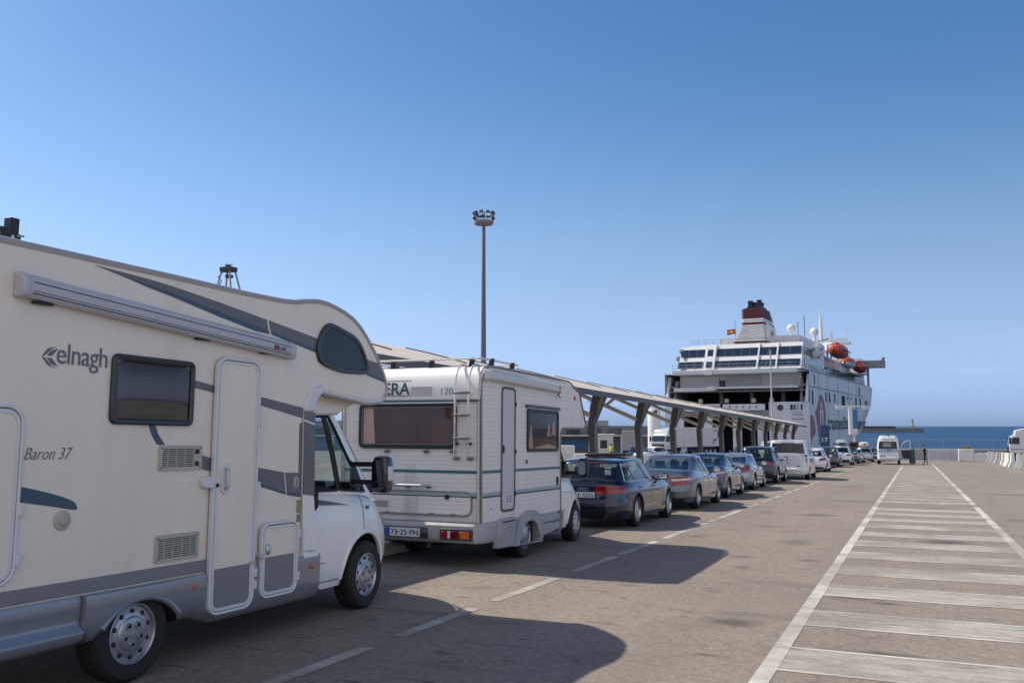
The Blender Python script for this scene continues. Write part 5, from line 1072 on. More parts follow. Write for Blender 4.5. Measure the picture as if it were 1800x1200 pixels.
HAT = dict(L=4.3, W=1.8, H=1.50, wb=2.62, ro=.82, wr=.315, belt=[(0,.93),(.3,1.0),(1.5,.98),(2.8,.93),(3.2,.92),(3.8,.84),(4.3,.62)], roof=[(.2,1.38),(.7,1.46),(1.3,1.50),(1.9,1.49),(2.5,1.40)], gh=(.15,.55,2.0,3.05), ng=4.6,
    wins=[(.55,.7,1.05,.85),(1.12,.92,1.9,1.45),(1.97,1.52,2.75,2.15)], lamp=(.42,.50,.66,.88,.0), handles=(1.2,2.1), doors=[(1.2,1.1),(1.95,1.95),(2.8,2.8)], mirror=2.5, wiper=True, wheel='spoke', plate_t=.6)
def hat(**k): s = dict(HAT); s.update(k); return s
car('hatchback_car', 'white hatchback with oval red lamps, partly hidden by the white van', 'car', Q, -5.22, 63.0, hat(paint=WHT, H=1.55, roof=[(.2,1.42),(.7,1.52),(1.3,1.56),(1.9,1.55),(2.5,1.44)], lamp=(.45,.62,.70,.90,.0), band=REDD))
car('people_carrier', 'charcoal people carrier in the queue before the white car with roof box', 'car', Q, -5.42, 77.5, hat(paint=DGREY, L=4.5, W=1.84, H=1.65, roof=[(.2,1.54),(.7,1.62),(1.3,1.65),(1.9,1.64),(2.5,1.52)], gh=(.14,.42,2.0,3.2), lamp=(.55,.4,.82,.99,.12), band=REDD))
wc, lo, gh = car('sport_utility_car', 'white tall car carrying a silver roof box', 'car', Q, -4.97, 86.0, hat(paint=WHT, L=4.45, W=1.85, H=1.72, wr=.35, zb=.25, belt=[(0,1.04),(.3,1.08),(1.5,1.06),(2.8,1.02),(3.4,1.0),(4.0,.9),(4.45,.72)], roof=[(.2,1.60),(.7,1.69),(1.3,1.72),(1.9,1.71),(2.5,1.6)], lamp=(.42,.4,.74,.86,.0), lipt=.3, band=REDD, glass=DGLASS, rglass=DGLASS))
car('hatchback_car', 'small dark blue hatchback ahead of the white car with the roof box', 'car', Q, -4.75, 93.0, hat(paint=BLUEP, H=1.48))
car('hatchback_car', 'small silver hatchback just behind the silver estate with a roof bag', 'car', Q, -4.58, 98.6, hat(paint=SIL2, L=4.0, H=1.42, roof=[(.2,1.32),(.7,1.39),(1.3,1.42),(1.9,1.41),(2.5,1.32)]))
sc_, lo, gh = car('estate_car', 'silver estate car carrying a pale roof bag, left of the police van', 'car', Q, -3.92, 104.5, hat(paint=SIL2, L=4.6, H=1.58, roof=[(.2,1.48),(.7,1.55),(1.3,1.58),(1.9,1.57),(2.5,1.46)], lamp=(.62,.42,.70,.99,.1), band=REDD, rglass=DGLASS))
car('hatchback_car', 'dark car at the head of the queue, half hidden by the police van', 'car', Q, -3.0, 112.0, hat(paint=BLK, H=1.52))
def at(o, x, y, z): return o.matrix_basis @ Vector((x, y, z)) if False else Vector((o.location.x + x, o.location.y + y + G*z, o.location.z - G*y + z))
# roof box, roof bag, crate
p_ = at(wc, 0, 0, 0); rbx = MB(); rows = []
for y_, w_, z0, z1 in ((0,.25,.10,.16),(.12,.40,.03,.30),(.5,.44,0,.40),(1.1,.44,0,.40),(1.5,.40,.02,.34),(1.85,.25,.08,.2)):
    rows.append([(w_*sg(math.cos(a))*abs(math.cos(a))**.55, y_, (z0+z1)/2 + (z1-z0)/2*sg(math.sin(a))*abs(math.sin(a))**.6) for a in [2*math.pi*i/20 for i in range(20)]])
rbx.grid(rows, 0, closed=True); rbx.add(rows[0], [list(range(20))]); rbx.add(rows[-1], [list(range(20))])
ro_ = thing('roof_box', 'silver plastic roof box on top of the white car', 'roof box', at(wc, .02, .35, 1.87)); rbx.build('box_shell', paint('grey_box_plastic', (.35,.37,.41), 0, .35), ro_)
t_ = MB(); [t_.box(-.72, .62, y_ - .03, y_ + .03, -.10, -.06) for y_ in (.4, 1.4)]; [t_.box(x_ - .03, x_ + .03, y_ - .03, y_ + .03, -.16, -.06) for x_ in (-.6, .6) for y_ in (.4, 1.4)]; [t_.box(-.3, .3, y_ - .03, y_ + .03, -.06, .03) for y_ in (.4, 1.4)]; t_.build('carrier_bars', BLACK, ro_)
bag = thing('roof_bag', 'pale soft luggage bag strapped on the silver estate with a red strap', 'bag', at(sc_, .0, .5, 1.55)); t_ = MB(); rows = []
for y_, sc in ((0,.5),(.08,.85),(.4,1),(1.0,1.03),(1.4,.95),(1.52,.6)):
    rows.append([(.50*sc*sg(math.cos(a))*abs(math.cos(a))**.6, y_, .30 + .28*sc*sg(math.sin(a))*abs(math.sin(a))**.7 + .02*math.sin(5*a+y_*4)) for a in [2*math.pi*i/24 for i in range(24)]])
t_.grid(rows, 0, closed=True); t_.add(rows[0], [list(range(24))]); t_.add(rows[-1], [list(range(24))]); t_.build('bag_cover', mat('pale_canvas', (.55,.55,.54), .8, noise=.1), bag)
t_ = MB(); t_.tube([(.06 + .535*1.0*0 , .0, .3)] + [(.08, -.01 + .0*i, .3 + .0*i) for i in range(1)], .01); t_ = MB(); t_.box(.0, .12, -.03, .45, .2, .40); t_.box(-.6,.6,.3,.4,-.0,.03); t_.box(-.6,.6,1.2,1.3,-.0,.03); t_.build('red_strap', mat('red_webbing', (.45,.08,.05), .7), bag, bevel=.01)
# police van with its passenger door open
PV = thing('police_van', 'white police van with blue slanted rear stripes and its side door open', 'van', (-2.18, 93.0, gz(93)))
PWH = paint('white_van_paint', (.66,.665,.70), 0, .3); PBL = mat('police_blue', (.03,.17,.40), .4)
sh = Shell(stab([(0,.12),(.05,.0),(.14,-.02),(.18,.05),(.5,.08),(.85,.16),(1,.3)]), stab([(0,5.4),(.3,5.5),(.42,5.3),(.6,4.6),(.8,4.2),(1,3.9)]), stab([(0,.95),(.1,1.0),(.45,1.0),(.6,.985),(.9,.85),(.96,.80),(1,.72)]), lambda t, y, x: .38 + 2.3*t, 2.5, 9, 3.2)
b_ = shell_mesh(sh, [i/24 for i in range(25)], lambda y: .05, 0).build('body', [PWH, BLACK], PV, sharp=50); kk = MB()
for yw in (1.0, 4.5):
    for s_ in (1,-1): kk.lathe([(.40,-.3),(.40,.3)], 'x', (s_*.98, yw, .36), 30)
cut(b_, kk, [SEAL])
for yw in (1.0, 4.5):
    for s_ in (1,-1): wheel(PV, s_*.885, yw, .345, .21, 'cover', s_)
w_ = MB(); sh.patch(w_, sh.aR(-.80,.46), sh.aR(.80,.46), sh.aR(-.74,.76), sh.aR(.74,.76), .46, .77, 20, 8, .006); rw_ = w_.build('rear_window', DGLASS, PV)
w_ = MB(); sh.patch(w_, sh.aR(-.78,.47), sh.aR(.78,.47), sh.aR(-.72,.75), sh.aR(.72,.75), .48, .75, 20, 8, .002); w_.build('window_backing', DARKIN, rw_)
w_ = MB()
for j, tt in enumerate((.68, .62, .565)): sh.patch(w_, sh.aR(-.42,.6), sh.aR(.30,.6), sh.aR(-.42,.6), sh.aR(.30,.6), tt, tt + .018, 8, 1, .012)
w_.build('window_lettering', PLATE, rw_)
w_ = MB()
for i in range(8):
    xx = -.86 + i*.23; sl = .12 if i < 4 else -.12; xx += 0 if i < 4 else .06
    pts = [sh.pt(sh.aR(max(-.94,min(.94,xx + dx)), tt), tt) + Vector((0, -.02, 0)) for dx, tt in ((0,.335),(.11,.335),(.11+sl,.44),(sl,.44))]; w_.add([tuple(p) for p in pts], [(0,1,2,3)])
w_.build('blue_stripes', PBL, PV)
w_ = MB()
for i in range(4): sh.patch(w_, sh.aR(-.40 + .24*i, .85), sh.aR(-.27 + .24*i, .85), sh.aR(-.40 + .24*i, .9), sh.aR(-.27 + .24*i, .9), .83, .875, 3, 2, .006)
w_.build('roof_marking', NAVY, PV)
for s_ in (1,-1):
    m_ = (lambda a: a) if s_ > 0 else (lambda a: math.pi - a)
    w_ = MB(); sh.patch(w_, m_(sh.aR(.90,.2)), m_(sh.aS(.2,.2)), m_(sh.aR(.90,.42)), m_(sh.aS(.22,.42)), .18, .43, 6, 6, .012); w_.build('tail_lamp', REDL, PV)
    w_ = MB(); sh.patch(w_, m_(sh.aS(.45,.5)), m_(sh.aS(2.1,.5)), m_(sh.aS(.5,.75)), m_(sh.aS(2.1,.75)), .48, .76, 8, 4, .008); w_.build('window', DGLASS, PV)
w_ = MB(); w_.box(-.78,-.22,-.01,.02,.73,.86); w_.build('number_plate', mat('worn_plate', (.30,.30,.29), .5), PV)
w_ = MB(); w_.box(-.004,.004,.03,.09,.62,1.45); w_.build('door_gap', SEAL, PV); w_ = MB(); w_.box(.02,.3,.02,.06,1.30,1.36); w_.build('rear_handle', BLACK, PV, bevel=.01)
w_ = MB(); w_.sph((0,.5,2.78), (.16,.3,.07)); w_.tube([(-.7,.45,2.66),(-.7,.45,2.85)], .02); w_.build('roof_beacon', BLACK, PV)
# the open door: frame with an empty window opening, held square to the van
w_ = MB(); po = smooth_poly([(0,.5),(.0,1.35),(.08,1.75),(.35,2.12),(.6,2.27),(.92,2.28),(.95,2.2),(.95,1.4),(.93,.5),(.8,.45),(.2,.45)], 3); hole = smooth_poly([(.10,1.42),(.16,1.72),(.40,2.06),(.62,2.18),(.84,2.19),(.86,2.1),(.86,1.45),(.8,1.40),(.2,1.38)], 3)
d_ = thing('x', None, None, (0,0,0)); bpy.data.objects.remove(d_)
M_ = Matrix.Translation((1.02, 3.55, 0)) @ Matrix.Rotation(R(8), 4, 'Z')
frame_o = [(.0,1.38),(.02,1.5),(.08,1.75),(.22,1.97),(.40,2.14),(.6,2.26),(.92,2.28),(.95,2.2),(.95,1.8),(.95,1.38),(.6,1.38),(.3,1.38)]
frame_i = [(.07,1.42),(.09,1.5),(.14,1.71),(.27,1.91),(.44,2.06),(.62,2.18),(.86,2.20),(.88,2.14),(.88,1.8),(.88,1.42),(.6,1.42),(.3,1.42)]
w_.ring(frame_o, frame_i, 'y', -.03, .03, 0, M_); w_.prism([(0,1.38),(.05,.9),(.18,.5),(.3,.44),(.88,.46),(.95,.55),(.95,1.38)], 'y', -.05, .05, 0, M_); dr_ = w_.build('side_door', PWH, PV, bevel=.015)
w_ = MB(); w_.prism([(.06,1.36),(.12,.9),(.25,.54),(.84,.55),(.88,1.36)], 'y', -.062, -.05, 0, M_); w_.build('door_lining', mat('door_lining', (.06,.065,.075), .7), dr_)
# ------------------------------------------------------------------ the ferry at the end of the quay
FW = mat('ship_white', (.60,.62,.65), .45, noise=.14, nscale=.6, stretch=(1,1,.12), dirt=((.42,.38,.34), .9, .62))
FWL = mat('ship_white_upper', (.66,.665,.67), .45, noise=.06, nscale=.6)
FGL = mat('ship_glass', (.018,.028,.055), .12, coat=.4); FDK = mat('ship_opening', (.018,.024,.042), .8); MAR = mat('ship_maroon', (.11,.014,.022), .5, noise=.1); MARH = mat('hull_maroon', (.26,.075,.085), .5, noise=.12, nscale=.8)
FGR = mat('ship_grey', (.24,.25,.27), .6, noise=.15, nscale=.8); ORG = mat('lifeboat_orange', (.50,.085,.025), .45, noise=.08); FBLK = mat('funnel_black', (.014,.016,.022), .5); FLT = mat('hull_lettering', (.03,.045,.05), .5)
fy = thing('ferry', 'large white car ferry with a maroon striped funnel, stern ramp open to the quay', 'ship', (-16.9, 173.8, -5), R(-4.92), tilt=False)
fy.rotation_euler = (0, 0, R(-4.92))
Z = 5
def B(n, x0, x1, y0, y1, z0, z1, m, par=None, bevel=0):
    k_ = MB(); k_.box(x0, x1, y0, y1, z0 + Z, z1 + Z); return k_.build(n, m, par or fy, bevel=bevel)
# hull shell: straight stern quarters, flared bow, open at the stern between the quarters
lv = [(-5.5, 36, 86), (-3, 42, 90), (0, 52, 100), (3, 60, 108), (6, 69, 117), (7.3, 73, 120), (9, 76, 120.5), (12.1, 79, 122)]
rows = []
for z_, vp, vt in lv:
    pts = [(0, v) for v in (0, 12, 24, 36)]
    for i in range(1, 25):
        t = i/24; pts.append((-13.75*(1 - (1 - t**2.0)**.62) if t < 1 else -13.75, 36 + (vp - 36)*min(1, t*3) if t*3 < 1 else vp + (vt - vp)*((t*3-1)/2)**.75))
    half = pts
    half = [(0, v) for v in (0, 12, 24)] + [(0, 24 + (vp-24)*i/6) for i in range(1, 7)] + [(-13.75*(i/16)**1.9, vp + (vt-vp)*(1-(1-i/16)**1.7)) for i in range(1, 17)]
    rows.append([(x_, v_, z_ + Z) for x_, v_ in half] + [(-27.5 - x_, v_, z_ + Z) for x_, v_ in half[-2::-1]])
mb = MB(); mb.grid(rows); hull = mb.build('hull', FW, fy, sharp=40)
mb = MB(); top = [(p[0], p[1], p[2] - .3) for p in rows[-1]]; mb.add(top, [list(range(len(top)))]); mb.build('weather_deck', FGR, fy)
# stern: quarters, ramp wall, openings
B('stern_quarter', -7.4, -.05, -.02, .5, -5.2, 6.25, FW, hull); B('stern_quarter', -27.45, -26, -.02, .5, -5.2, 6.25, FW, hull)
B('ramp_panel', -16, -8.1, -.35, .3, 4.75, 5.9, FWL, hull); B('ramp_panel', -25.5, -16.6, -.2, .4, 4.6, 6.0, FW, hull)
for i in range(5): k_ = MB(); k_.lathe([(.22,-.36),(.22,-.40),(.001,-.40)], 'y', (-14.6 + 1.25*i, 0, 5.35+Z), 12); k_.build('ramp_fitting', FGR, hull)
B('ramp_beam', -26, -7.4, .1, .6, 3.6, 4.75, FGR, hull)
for a in (-8.8, -13.4, -19.0, -24.6): B('stern_pillar', a - .8, a + .8, -.05, .5, -5.2, 3.6, FW, hull)
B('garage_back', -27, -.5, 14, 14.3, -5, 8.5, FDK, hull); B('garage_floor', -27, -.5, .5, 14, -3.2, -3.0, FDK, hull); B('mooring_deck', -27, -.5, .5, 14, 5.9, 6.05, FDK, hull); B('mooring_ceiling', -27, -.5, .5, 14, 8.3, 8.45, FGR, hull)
for a in (-6, -12, -18): B('garage_column', a - .35, a + .35, 6, 6.7, 6.05, 8.3, FGR, hull)
for a in (-6.9, -10.2, -15.3, -20.4): B('bollard', a - .35, a + .35, -.1, .5, 6.2, 6.95, mat('rusty_white', (.42,.36,.30), .7), hull)
for s0, s1, b0 in ((-.2, -1.9, 0), (-27.3, -26.0, 1)):
    mb = MB(); mb.prism([(-.8, 6.2+Z), (.6, 6.2+Z), (2.4, 11.2+Z), (1.6, 11.4+Z)], 'x', s0, s0 + (.5 if b0 else -.5)); mb.build('stern_brace', FWL, fy)
    mb = MB(); mb.prism([(.6, 6.2+Z), (2.8, 6.2+Z), (2.8, 10.6+Z), (2.2, 10.6+Z)], 'x', s1, s1 + .4); mb.box(min(s0,s1), max(s0,s1), 1.2, 2.2, 6.2+Z, 7.2+Z); mb.box(min(s0,s1), max(s0,s1), 1.6, 2.6, 9.2+Z, 9.6+Z); mb.build('stern_ladder', FGR, fy)
mb = MB()
for x0, w_, z0, z1 in ((-5.3,.55,4.85,5.6),): mb.lathe([(.55,0),(.55,-.1),(.3,-.1),(.28,0)], 'y', (x0, -.02, 5.2+Z), 20)
mb.build('fairlead', FBLK, hull)
# name on the stern
mb = MB(); MS = frameM((-3.7, -.04, 4.75+Z), (1,0,0), (0,0,1))
for i, w_ in enumerate((.45, .3, .12, .3)): mb.box(-3.5 + i*.62, -3.5 + i*.62 + w_, -.06, 0, 4.75+Z, 5.75+Z)
mb.build('stern_name', FBLK, hull)
mb = MB(); mb.box(-3.3, -1.4, -.05, 0, 4.3+Z, 4.4+Z); [mb.box(-3.1 + .27*i, -2.92 + .27*i, -.05, 0, 3.75+Z, 4.05+Z) for i in range(7)]; [mb.box(-3.3 + .25*i, -3.13 + .25*i, -.05, 0, 3.0+Z, 3.25+Z) for i in range(9)]; mb.build('stern_port_name', FGR, hull)
# aft decks
def panel(n, x0, x1, v0, z0, v1, z1, m, d=.25, par=None):
    k_ = MB(); k_.add([(x0,v0,z0+Z),(x1,v0,z0+Z),(x1,v1,z1+Z),(x0,v1,z1+Z),(x0,v0+d,z0+Z),(x1,v0+d,z0+Z),(x1,v1+d,z1+Z),(x0,v1+d,z1+Z)], [(0,1,2,3),(4,7,6,5),(0,4,5,1),(1,5,6,2),(2,6,7,3),(3,7,4,0)]); return k_.build(n, m, par or fy)
sup = B('aft_deckhouse', -25.4, -1.9, 3.2, 24, 8.45, 12.4, FWL)
B('recess_panel', -25.3, -17.5, 3.0, 3.3, 9.3, 11.5, FWL, sup); B('recess_net', -16.2, -9.5, 2.9, 3.3, 9.3, 11.4, mat('ship_grille', (.5,.5,.52), .6), sup); B('recess_dark', -17.4, -16.4, 2.8, 3.3, 9.4, 10.6, FDK, sup)
B('balcony', -25.6, -17.8, -.3, 3.2, 8.45, 9.15, FW, sup); B('balcony', -17.8, -2.0, -.3, 3.2, 8.85, 9.25, FW, sup); B('balcony_step', -18.9, -17.3, -1.0, 3.2, 8.5, 9.3, FWL, sup)
B('upper_balcony', -25.5, -2.0, -1.2, 3.3, 11.65, 12.45, FWL, sup); B('balcony_fascia', -18.9, -17.6, -1.7, -.9, 11.5, 12.5, FWL, sup); B('balcony_rail_plate', -25.5, -2, -1.25, -1.2, 11.9, 12.4, FW, sup)
up = MB(); up.prism([(.0,12.4+Z),(24,12.4+Z),(24,17.5+Z),(2.8,17.5+Z)], 'x', -23.2, -1.4); up.prism([(.4,12.4+Z),(24,12.4+Z),(24,17.3+Z),(3.0,17.3+Z)], 'x', -24.9, -23.1); upper = up.build('lounge_block', FWL, fy)
def vv(z): return (z - 12.4)*2.8/5.1
for (z0, z1, spans) in ((12.95, 14.25, ((-24.9,-20.1),(-19.9,-18.5),(-18.3,-9.75),(-9.45,-6.05),(-5.75,-1.7))), (15.2, 16.7, ((-24.6,-19.75),(-19.4,-17.75),(-17.5,-9.55),(-9.2,-6.1),(-5.7,-1.6)))):
    for a, b_ in spans:
        wn_ = panel('window_band', a, b_, vv(z0) - .12, z0, vv(z1) - .12, z1, FGL, .2, upper); n_ = max(2, int((b_ - a)/1.5)); k_ = MB()
        for i in range(1, n_): x_ = a + (b_-a)*i/n_; k_.add([(x_-.04,vv(z0)-.16,z0+Z),(x_+.04,vv(z0)-.16,z0+Z),(x_+.04,vv(z1)-.16,z1+Z),(x_-.04,vv(z1)-.16,z1+Z)], [(0,1,2,3)])
        k_.build('window_mullion', mat('mullion_grey', (.10,.11,.13), .5), wn_)
panel('corner_panel', -19.7, -17.6, -.35, 12.4, 2.3, 17.55, FWL, .5, upper); 
for z0, z1 in ((13.0,14.15),(15.3,16.6)): panel('window_band', -19.2, -18.1, vv(z0) - .5, z0, vv(z1) - .5, z1, FGL, .1, upper)
for a in (-9.4, -5.9):
    k_ = MB(); k_.add([(a-.14,vv(12.4)-.3,12.4+Z),(a+.14,vv(12.4)-.3,12.4+Z),(a+.14,vv(17.5)-.3,17.5+Z),(a-.14,vv(17.5)-.3,17.5+Z),(a-.14,vv(12.4)+.2,12.4+Z),(a+.14,vv(12.4)+.2,12.4+Z),(a+.14,vv(17.5)+.2,17.5+Z),(a-.14,vv(17.5)+.2,17.5+Z)], [(0,1,2,3),(0,4,5,1),(1,5,6,2),(3,7,4,0),(2,6,7,3)])
    k_.build('lounge_rib', FWL, upper)
# starboard side of the lounge block and the decks ahead of it
for z0, z1 in ((13.0,14.4),(15.2,16.6)):
    for i in range(12): k_ = MB(); k_.box(-1.42, -1.30, 3.2 + i*1.7, 4.6 + i*1.7, z0+Z, z1+Z); k_.build('window', FGL, upper)
B('boat_deck', -27.4, -.1, 24, 76, 12.1, 12.3, FGR); dh = B('boat_deckhouse', -24, -3.5, 24, 74, 12.3, 16.6, FW); B('deckhouse_top', -24.2, -3.3, 24, 76, 16.6, 17.1, FWL, dh)
for i in range(20): k_ = MB(); k_.box(-3.5, -3.42, 26 + i*2.3, 27.4 + i*2.3, 13.4+Z, 14.9+Z); k_.build('window', FGL, dh)
B('officer_house', -22, -5.5, 20, 50, 17.5, 20.5, FWL); oh = bpy.data.objects['officer_house']
for i in range(12): k_ = MB(); k_.box(-5.5, -5.42, 22 + i*2.2, 23.5 + i*2.2, 18.3+Z, 19.6+Z); k_.build('window', FGL, oh)
br = B('bridge', -26, -1.5, 78, 90, 15.4, 19.2, FWL); k_ = MB(); k_.box(-26.1, -1.4, 78.5, 89.5, 17.4+Z, 18.6+Z); k_.build('bridge_windows', FGL, br); B('forward_house', -25, -2.5, 74, 92, 12.1, 15.4, FW)
wg = B('bridge_wing', -2.5, 3.6, 83.5, 86.5, 17.1, 19.0, FGR); k_ = MB(); k_.tube([(-.6, 85, 12.1+Z), (-.6, 85, 17.1+Z)], .3, 8); k_.sph((3.2, 85, 19.5+Z), .5, 10, 6); k_.build('wing_support', FGR, wg)
# railings
k_ = MB()
for v0, x0, x1, zz in ((-1.2,-25.5,-2,12.45),(2.9,-23,-1.5,17.5),(-.3,-25,-2,9.2)):
    for h_ in (.5, 1.05): k_.tube([(x0, v0, zz+h_+Z), (x1, v0, zz+h_+Z)], .035, 4)
    x_ = x0
    while x_ <= x1: k_.tube([(x_, v0, zz+Z), (x_, v0, zz+1.05+Z)], .03, 4); x_ += 1.5
for h_ in (.5, 1.05): k_.tube([(-.3, 2, 12.1+h_+Z), (-.3, 76, 12.1+h_+Z)], .035, 4)
for i in range(50): k_.tube([(-.3, 2 + i*1.5, 12.1+Z), (-.3, 2 + i*1.5, 13.15+Z)], .03, 4)
k_.build('railing', FGR, fy)
# funnel with louvres
fn = MB(); n_ = 20; fz0, fz1 = 17.5, 26.0
def fsec(t):
    x0, x1 = -18.4 + 2.6*min(1, t*1.6)**.8 - .0, -11.1 - .5*t; y0, y1 = 14 + 1.0*t, 31 - 9.5*t
    return x0, x1, y0, y1
for i in range(n_):
    t0_, t1_ = i/n_, (i + .62)/n_; mi = 1 if t0_ >= .72 or i in (0, 1, 3, 12) else 0
    for (ta, tb, m_, gr) in ((t0_, t1_, mi, 0), (t1_, (i+1)/n_, 2, .35)):
        a, b_ = fsec(ta), fsec(tb); za, zb_ = fz0 + (fz1-fz0)*ta, fz0 + (fz1-fz0)*tb
        V = [(s[0]+gr, s[2]+gr, z_+Z) for s, z_ in ((a,za),)] ; V = []
        for s_, z_ in ((a, za), (b_, zb_)): V += [(s_[0]+gr, s_[2]+gr, z_+Z), (s_[1]-gr, s_[2]+gr, z_+Z), (s_[1]-gr, s_[3]-gr, z_+Z), (s_[0]+gr, s_[3]-gr, z_+Z)]
        fn.add(V, [(0,1,5,4),(1,2,6,5),(2,3,7,6),(3,0,4,7),(4,5,6,7),(3,2,1,0)], m_ if gr == 0 else 2)
fo = fn.build('funnel', [FWL, MAR, FBLK], fy)
k_ = MB(); k_.add([(-11.5, 17.0, 19.7+Z), (-11.5, 26.0, 19.5+Z), (-11.65, 24.0, 22.2+Z), (-11.7, 16.8, 22.6+Z)], [(0,1,2,3)]); fp_ = MB(); fp_.prism([(16.8,19.3+Z),(26.8,19.2+Z),(24.6,22.4+Z),(17.0,22.9+Z)], 'x', -11.9, -11.15); fp_.build('funnel_side_panel', FWL, fo)
k_ = MB(); k_.add([(-11.12, 20.0, 20.3+Z), (-11.12, 22.6, 20.9+Z), (-11.12, 21.4, 22.0+Z), (-11.12, 20.6, 21.4+Z)], [(0,1,2,3)]); k_.build('funnel_emblem', MARH, fo)
k_ = MB()
for x_, y_, r_, h_ in ((-14.2,15.8,.55,1.5),(-13.2,16.2,.6,1.2),(-12.4,15.8,.5,1.6),(-12.6,18,.6,1.3),(-13.8,18.2,.6,1.2)): k_.lathe([(r_,25.8+Z),(r_,26+h_-.25+Z),(r_*1.15,26+h_+Z),(r_*.8,26+h_+Z),(r_*.7,25.9+Z)], 'z', (x_, y_, 0), 12)
k_.box(-14.8,-11.9,15.2,20,25.6+Z,26.3+Z); k_.build('exhaust_pipes', FBLK, fo)
k_ = MB(); k_.tube([(-16.4, 12, 17.5+Z), (-16.4, 12, 23.0+Z)], .06, 6); fp_ = k_.build('flagstaff', FGR, fy)
k_ = MB(); rows_ = [[(-16.4 - .25*i, 12 + .2*math.sin(i*1.5), z_ + Z - .03*i) for i in range(8)] for z_ in (20.5, 20.8, 21.25, 21.55)]; k_.grid(rows_); fl_ = k_.build('ensign', [mat('flag_yellow', (.42,.27,.02), .8), mat('flag_red', (.30,.03,.03), .8)], fp_)
for p_ in fl_.data.polygons: p_.material_index = 0 if abs(p_.center.z - Z - 20.95) < .25 else 1
# masts, domes
k_ = MB(); k_.tube([(-9, 30, 17.5+Z), (-9, 30, 22.0+Z)], .3, 8); k_.sph((-9, 30, 22.9+Z), .95, 14, 10); k_.build('satellite_dome', FWL, fy)
k_ = MB(); k_.tube([(-6, 40, 20.4+Z), (-6, 40, 22.3+Z)], .3, 8); k_.sph((-6, 40, 22.9+Z), .95, 14, 10); k_.build('satellite_dome', FWL, fy)
k_ = MB(); k_.tube([(-7, 34, 20+Z), (-7, 34, 26+Z)], .12, 6); k_.tube([(-8, 32, 20+Z), (-8, 32, 24.5+Z)], .12, 6); k_.build('signal_mast', FGR, fy)
k_ = MB(); k_.prism([(62,20.5+Z),(74,20.5+Z),(70,22.5+Z),(64,22.5+Z)], 'x', -16, -6); k_.build('radar_house', FWL, fy)
k_ = MB(); k_.tube([(-9, 66, 20+Z), (-9, 66, 27.5+Z), (-9, 66, 31+Z)], [.7, .4, .05], 8); k_.tube([(-10.5, 66, 22+Z), (-10.5, 66, 25.5+Z)], .3, 6); k_.tube([(-6.5, 66, 22+Z), (-6.5, 66, 25.2+Z)], .3, 6); k_.box(-11, -3, 65.5, 66.5, 23+Z, 23.5+Z); k_.box(-7.5, -2, 65, 67, 22+Z, 22.6+Z); k_.build('radar_mast', FWL, fy)
k_ = MB(); k_.tube([(-5, 80, 18+Z), (-5, 80, 27+Z)], .12, 6); k_.lathe([(1.6,19+Z),(1.2,20.3+Z),(.2,21.5+Z)], 'z', (-5.5, 80, 0), 10); k_.build('fore_mast', FWL, fy)
for x_, z_ in ((-24.6, 16.4), (-25.3, 15.0)): k_ = MB(); k_.lathe([(.001,-.35),(.5,-.3),(.55,0),(.5,.3),(.001,.35)], 'y', (x_, 2.4, z_ + Z), 16); k_.build('radar_drum', FGR, fy)
for v_, z_ in ((13.5, 17.3), (11, 15.7)): k_ = MB(); k_.lathe([(.001,-1.2),(.75,-1.1),(.85,0),(.75,1.1),(.001,1.2)], 'y', (-.5, v_, z_ + Z), 18); k_.build('liferaft_drum', FW, fy)
# lifeboats hang from davits: each is a thing of its own
def lifeboat(lab, x_, v_, z_, L_, m1, m2_, sc=1.0):
    t_ = bpy.data.objects.new('lifeboat', None); C.objects.link(t_); t_.rotation_euler = (0,0,R(-4.92)); w = Matrix.Rotation(R(-4.92), 4, 'Z') @ Vector((x_, v_, 0)); t_.location = (-16.9 + w.x, 173.8 + w.y, z_)
    tag(t_, lab, 'lifeboat', 'lifeboats along the boat deck'); t_.scale = (sc, 1, sc)
    hb, cb = [], []
    for i in range(13):
        u = -1 + 2*i/12; w_ = max(.02, (1 - abs(u)**2.6))**.6; y_ = u*L_/2
        hb.append([(1.55*w_*math.cos(a), y_, .2 - 1.35*(.35 + .65*w_)*math.sin(a)) for a in [math.pi*j/10 for j in range(11)]])
        cb.append([(1.5*w_*math.cos(a), y_, .2 + 1.35*w_*abs(math.sin(a))**.7) for a in [math.pi*j/10 for j in range(11)]])
    k_ = MB(); k_.grid(hb); k_.build('boat_hull', m1, t_); k_ = MB(); k_.grid(cb); k_.sph((0, -L_*.22, 1.45), (.6,.8,.4)); k_.build('canopy', m2_, t_)
    k_ = MB(); k_.tube([(1.6*math.cos(0), -L_*.42, .2), (1.62, 0, .22), (1.5, L_*.42, .2)], .08, 6); k_.build('rubbing_strake', FBLK, t_)
lifeboat('big orange lifeboat hanging highest and nearest the stern', -.6, 38, 17.9, 14, ORG, ORG, 1.15)
lifeboat('lifeboat with white hull and orange cover, middle one', -.6, 51, 16.2, 11, FWL, ORG, .95)
lifeboat('red enclosed rescue boat hanging nearest the bridge', -.6, 70, 16.2, 10, mat('boat_red', (.28,.04,.03), .5), ORG)
k_ = MB()
for v_, zt in ((31.5, 20.0), (42.5, 20.0), (46.5, 17.8), (55.5, 17.8), (66.5, 17.8), (73.5, 17.8)): k_.tube([(-4, v_, 12.3+Z), (-3.6, v_, zt + Z), (-1.6, v_, zt + .5 + Z)], .22, 6)
k_.build('davits', FGR, fy)
B('boat_platform', -4, -.5, 56, 74, 14.2, 14.5, FGR)
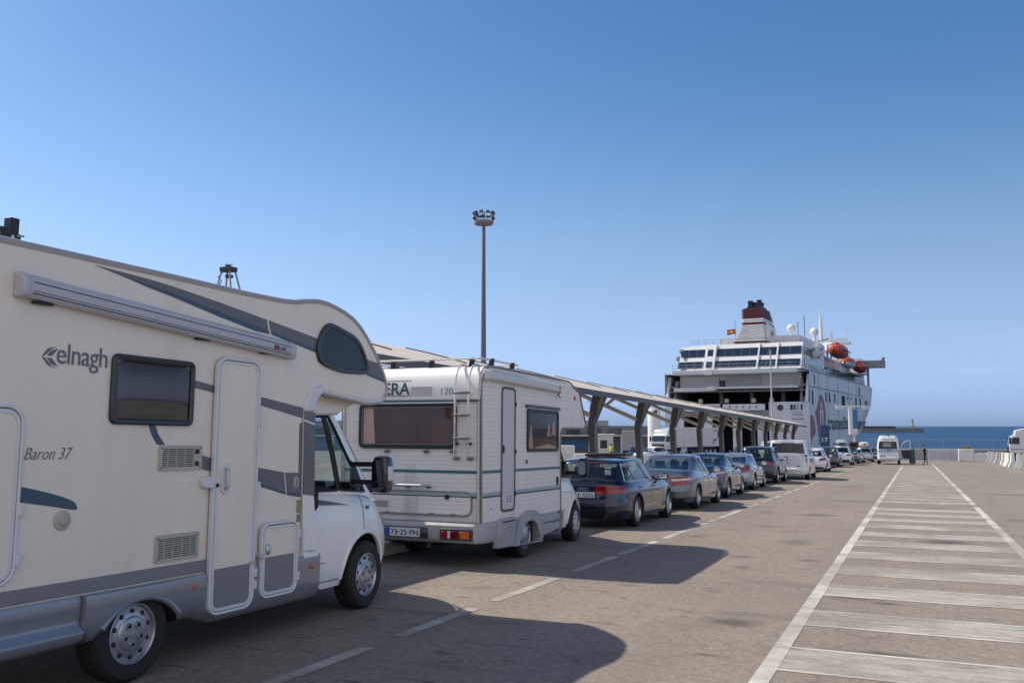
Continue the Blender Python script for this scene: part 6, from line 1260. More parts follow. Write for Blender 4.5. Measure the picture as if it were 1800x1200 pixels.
# marks on the starboard side
def hd(n, pts, m, th=.06): k_ = MB(); k_.prism([(v, z+Z) for v, z in pts], 'x', -.02, th); return k_.build(n, m, hull)
out_ = smooth_poly([(5.0,4.3),(7.2,5.4),(8.6,6.7),(9.8,7.5),(11.2,7.9),(12.8,7.5),(14.4,6.4),(15.5,4.8),(15.6,3.2),(14.6,1.6),(13.6,.9),(13.2,2.2),(13.6,3.8),(13.2,5.2),(12.2,6.3),(11.3,6.7),(10.5,6.2),(9.6,4.6),(9.4,2.6),(9.8,.4),(10.6,-1.6),(8.2,-1.6),(6.8,1.4),(5.8,3.2)], 3)
hd('hull_emblem', out_, MARH); hd('hull_emblem', smooth_poly([(.1,3.3),(1.6,3.75),(3.0,3.3),(4.6,1.2),(4.2,.4),(2.6,.0),(.1,-.8)], 3), MARH); hd('hull_emblem', smooth_poly([(10.6,5.2),(11.2,5.6),(11.9,5.1),(11.3,4.9)], 3), MARH); hd('hull_emblem', smooth_poly([(11.0,4.2),(11.7,4.0),(11.8,1.8),(11.3,.9),(10.9,1.8)], 3), MARH)
hd('hull_stripe', [(62.6,3.0),(73,3.0),(70.5,1.8),(62.6,1.8)], MARH)
mt = frameM((.03, 17.6, 1.15+Z), (0,1,0), (0,0,1)); text('trasmediterranea', 2.9, mt, FLT, hull, 'hull_lettering', width=45, ext=.01, bold=.022)
for v0, v1, z0, z1 in ((2.1,3.2,5.7,8.4),(16.2,17.3,6.6,8.5),(20.2,21.6,6.5,8.5),(26.4,27.6,6.6,8.5),(36,40.5,6.0,8.4),(43.8,44.8,7.7,8.4),(49,50,7.7,8.4),(56,57.6,6.0,8.5),(63,65,6.1,8.5),(72,73.2,6.1,8.3),(75,76.2,6.1,8.3),(62,63.6,9.2,11.2),(4.6,5.4,9.6,11.4)): k_ = MB(); k_.box(-.03, .05, v0, v1, z0+Z, z1+Z); k_.build('hull_window', FDK, hull)
k_ = MB()
for v_ in (9, 18.5, 31, 46, 58): k_.box(-.03, .06, v_, v_ + .16, -4+Z, 12+Z)
for z_ in (9.0, 11.9): k_.box(-.03, .08, .2, 70, z_+Z, z_+.14+Z)
k_.build('hull_seam', FGR, hull)
# ------------------------------------------------------------------ canopy over the middle lane
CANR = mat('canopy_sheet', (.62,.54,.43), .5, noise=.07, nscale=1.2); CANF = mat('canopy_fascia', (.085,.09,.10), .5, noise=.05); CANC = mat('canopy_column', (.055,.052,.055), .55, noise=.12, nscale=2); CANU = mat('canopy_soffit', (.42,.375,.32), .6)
cn = thing('canopy', 'long cantilevered canopy with a curved beige roof on bent grey columns', 'shelter', (-9.7, 10, gz(10)))
def cl(X, Y, Hh): return (X + 9.2, Y - 10 - G*Hh, Hh - (.09 - .0025*(Y-14) if Hh > 2 and Y > 1 else 0))
Y0, Y1 = 8.4, 88.7
rp_ = spline([(-8.48,3.44,0),(-9.3,3.69,0),(-10.4,3.99,0),(-11.6,4.26,0),(-13.0,4.47,0)], 4); rp_ = [(a, b) for a, b, c in rp_]
mb = MB(); ny = 40
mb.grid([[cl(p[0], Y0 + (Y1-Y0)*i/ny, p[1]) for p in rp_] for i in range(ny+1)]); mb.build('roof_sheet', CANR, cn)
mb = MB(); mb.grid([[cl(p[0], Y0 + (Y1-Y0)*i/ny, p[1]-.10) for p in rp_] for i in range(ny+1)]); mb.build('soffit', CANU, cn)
mb = MB(); mb.add([cl(-8.46,Y0,3.45),cl(-8.46,Y1,3.45),cl(-8.46,Y1,3.28),cl(-8.46,Y0,3.28),cl(-8.52,Y0,3.45),cl(-8.52,Y1,3.45),cl(-8.52,Y1,3.28),cl(-8.52,Y0,3.28)], [(0,1,2,3),(4,7,6,5),(0,4,5,1),(3,2,6,7),(0,3,7,4),(1,5,6,2)]); mb.build('fascia', CANF, cn)
mb = MB(); mb.box(-3.85, -3.75, Y0-10, Y1-10, 4.32, 4.42); mb.build('rear_gutter', CANF, cn)
for Ye in (Y0, Y1):
    mb = MB(); mb.prism([cl(p[0], Ye, p[1]-.004)[::2] for p in rp_] + [cl(p[0], Ye, p[1]-.16)[::2] for p in rp_[::-1]], 'y', Ye-10-.05, Ye-10+.05); mb.build('end_rib', CANF, cn)
for i in range(22):
    ridge = MB(); Y_ = 9.5 + i*3.55; P_ = [(p[0], Y_ + .0, p[1] + .012) for p in rp_[5:12]]; ridge.tube([cl(*p) for p in P_], .02, 5); ridge.build('roof_clip', CANF, cn)
k = -2; Yc = 28.35 - 2*5.45
while Yc < 88:
    mb = MB(); w_ = .125
    P_ = [(-9.10,.10),(-8.88,.10),(-8.93,1.6),(-8.99,2.42),(-8.93,2.75),(-8.80,3.36),(-9.02,3.46),(-9.15,2.8),(-9.20,2.4),(-9.15,1.6)]
    mb.prism([cl(p[0], Yc, p[1])[::2] for p in P_], 'y', Yc-10-w_*.55, Yc-10+w_*.55)
    for a, b in (((-8.90,.10),(-8.955,2.42)), ((-8.97,2.45),(-8.60,3.30))):
        A_, B_ = cl(a[0],Yc,a[1]), cl(b[0],Yc,b[1]); mb.add([(A_[0]-.02,A_[1]-w_,A_[2]),(A_[0]+.02,A_[1]-w_,A_[2]),(A_[0]+.02,A_[1]+w_,A_[2]),(A_[0]-.02,A_[1]+w_,A_[2]),(B_[0]-.02,A_[1]-w_,B_[2]),(B_[0]+.02,A_[1]-w_,B_[2]),(B_[0]+.02,A_[1]+w_,B_[2]),(B_[0]-.02,A_[1]+w_,B_[2])], [(0,1,5,4),(1,2,6,5),(2,3,7,6),(3,0,4,7),(4,5,6,7)], 1)
    mb.build('column', [CANC, mat('column_flange', (.12,.125,.14), .45, .2)], cn)
    mb = MB(); mb.tube([cl(-9.1,Yc,2.70), cl(-12.6,Yc,4.22)], .085, 6); mb.tube([cl(-10.3,Yc,3.28), cl(-9.7,Yc,3.74)], .06, 6); mb.tube([cl(-11.4,Yc,3.8), cl(-11.0,Yc,4.06)], .05, 6); mb.prism([cl(*q_)[::2] for q_ in ((-8.97,Yc,2.5),(-8.56,Yc,3.32),(-8.85,Yc,3.42),(-8.97,Yc,3.0))], 'y', Yc-10-.02, Yc-10+.02); mb.build('rafter', mat('rafter_paint', (.36,.33,.29), .6), cn)
    mb = MB(); mb.box(.0, .42, Yc-10-.2, Yc-10+.2, .12, .24); mb.build('column_base', CANC, cn)
    Yc += 5.45; k += 1
# ------------------------------------------------------------------ masts, signs, crane
def post(name, lab, cat, x, y, group=None): return thing(name, lab, cat, (x, y, gz(y)), group=group, tilt=False)
mt_ = post('floodlight_mast', 'tall tapering floodlight mast with a ring of lamps on top', 'light mast', -47.3, 99.4)
MASTM = mat('mast_grey', (.13,.14,.16), .5, .3)
mb = MB(); mb.tube([(0,0,0),(0,0,28.4)], [.42,.19], 16); mb.build('pole', MASTM, mt_)
mb = MB(); mb.lathe([(.2,28.2),(1.1,28.35),(1.18,28.5),(1.18,28.75),(1.08,28.75),(.9,28.55),(.001,28.5)], 'z', n=28); mb.build('platform', mat('mast_platform', (.22,.19,.18), .6), mt_)
mb = MB(); mb.tube([(1.15*math.cos(a*.2244), 1.15*math.sin(a*.2244), 29.6) for a in range(28)], .05, 6, 0, True); [mb.tube([(1.12*math.cos(a*1.0472), 1.12*math.sin(a*1.0472), 28.6), (1.12*math.cos(a*1.0472), 1.12*math.sin(a*1.0472), 29.6)], .045, 6) for a in range(6)]; mb.build('lamp_ring', MASTM, mt_)
for zz, n_ in ((29.75, 9), (29.1, 7)):
    for i in range(n_):
        a = 2*math.pi*i/n_ + (.2 if n_ == 7 else 0); M_ = Matrix.Translation((1.2*math.cos(a), 1.2*math.sin(a), zz)) @ Matrix.Rotation(a, 4, 'Z') @ Matrix.Rotation(R(20), 4, 'Y')
        mb = MB(); mb.prism([(-.12,-.17),(.14,-.22),(.20,0),(.12,.17),(-.10,.15)], 'y', -.2, .2, 0, M_); mb.box(.13, .17, -.18, .18, -.19, .10, 1, M_); mb.build('floodlight', [BLACK, CLEARL], mt_)
lp = post('lamp_post', 'slim grey pole standing before the stern of the ferry', 'pole', -10.55, 77.5); mb = MB(); mb.tube([(0,0,0),(0,0,9.6)], [.09,.055], 10); mb.lathe([(.16,0),(.16,.06),(.1,.5)], 'z', n=12); mb.build('pole', mat('galvanised_pole', (.38,.39,.41), .45, .4), lp)
lp = post('lamp_post', 'thin distant pole seen past the first bent canopy column', 'pole', -51.6, 152); mb = MB(); mb.tube([(0,0,0),(0,0,9.1)], [.13,.08], 8); mb.box(-.5, .1, -.1, .1, 9.0, 9.12); mb.build('pole', MATS['galvanised_pole'], lp)
sn = post('lane_sign', 'tall blue lane sign with white number 17', 'sign', -7.48, 89.5); SBL = mat('sign_blue', (.006,.045,.135), .45)
sn.rotation_euler = (0,0,R(20)); mb = MB(); mb.box(-.42,.42,-.09,.09,0,3.6); mb.build('sign_panel', SBL, sn, bevel=.02)
text('17', .42, frameM((-.27,-.094,2.05), (1,0,0), (0,0,1)), PLATE, sn, 'lane_number', width=.52, bold=.012)
mb = MB(); mb.box(-.3,.3,-.095,-.088,3.2,3.225); mb.box(-.3,.3,-.095,-.088,2.9,2.92); mb.build('sign_line', mat('sign_line', (.08,.16,.32), .5), sn)
ls = post('lamp_sign', 'white upright light column with wide arms and a blue banner panel', 'sign', -6.9, 122.5); ls.rotation_euler = (0,0,R(22)); WSTL = mat('white_steel', (.62,.62,.62), .45)
mb = MB(); mb.box(-.42,.0,-.2,.2,3.1,6.55); mb.build('column_panel', WSTL, ls, bevel=.03); mb = MB(); mb.box(.05,.62,-.04,.04,3.9,6.25); mb.box(.05,.62,-.03,.03,3.15,3.85,1); mb.build('banner', [mat('banner_blue', (.02,.16,.38), .5), WSTL], ls)
mb = MB(); mb.tube([(.2,0,0),(.2,0,3.2)], .11, 10); mb.build('pole', WSTL, ls)
mb = MB(); mb.box(-2.0,2.2,-.12,.12,6.55,6.72); mb.prism([(-2.0,6.5),(-1.0,6.5),(-1.1,6.25),(-1.9,6.3)], 'y', -.2, .2); mb.prism([(1.2,6.5),(2.2,6.5),(2.1,6.3),(1.3,6.25)], 'y', -.2, .2); mb.build('lamp_arm', WSTL, ls, bevel=.03)
cr = post('harbour_crane', 'distant harbour crane on splayed legs beyond the near motorhome roof', 'crane', -138, 158); CRM = mat('crane_steel', (.34,.31,.30), .6); CRD = mat('crane_dark', (.05,.045,.05), .6)
mb = MB()
for sx, sy in ((1,1),(1,-1),(-1,1),(-1,-1)): mb.tube([(sx*8.5 + (.8 if sx > 0 else 0), sy*6, 4), (sx*1.1, sy*.9, 39.2)], [.42,.2], 8)
for z_ in (14, 25): q_ = 1.1 + 7.4*(39.2-z_)/35.2; r_ = .9 + 5.1*(39.2-z_)/35.2; mb.tube([(q_,r_,z_),(-q_,r_,z_),(-q_,-r_,z_),(q_,-r_,z_)], .2, 6, 0, True)
mb.build('crane_legs', CRM, cr)
mb = MB(); mb.box(-1.5,1.5,-1.2,1.2,39.0,40.0); mb.box(-.6,.3,-.5,.5,40,40.6); mb.tube([(-.6,0,40.5),(1.2,0,40.6)], .1, 6); mb.tube([(-.7,0,40),(-.6,0,41)], .09, 6); mb.box(-.4,.9,-.6,.6,37.6,38.3); mb.build('crane_head', CRD, cr, bevel=.1)
mb = MB(); mb.tube([(-1.4,0,39.2),(-2.9,0,38.0),(-1.9,0,37.0),(-2.9,0,35.7)], .13, 6); mb.prism([(-3.6,34),(-2.6,36.2),(-1.6,34)], 'y', -.4, .4); mb.tube([(-2.9,0,35.7),(-3.2,0,33)], .13, 6); mb.build('crane_boom', CRD, cr)
mb = MB(); [mb.box(sx*8.9-1.2, sx*8.9+1.2, sy*6-1.2, sy*6+1.2, 0, 4.2) for sx in (1,-1) for sy in (1,-1)]; mb.build('crane_feet', CRD, cr)
# ------------------------------------------------------------------ buildings and vehicles across the quay
bd = post('terminal_building', 'low grey terminal building with a pale parapet and blue lower wall', 'building', -64, 162); bd.rotation_euler = (0,0,R(23.6))
BW = mat('building_grey', (.13,.145,.165), .7, noise=.1); BP = mat('building_pale', (.24,.26,.29), .7); BBL = mat('building_blue', (.02,.13,.33), .5)
mb = MB(); mb.box(-45,20,0,14,0,5.0); mb.build('wall', BW, bd); mb = MB(); mb.box(-45,12,-.2,14,5.0,6.0); mb.box(-20,-6,2,12,6.0,6.6); mb.build('parapet', BP, bd)
mb = MB(); mb.box(-45,8,-.12,0,.6,2.4); mb.build('blue_panel', BBL, bd); mb = MB(); mb.box(-45,19,-3.2,-.0,3.05,3.25); mb.build('porch_roof', CONC, bd)
for i in range(15): mb = MB(); mb.box(-44 + 4*i, -41.4 + 4*i, -.06, 0, 3.4, 4.5); mb.build('window', FGL, bd)
for i in range(10): mb = MB(); mb.box(-40 + 6*i, -39.7 + 6*i, -3.0, -2.7, 0, 3.05); mb.build('porch_post', WHITEP, bd)
ks = post('gate_booth', 'small white guard booth with one window behind the canopy', 'booth', -33.9, 105.2); ks.rotation_euler = (0,0,R(15)); mb = MB(); mb.box(-1,1,-1,1,0,2.75); mb.build('wall', mat('booth_white', (.50,.50,.49), .6), ks, bevel=.03)
mb = MB(); mb.box(-1.15,1.15,-1.15,1.15,2.75,2.9); mb.build('roof', WSTL, ks, bevel=.02); mb = MB(); mb.box(-.5,.35,-1.03,-1,1.2,2.2); mb.build('window', DGLASS, ks); mb = MB(); mb.box(-.46,.31,-1.005,-.99,1.24,2.16); mb.build('window_backing', DARKIN, ks); mb = MB(); mb.ring(rrect(-.62,.47,1.08,2.32,.02), rrect(-.5,.35,1.2,2.2,.02), 'y', -1.05, -1); mb.build('window_frame', WSTL, ks)
bx = post('container', 'grey slatted container standing beside the white guard booth', 'container', -32.6, 111.4); bx.rotation_euler = (0,0,R(16)); SLG = mat('slat_grey', (.30,.30,.31), .6)
mb = MB(); mb.box(-1.0,1.0,-.0,6,.9,3.35); mb.build('container_body', SLG, bx, bevel=.03); mb = MB(); [mb.box(-.92,.92,-.05,0,1.0 + .2*i,1.15 + .2*i) for i in range(11)]; mb.build('container_slats', mat('slat_light', (.36,.36,.37), .6), bx); mb = MB(); mb.box(-.9,.9,.2,5.8,.55,.9); mb.build('chassis', SEAL, bx)
for y_ in (1.0, 2.1, 5.0):
    for s_ in (1,-1): wheel(bx, s_*.8, y_, .45, .25, 'steel', s_)
pl_ = post('white_pillar', 'fat white cylindrical pillar behind the lorry cab', 'pillar', -38.8, 146.8); mb = MB(); mb.lathe([(1.05,0),(1.05,7.3),(.95,7.5),(.001,7.5)], 'z', n=32); mb.build('pillar_shaft', WHITEP, pl_); mb = MB(); mb.tube([(.6,-.9,7.2),(-.4,-1.0,6.6)], .12, 8); mb.sph((.6,-1.0,7.0), .25, 10, 6); mb.build('pillar_fitting', BLACK, pl_)
TRW = paint('lorry_white', (.66,.665,.68), 0, .35)
def lorry(lab, loc, rz, Lt, mark=True):
    t_ = post('lorry', lab, 'lorry', loc[0], loc[1], 'lorries on the quay'); t_.rotation_euler = (0,0,R(rz))
    m = MB(); m.prism([(2.1,1.0),(2.25,1.3),(2.2,2.2),(2.0,3.05),(1.6,3.15),(1.5,3.75),(.6,3.95),(0,3.95),(0,1.0)], 'x', -1.22, 1.22); cb_ = m.build('cab', TRW, t_, bevel=.09, seg=3)
    m = MB(); m.prism([(2.255,2.15),(2.075,2.98),(2.06,2.98),(2.2,2.15)], 'x', -1.08, 1.08); m.build('windscreen', FGL, cb_, bevel=.01)
    for s_ in (1,-1):
        m = MB(); m.prism([(1.1,2.1),(1.95,2.1),(1.85,2.85),(1.1,2.9)], 'x', s_*1.215, s_*1.235); m.build('side_window', FGL, cb_); m = MB(); m.box(s_*1.42-.12, s_*1.42+.12, 2.0, 2.2, 2.1, 2.85); m.box(min(s_*1.2,s_*1.4), max(s_*1.2,s_*1.4), 2.05, 2.12, 2.7, 2.76); m.build('mirror', BLACK, cb_, bevel=.03)
        m = MB(); m.box(s_*.85-.22, s_*.85+.22, 2.24, 2.32, .78, 1.0); m.build('headlamp', CLEARL, cb_, bevel=.02)
        m = MB(); m.box(min(s_*1.22,s_*1.235), max(s_*1.22,s_*1.235), .3, 2.1, 1.42, 1.5); m.build('red_line', MARH, cb_)
    m = MB(); m.box(-1.05,1.05,2.2,2.29,1.25,1.75); m.box(-1.0,1.0,2.2,2.29,1.05,1.2); m.box(-1.22,1.22,2.0,2.32,.35,.98,1); m.build('grille', [BLACK, mat('bumper_grey', (.10,.10,.11), .5)], cb_, bevel=.02)
    m = MB(); m.box(-1.1,1.1,2.24,2.295,1.85,1.92); m.build('red_line', MARH, cb_)
    m = MB(); m.box(-1.27,1.27,-Lt-.5,-.5,1.25,4.15); tr_ = m.build('trailer_box', mat('trailer_white', (.60,.59,.60), .5, noise=.04), t_, bevel=.03)
    m = MB(); [m.box(s_*1.272-.004, s_*1.272+.004, -Lt-.45 + i*Lt/6, -Lt-.42 + i*Lt/6, 1.3, 4.1) for i in range(1,6) for s_ in (1,-1)]; m.build('panel_joint', SLG, tr_)
    if mark:
        m = MB(); m.tube([(-1.275, -Lt+.9 + .75*math.cos(a), 2.95 + .75*math.sin(a)) for a in [R(60+i*12) for i in range(21)]], .07, 5); m.build('trailer_emblem', MAR, tr_)
        m = MB(); [m.box(-1.28,-1.27,-Lt+.9,-Lt+2.0-i*.2,1.7+.32*i,1.82+.32*i) for i in range(3)]; m.build('trailer_lettering', MARH, tr_)
    m = MB(); m.box(-.5,.5,-Lt,1.8,.75,1.22); m.box(-1.2,-.85,-3.6,-2.0,.5,1.15,1); m.box(.85,1.2,-3.6,-2.0,.5,1.15,1); m.build('chassis', [SEAL, ALU], t_)
    for y_ in (1.3, -1.9, -Lt+.9, -Lt+2.2, -Lt+3.5):
        for s_ in (1,-1): wheel(t_, s_*1.03, y_, .5, .32, 'steel', s_)
    return t_
lorry('white articulated lorry facing the camera with a red emblem on its trailer', (-33.0, 131.8), 161, 12.6)
lorry('white box lorry at the right edge, seen side on behind concrete barriers', (12.9, 127.0), 90, 11, False)
def parked(label, k_, loc, rz, nm='hatchback_car', cat='car'):
    r_, a_, b_ = car(nm, label, cat, 'vehicles across the quay', 0, 0, k_); r_.location = (loc[0], loc[1], gz(loc[1])); r_.rotation_euler = (0,0,R(rz)); return r_
pc = parked('black car facing the camera with headlamps on beside the container', hat(paint=BLK), (-27.6, 97.5), 190)
HL = mat('lit_headlamp', (.9,.85,.7), .3); nb = HL.node_tree.nodes['Principled BSDF']; nb.inputs['Emission Color'].default_value = (1,.9,.7,1); nb.inputs['Emission Strength'].default_value = 2.0
for ch in pc.children:
    if ch.name.startswith('headlamp'): ch.data.materials[0] = HL
parked('white car parked in front of the lorry cab behind the canopy', hat(paint=WHT, H=1.45), (-24.0, 95.0), 150)
parked('dark car facing the camera at the foot of the ferry ramp', hat(paint=NAVYP), (-18.6, 112.5), 172)
parked('grey car at the ramp beside the dark one facing the camera', hat(paint=GREYP), (-15.4, 117.0), 185)
parked('pale grey van seen past the last canopy columns near the ramp', dict(paint=mat('pale_grey_van', (.36,.38,.42), .4), L=4.97, W=1.98, H=2.2, wb=2.95, ro=1.0, wr=.33, zb=.28, nr=9, belt=[(0,1.27),(1,1.27),(3.4,1.24),(3.9,1.20),(4.4,1.10),(4.97,.85)], roof=[(.05,2.1),(.5,2.18),(1.5,2.2),(3,2.2),(3.6,2.05)], gh=(.06,.16,3.2,4.35), ng=10, wbelt=.975, wroof=.86, xr=.86,
    wins=[(2.95,2.88,4.0,3.30)], glass=DGLASS, rglass=DGLASS, lamp=(.90,.16,.60,.97,0), seats=False, tw=(.08,.80)), (-17.6, 128.5), 20, 'panel_van', 'van')
# ------------------------------------------------------------------ concrete blocks, wall, fence, gate
JP = [(-.33,0),(.33,0),(.33,.10),(.30,.18),(.16,.42),(.115,1.02),(-.115,1.02),(-.16,.42),(-.30,.18),(-.33,.10)]
def jersey(lab, x, y, rz, L_, m, grp, h=1.0):
    t_ = MB(); t_.prism([(a, b*h) for a, b in JP], 'y', -L_/2, L_/2); t_.box(-.2,.2,-L_/2+.3,-L_/2+.6,-.0,.09,1); o = t_.build('concrete_barrier', [m, SEAL], bevel=.02); o.location = (x, y, gz(y)); o.rotation_euler = (-TILT if abs(rz) < 30 else 0, 0, R(rz)); return tag(o, lab, 'barrier', grp)
WB2 = mat('cream_painted_concrete', (.55,.52,.44), .8, noise=.15, nscale=3)
NM = ['first, nearest the camera', 'second from the camera', 'third from the camera', 'fourth from the camera', 'fifth from the camera', 'sixth from the camera', 'seventh from the camera', 'eighth from the camera', 'ninth from the camera', 'last, farthest and next to the white block']
ys_ = [74.3, 79.2, 84.0, 88.2, 92.4, 96.6, 100.8, 105.2, 109.8, 114.4]
for i, y_ in enumerate(ys_):
    cream = i in (1, 4, 6, 7)
    jersey(('cream' if cream else 'white') + ' concrete barrier of the right hand row, ' + NM[i], 7.75 + random.uniform(-.08,.08), y_, random.uniform(-7, 7) - 3, 2.2, WB2 if cream else WHITEP, 'barrier row on the right', 1.18)
LNM = ['leftmost', 'second from left', 'third from left', 'fourth from left', 'fifth from left', 'rightmost']
for i in range(6): jersey('white low concrete barrier behind the queue of cars, ' + LNM[i], -22.8 + 1.97*i, 66.4 + .86*i, 90 + 23.6, 2.05, WHITEP, 'barriers across the lane behind the cars', .9)
for i, (x_, y_, z_, d_, lb) in enumerate(((-27.2,73.0,0,1.9,'large white concrete block in the stack left of the canopy'), (-24.9,74.0,0,1.5,'smaller white concrete block right of the stacked blocks'), (-27.0,73.0,.78,1.4,'white concrete block lying on top of another block'))):
    k_ = MB(); k_.box(-d_/2,d_/2,-.5,.5,0,.78); o = k_.build('concrete_block', WHITEP, bevel=.03); o.location = (x_, y_, gz(y_) + z_ + (0 if z_ == 0 else .0)); o.rotation_euler = (0,0,R(23 + 4*i)); tag(o, lb, 'block', 'white blocks by the booth')
wlm = MB(); wlm.prism([(134.0,0),(134.8,0),(134.8,1.28),(134.0,1.28)], 'x', -14.6, 90); wlm.box(-14.6,90,133.95,134.85,1.28,1.36); wa = wlm.build('sea_wall', CONC, bevel=.02); wa.location.z = gz(134); tag(wa, 'long low beige concrete wall along the quay edge', 'wall')
fe = post('wire_fence', 'grey wire fence with slim posts on top of the low quay wall', 'fence', 0, 134.4); fe.location.z = gz(134) + 1.36; FEM = mat('fence_wire', (.30,.31,.34), .5, .4)
x_ = -14.0
while x_ < 60: k_ = MB(); k_.tube([(x_,0,0),(x_,0,1.28)], .035, 6); k_.build('fence_post', mat('fence_post_grey', (.36,.36,.37), .5, .3), fe); x_ += 2.95
k_ = MB(); [k_.tube([(-14.4,0,z_),(60,0,z_)], .012 if z_ < 1.2 else .022, 4) for z_ in (.06,.25,.45,.65,.85,1.05,1.26)]; k_.build('fence_wires', FEM, fe)
gt = post('barred_gate', 'white barred metal gate lying across the end of the hatched lane', 'gate', 1.6, 120.4); mb = MB(); mb.ring([(0,.12),(3.15,.12),(3.15,1.32),(0,1.32)], [(.1,.24),(3.05,.24),(3.05,1.20),(.1,1.20)], 'y', -.05, .05); mb.box(1.0,1.08,-.03,.03,.2,1.25); mb.box(2.05,2.13,-.03,.03,.2,1.25); mb.build('gate_frame', WHITEP, gt)
mb = MB(); [mb.box(.14 + .105*i, .185 + .105*i, -.02, .02, .22, 1.22) for i in range(28)]; mb.build('gate_bars', WHITEP, gt); mb = MB(); [mb.box(a, a + .14, -.3, .3, 0, .12) for a in (.2, 2.8)]; mb.build('gate_feet', SLG, gt)
pn = post('planter', 'square white concrete planter holding dry brown shrubs', 'planter', 5.55, 118.0); mb = MB(); mb.box(-.78,.78,-.75,.75,.06,1.45); mb.build('planter_box', WHITEP, pn, bevel=.03); mb = MB(); [mb.box(a, a+.3, -.4, .4, 0, .07) for a in (-.6,.3)]; mb.build('planter_feet', SEAL, pn)
mb = MB(); rnd = random.Random(3)
for i in range(260):
    a = rnd.uniform(0,6.28); r_ = rnd.uniform(0,.7); x_, y_ = r_*math.cos(a), r_*math.sin(a); h_ = rnd.uniform(.05,.28); l_ = rnd.uniform(.05,.12); d_ = rnd.uniform(0,6.28)
    mb.add([(x_,y_,1.42),(x_+l_*math.cos(d_),y_+l_*math.sin(d_),1.45+h_),(x_+.03,y_+.03,1.45+h_*.8)], [(0,1,2)])
mb.build('dry_foliage', mat('dry_leaves', (.20,.13,.06), .9), pn, flat=True, weld=0)
for i, (x_, y_, l_, lb) in enumerate(((6.95,117.6,1.2,'low white concrete block next to the planter'), (8.3,118.6,1.4,'low white concrete block between planter and barrier row'))):
    k_ = MB(); k_.prism([(-l_/2,0),(l_/2,0),(l_/2,.95),(-l_/2,.98)], 'y', -.35, .35); o = k_.build('concrete_block', WHITEP, bevel=.03); o.location = (x_, y_, gz(y_)); tag(o, lb, 'block')
rk_ = bpy.data.materials.new('breakwater_stone'); RKM = mat('breakwater_stone_grey', (.055,.062,.075), .9, noise=.3, nscale=.2)
bwk = MB(); bwk.prism([(1070,-8),(1104,-8),(1100,-.7),(1074,-.7)], 'x', -140, 11); o = bwk.build('breakwater', RKM, bevel=.3); tag(o, 'long low stone breakwater far out in the sea', 'breakwater'); bwk = MB(); bwk.box(-140,-17,1092,1096,-.7,1.9); bwk.build('parapet', RKM, o); bwk = MB(); bwk.box(-140,10.6,1073.6,1074.4,-.9,-.55); bwk.build('pale_coping', CONC, o)
lh = post('lighthouse', 'small pale lighthouse with a dark lantern at the end of the breakwater', 'lighthouse', .2, 1086); lh.location.z = -.7
mb = MB(); mb.box(-2.6,2.6,-2.6,2.6,0,3.2); mb.build('base_house', mat('lighthouse_stone', (.40,.36,.31), .8), lh, bevel=.1); mb = MB(); mb.lathe([(1.3,3.2),(1.0,7.4),(1.5,7.5),(1.5,7.8),(.001,7.8)], 'z', n=16); mb.build('tower', MATS['lighthouse_stone'], lh); mb = MB(); mb.lathe([(.8,7.8),(.8,9.2),(1.0,9.3),(.2,10.4),(.05,11.4),(.001,11.5)], 'z', n=14); mb.build('lantern', mat('lantern_green', (.03,.06,.055), .4), lh)
# crate on a car roof
k_ = MB(); k_.ring(rrect(-.4,.4,0,.62,.02), rrect(-.32,.32,.1,.52,.02), 'y', -.3, .3); k_.box(-.33,.33,-.2,.25,.08,.5,1); o = k_.build('crate', [mat('brown_wood', (.22,.12,.045), .7, noise=.2), SEAL], bevel=.01); o.location = (-5.25, 94.75, gz(94.75) + 1.50); tag(o, 'brown wooden crate with dark contents standing behind the white car', 'crate')
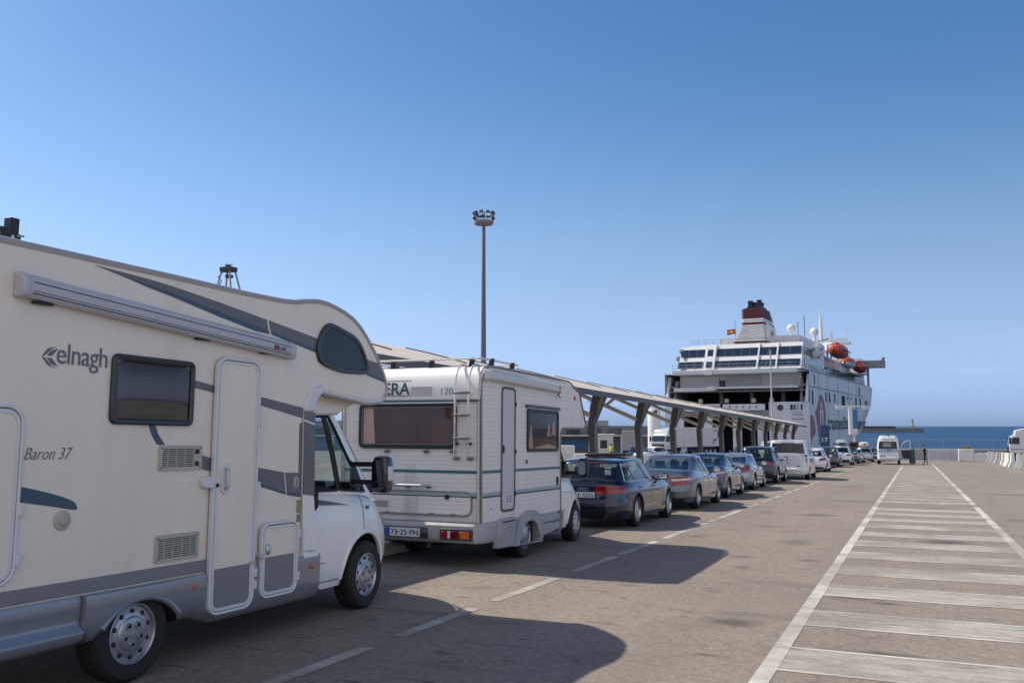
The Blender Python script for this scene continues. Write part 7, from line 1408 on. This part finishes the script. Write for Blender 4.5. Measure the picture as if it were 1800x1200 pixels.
# ------------------------------------------------------------------ people
SKIN = mat('skin', (.36,.20,.13), .55); HAIR = mat('dark_hair', (.02,.014,.011), .7); SHOE = mat('dark_shoe', (.015,.013,.012), .6)
def person(lab, x, y, rz, h, top, legs, pose, z0=0, robe=None, extra=None, hair=HAIR, sleeves=True):
    """continuous skinned body; the joints are given for a 1.75 m figure facing +y"""
    J = dict(pelvis=(0,0,.94), waist=(0,.0,1.08), chest=(0,.01,1.30), neck=(0,.0,1.47), head0=(0,.02,1.56), head1=(0,.035,1.645), head2=(0,.02,1.71),
        shR=(.18,0,1.41), elR=(.23,-.03,1.13), wrR=(.24,.05,.88), paR=(.24,.07,.80), shL=(-.18,0,1.41), elL=(-.23,-.03,1.13), wrL=(-.24,.05,.88), paL=(-.24,.07,.80),
        hiR=(.09,0,.90), knR=(.10,.02,.50), anR=(.10,-.02,.09), toR=(.12,.14,.035), hiL=(-.09,0,.90), knL=(-.10,.02,.50), anL=(-.10,-.02,.09), toL=(-.12,.14,.035)); J.update(pose)
    rad = dict(pelvis=(.155,.11), waist=(.14,.10), chest=(.165,.115), neck=(.055,.058), head0=(.062,.075), head1=(.076,.095), head2=(.065,.08), sh=(.062,.062), el=(.044,.044), wr=(.03,.026), pa=(.04,.02), hi=(.09,.092), kn=(.058,.06), an=(.04,.045), to=(.042,.03))
    names, V, E, Rr = [], [], [], []
    def add(n, p, r): names.append(n); V.append(Vector(p)*h/1.75); Rr.append((r[0]*h/1.75, r[1]*h/1.75)); return len(V)-1
    I = {n: add(n, p, rad.get(n, rad.get(n[:-1]))) for n, p in J.items()}
    for a, b in (('pelvis','waist'),('waist','chest'),('chest','neck'),('neck','head0'),('head0','head1'),('head1','head2')): E.append((I[a], I[b]))
    for s_ in 'RL':
        for a, b in (('chest','sh'),('sh','el'),('el','wr'),('wr','pa'),('pelvis','hi'),('hi','kn'),('kn','an'),('an','to')): E.append((I[a + (s_ if a not in ('chest','pelvis') else '')], I[b + s_]))
        w, p = Vector(J['wr'+s_]), Vector(J['pa'+s_]); d = (p - w).normalized(); sd_ = d.cross(Vector((1 if s_ == 'R' else -1,0,0))).normalized() if abs(d.x) < .9 else Vector((0,1,0))
        for i in range(4):
            o_ = sd_*(-.026 + .0175*i); b = p + d*.035 + o_; l_ = (.062,.07,.066,.052)[i]
            a1 = add('finger', b, (.009,.009)); a2 = add('finger', b + d*l_*.55, (.0085,.0085)); a3 = add('finger', b + d*l_ + Vector((0,.012,0)), (.007,.007)); E += [(I['pa'+s_], a1), (a1, a2), (a2, a3)]
        t1 = add('finger', p - d*.005 + sd_*.045, (.01,.01)); t2 = add('finger', p + d*.03 + sd_*.06, (.008,.008)); E += [(I['pa'+s_], t1), (t1, t2)]
    me = bpy.data.meshes.new('person'); me.from_pydata([tuple(v) for v in V], E, []); o = bpy.data.objects.new('person', me); C.objects.link(o)
    m = o.modifiers.new('skin', 'SKIN'); m.use_smooth_shade = True
    for i, sv in enumerate(me.skin_vertices[0].data): sv.radius = Rr[i]; sv.use_root = names[i] == 'pelvis'
    s2 = o.modifiers.new('sub', 'SUBSURF'); s2.levels = 1; s2.render_levels = 1
    evaluated(o); me = o.data
    me.materials.clear(); [me.materials.append(mm) for mm in (SKIN, top, legs, SHOE)]
    segs = [(V[a], V[b], names[a], names[b]) for a, b in E]
    def cls(n0, n1, c):
        if 'finger' in (n0, n1) or n1.startswith('pa') or n1.startswith('head') or n0.startswith('head'): return 0
        if n1 == 'neck': return 1 if c.z < V[I['neck']].z - .01 else 0
        if n1.startswith('wr'): return 1 if sleeves == 'long' else 0
        if n1.startswith('to'): return 3
        if n1[:2] in ('hi','kn','an'): return 2
        return 1
    for pg in me.polygons:
        c = pg.center; best = min(segs, key=lambda s_: (c - (s_[0] + (s_[1]-s_[0])*max(0, min(1, (c-s_[0]).dot(s_[1]-s_[0])/max(1e-9,(s_[1]-s_[0]).length_squared))))).length); pg.material_index = cls(best[2], best[3], c); pg.use_smooth = True
    o.location = (x, y, gz(y) + z0); o.rotation_euler = (0,0,R(rz)); tag(o, lab, 'person')
    k_ = h/1.75; hc = V[I['head1']]; fw = (V[I['head1']] - V[I['head0']])
    q_ = MB(); q_.sph((hc.x, hc.y - .022*k_, hc.z + .03*k_), (.085*k_, .098*k_, .088*k_), 14, 9); q_.build('hair', hair, o)
    q_ = MB(); q_.sph((hc.x, hc.y + .098*k_, hc.z - .03*k_), (.013*k_,.02*k_,.025*k_), 8, 6); [q_.sph((hc.x + s_*.083*k_, hc.y, hc.z - .02*k_), (.012*k_,.022*k_,.032*k_), 8, 6) for s_ in (1,-1)]; q_.build('nose_and_ears', SKIN, o)
    q_ = MB(); [q_.sph((hc.x + s_*.031*k_, hc.y + .088*k_, hc.z), (.011*k_,.008*k_,.007*k_), 8, 5) for s_ in (1,-1)]; q_.box(hc.x-.022*k_, hc.x+.022*k_, hc.y+.082*k_, hc.y+.094*k_, hc.z-.068*k_, hc.z-.061*k_); q_.build('eyes_and_mouth', mat('face_dark', (.06,.025,.02), .5), o)
    if robe:
        q_ = MB(); rr = []
        for z_, w_, d__ in ((.10,.30,.22),(.35,.29,.22),(.7,.25,.20),(1.0,.235,.18),(1.25,.235,.16),(1.42,.20,.13),(1.50,.10,.09)): rr.append([(w_*k_*(1+.05*math.sin(5*a)) * math.cos(a), d__*k_*math.sin(a)*(1+.06*math.sin(7*a)), z_*k_) for a in [2*math.pi*i/28 for i in range(28)]])
        q_.grid(rr, 0, closed=True); q_.build('robe', robe, o)
    if extra: extra(o, k_)
    return o
NAVYU = mat('navy_uniform', (.012,.016,.028), .8); BLKT = mat('black_trousers', (.01,.01,.013), .85); HIVIS = mat('hi_vis_yellow', (.45,.55,.03), .7); WSH = mat('white_shirt', (.55,.57,.62), .8); TEALR = mat('teal_robe', (.06,.12,.135), .85, noise=.15, nscale=6); REDT = mat('red_pink_top', (.42,.06,.09), .8); GRYT = mat('grey_top', (.09,.095,.10), .8)
def patch_back(o, k_):
    q_ = MB(); q_.box(-.09*k_,.09*k_,-.128*k_,-.108*k_,1.33*k_,1.37*k_); q_.build('back_patch', HIVIS, o)
def tray(o, k_):
    q_ = MB(); q_.cbox((-.18*k_, .47*k_, 1.07*k_), (.22,.30,.03)); q_.build('red_folder', mat('red_folder', (.30,.03,.025), .6), o)
person('officer in dark uniform leaning forward beside the open van door', 1.0, 95.6, 72, 1.88, NAVYU, BLKT, dict(head0=(0,.11,1.545), head1=(0,.145,1.62), head2=(0,.14,1.68), neck=(0,.06,1.46), chest=(0,.04,1.30), elL=(-.22,.10,1.14), wrL=(-.20,.33,1.07), paL=(-.20,.41,1.07), elR=(.22,.02,1.12), wrR=(.22,.18,.95), paR=(.22,.24,.90), knR=(.10,.10,.52), anR=(.10,.12,.09), toR=(.11,.28,.035), knL=(-.10,-.04,.50), anL=(-.10,-.26,.12), toL=(-.11,-.14,.03)), extra=tray)
person('woman in a long teal robe standing inside the open van door', -.10, 95.9, 150, 1.78, TEALR, TEALR, {}, robe=TEALR, sleeves='long')
person('worker in a yellow high visibility vest near the white concrete blocks', -25.6, 76.6, 20, 1.80, HIVIS, BLKT, {})
person('worker in a yellow high visibility vest in front of the guard booth', -26.6, 84.5, 160, 1.78, HIVIS, NAVYU, dict(knR=(.1,.08,.5), anR=(.1,.06,.09)))
person('man in a white shirt with a dark backpack left of the workers', -27.8, 70.2, 70, 1.80, WSH, BLKT, {}, extra=lambda o, k_: MB().cbox((0,-.2*k_,1.25*k_), (.3,.16,.42)).build('backpack', SEAL, o, bevel=.05))
person('dark haired person in a grey top standing behind the estate car', -9.55, 28.4, 40, 1.62, GRYT, NAVYU, {}, z0=.14)
person('bystander standing between the white van and the white hatchback', -5.95, 58.0, 150, 1.80, GRYT, BLKT, {})
person('child in a pink red top beside the car with the roof box', -7.5, 100.0, 20, 1.95, REDT, NAVYU, {})
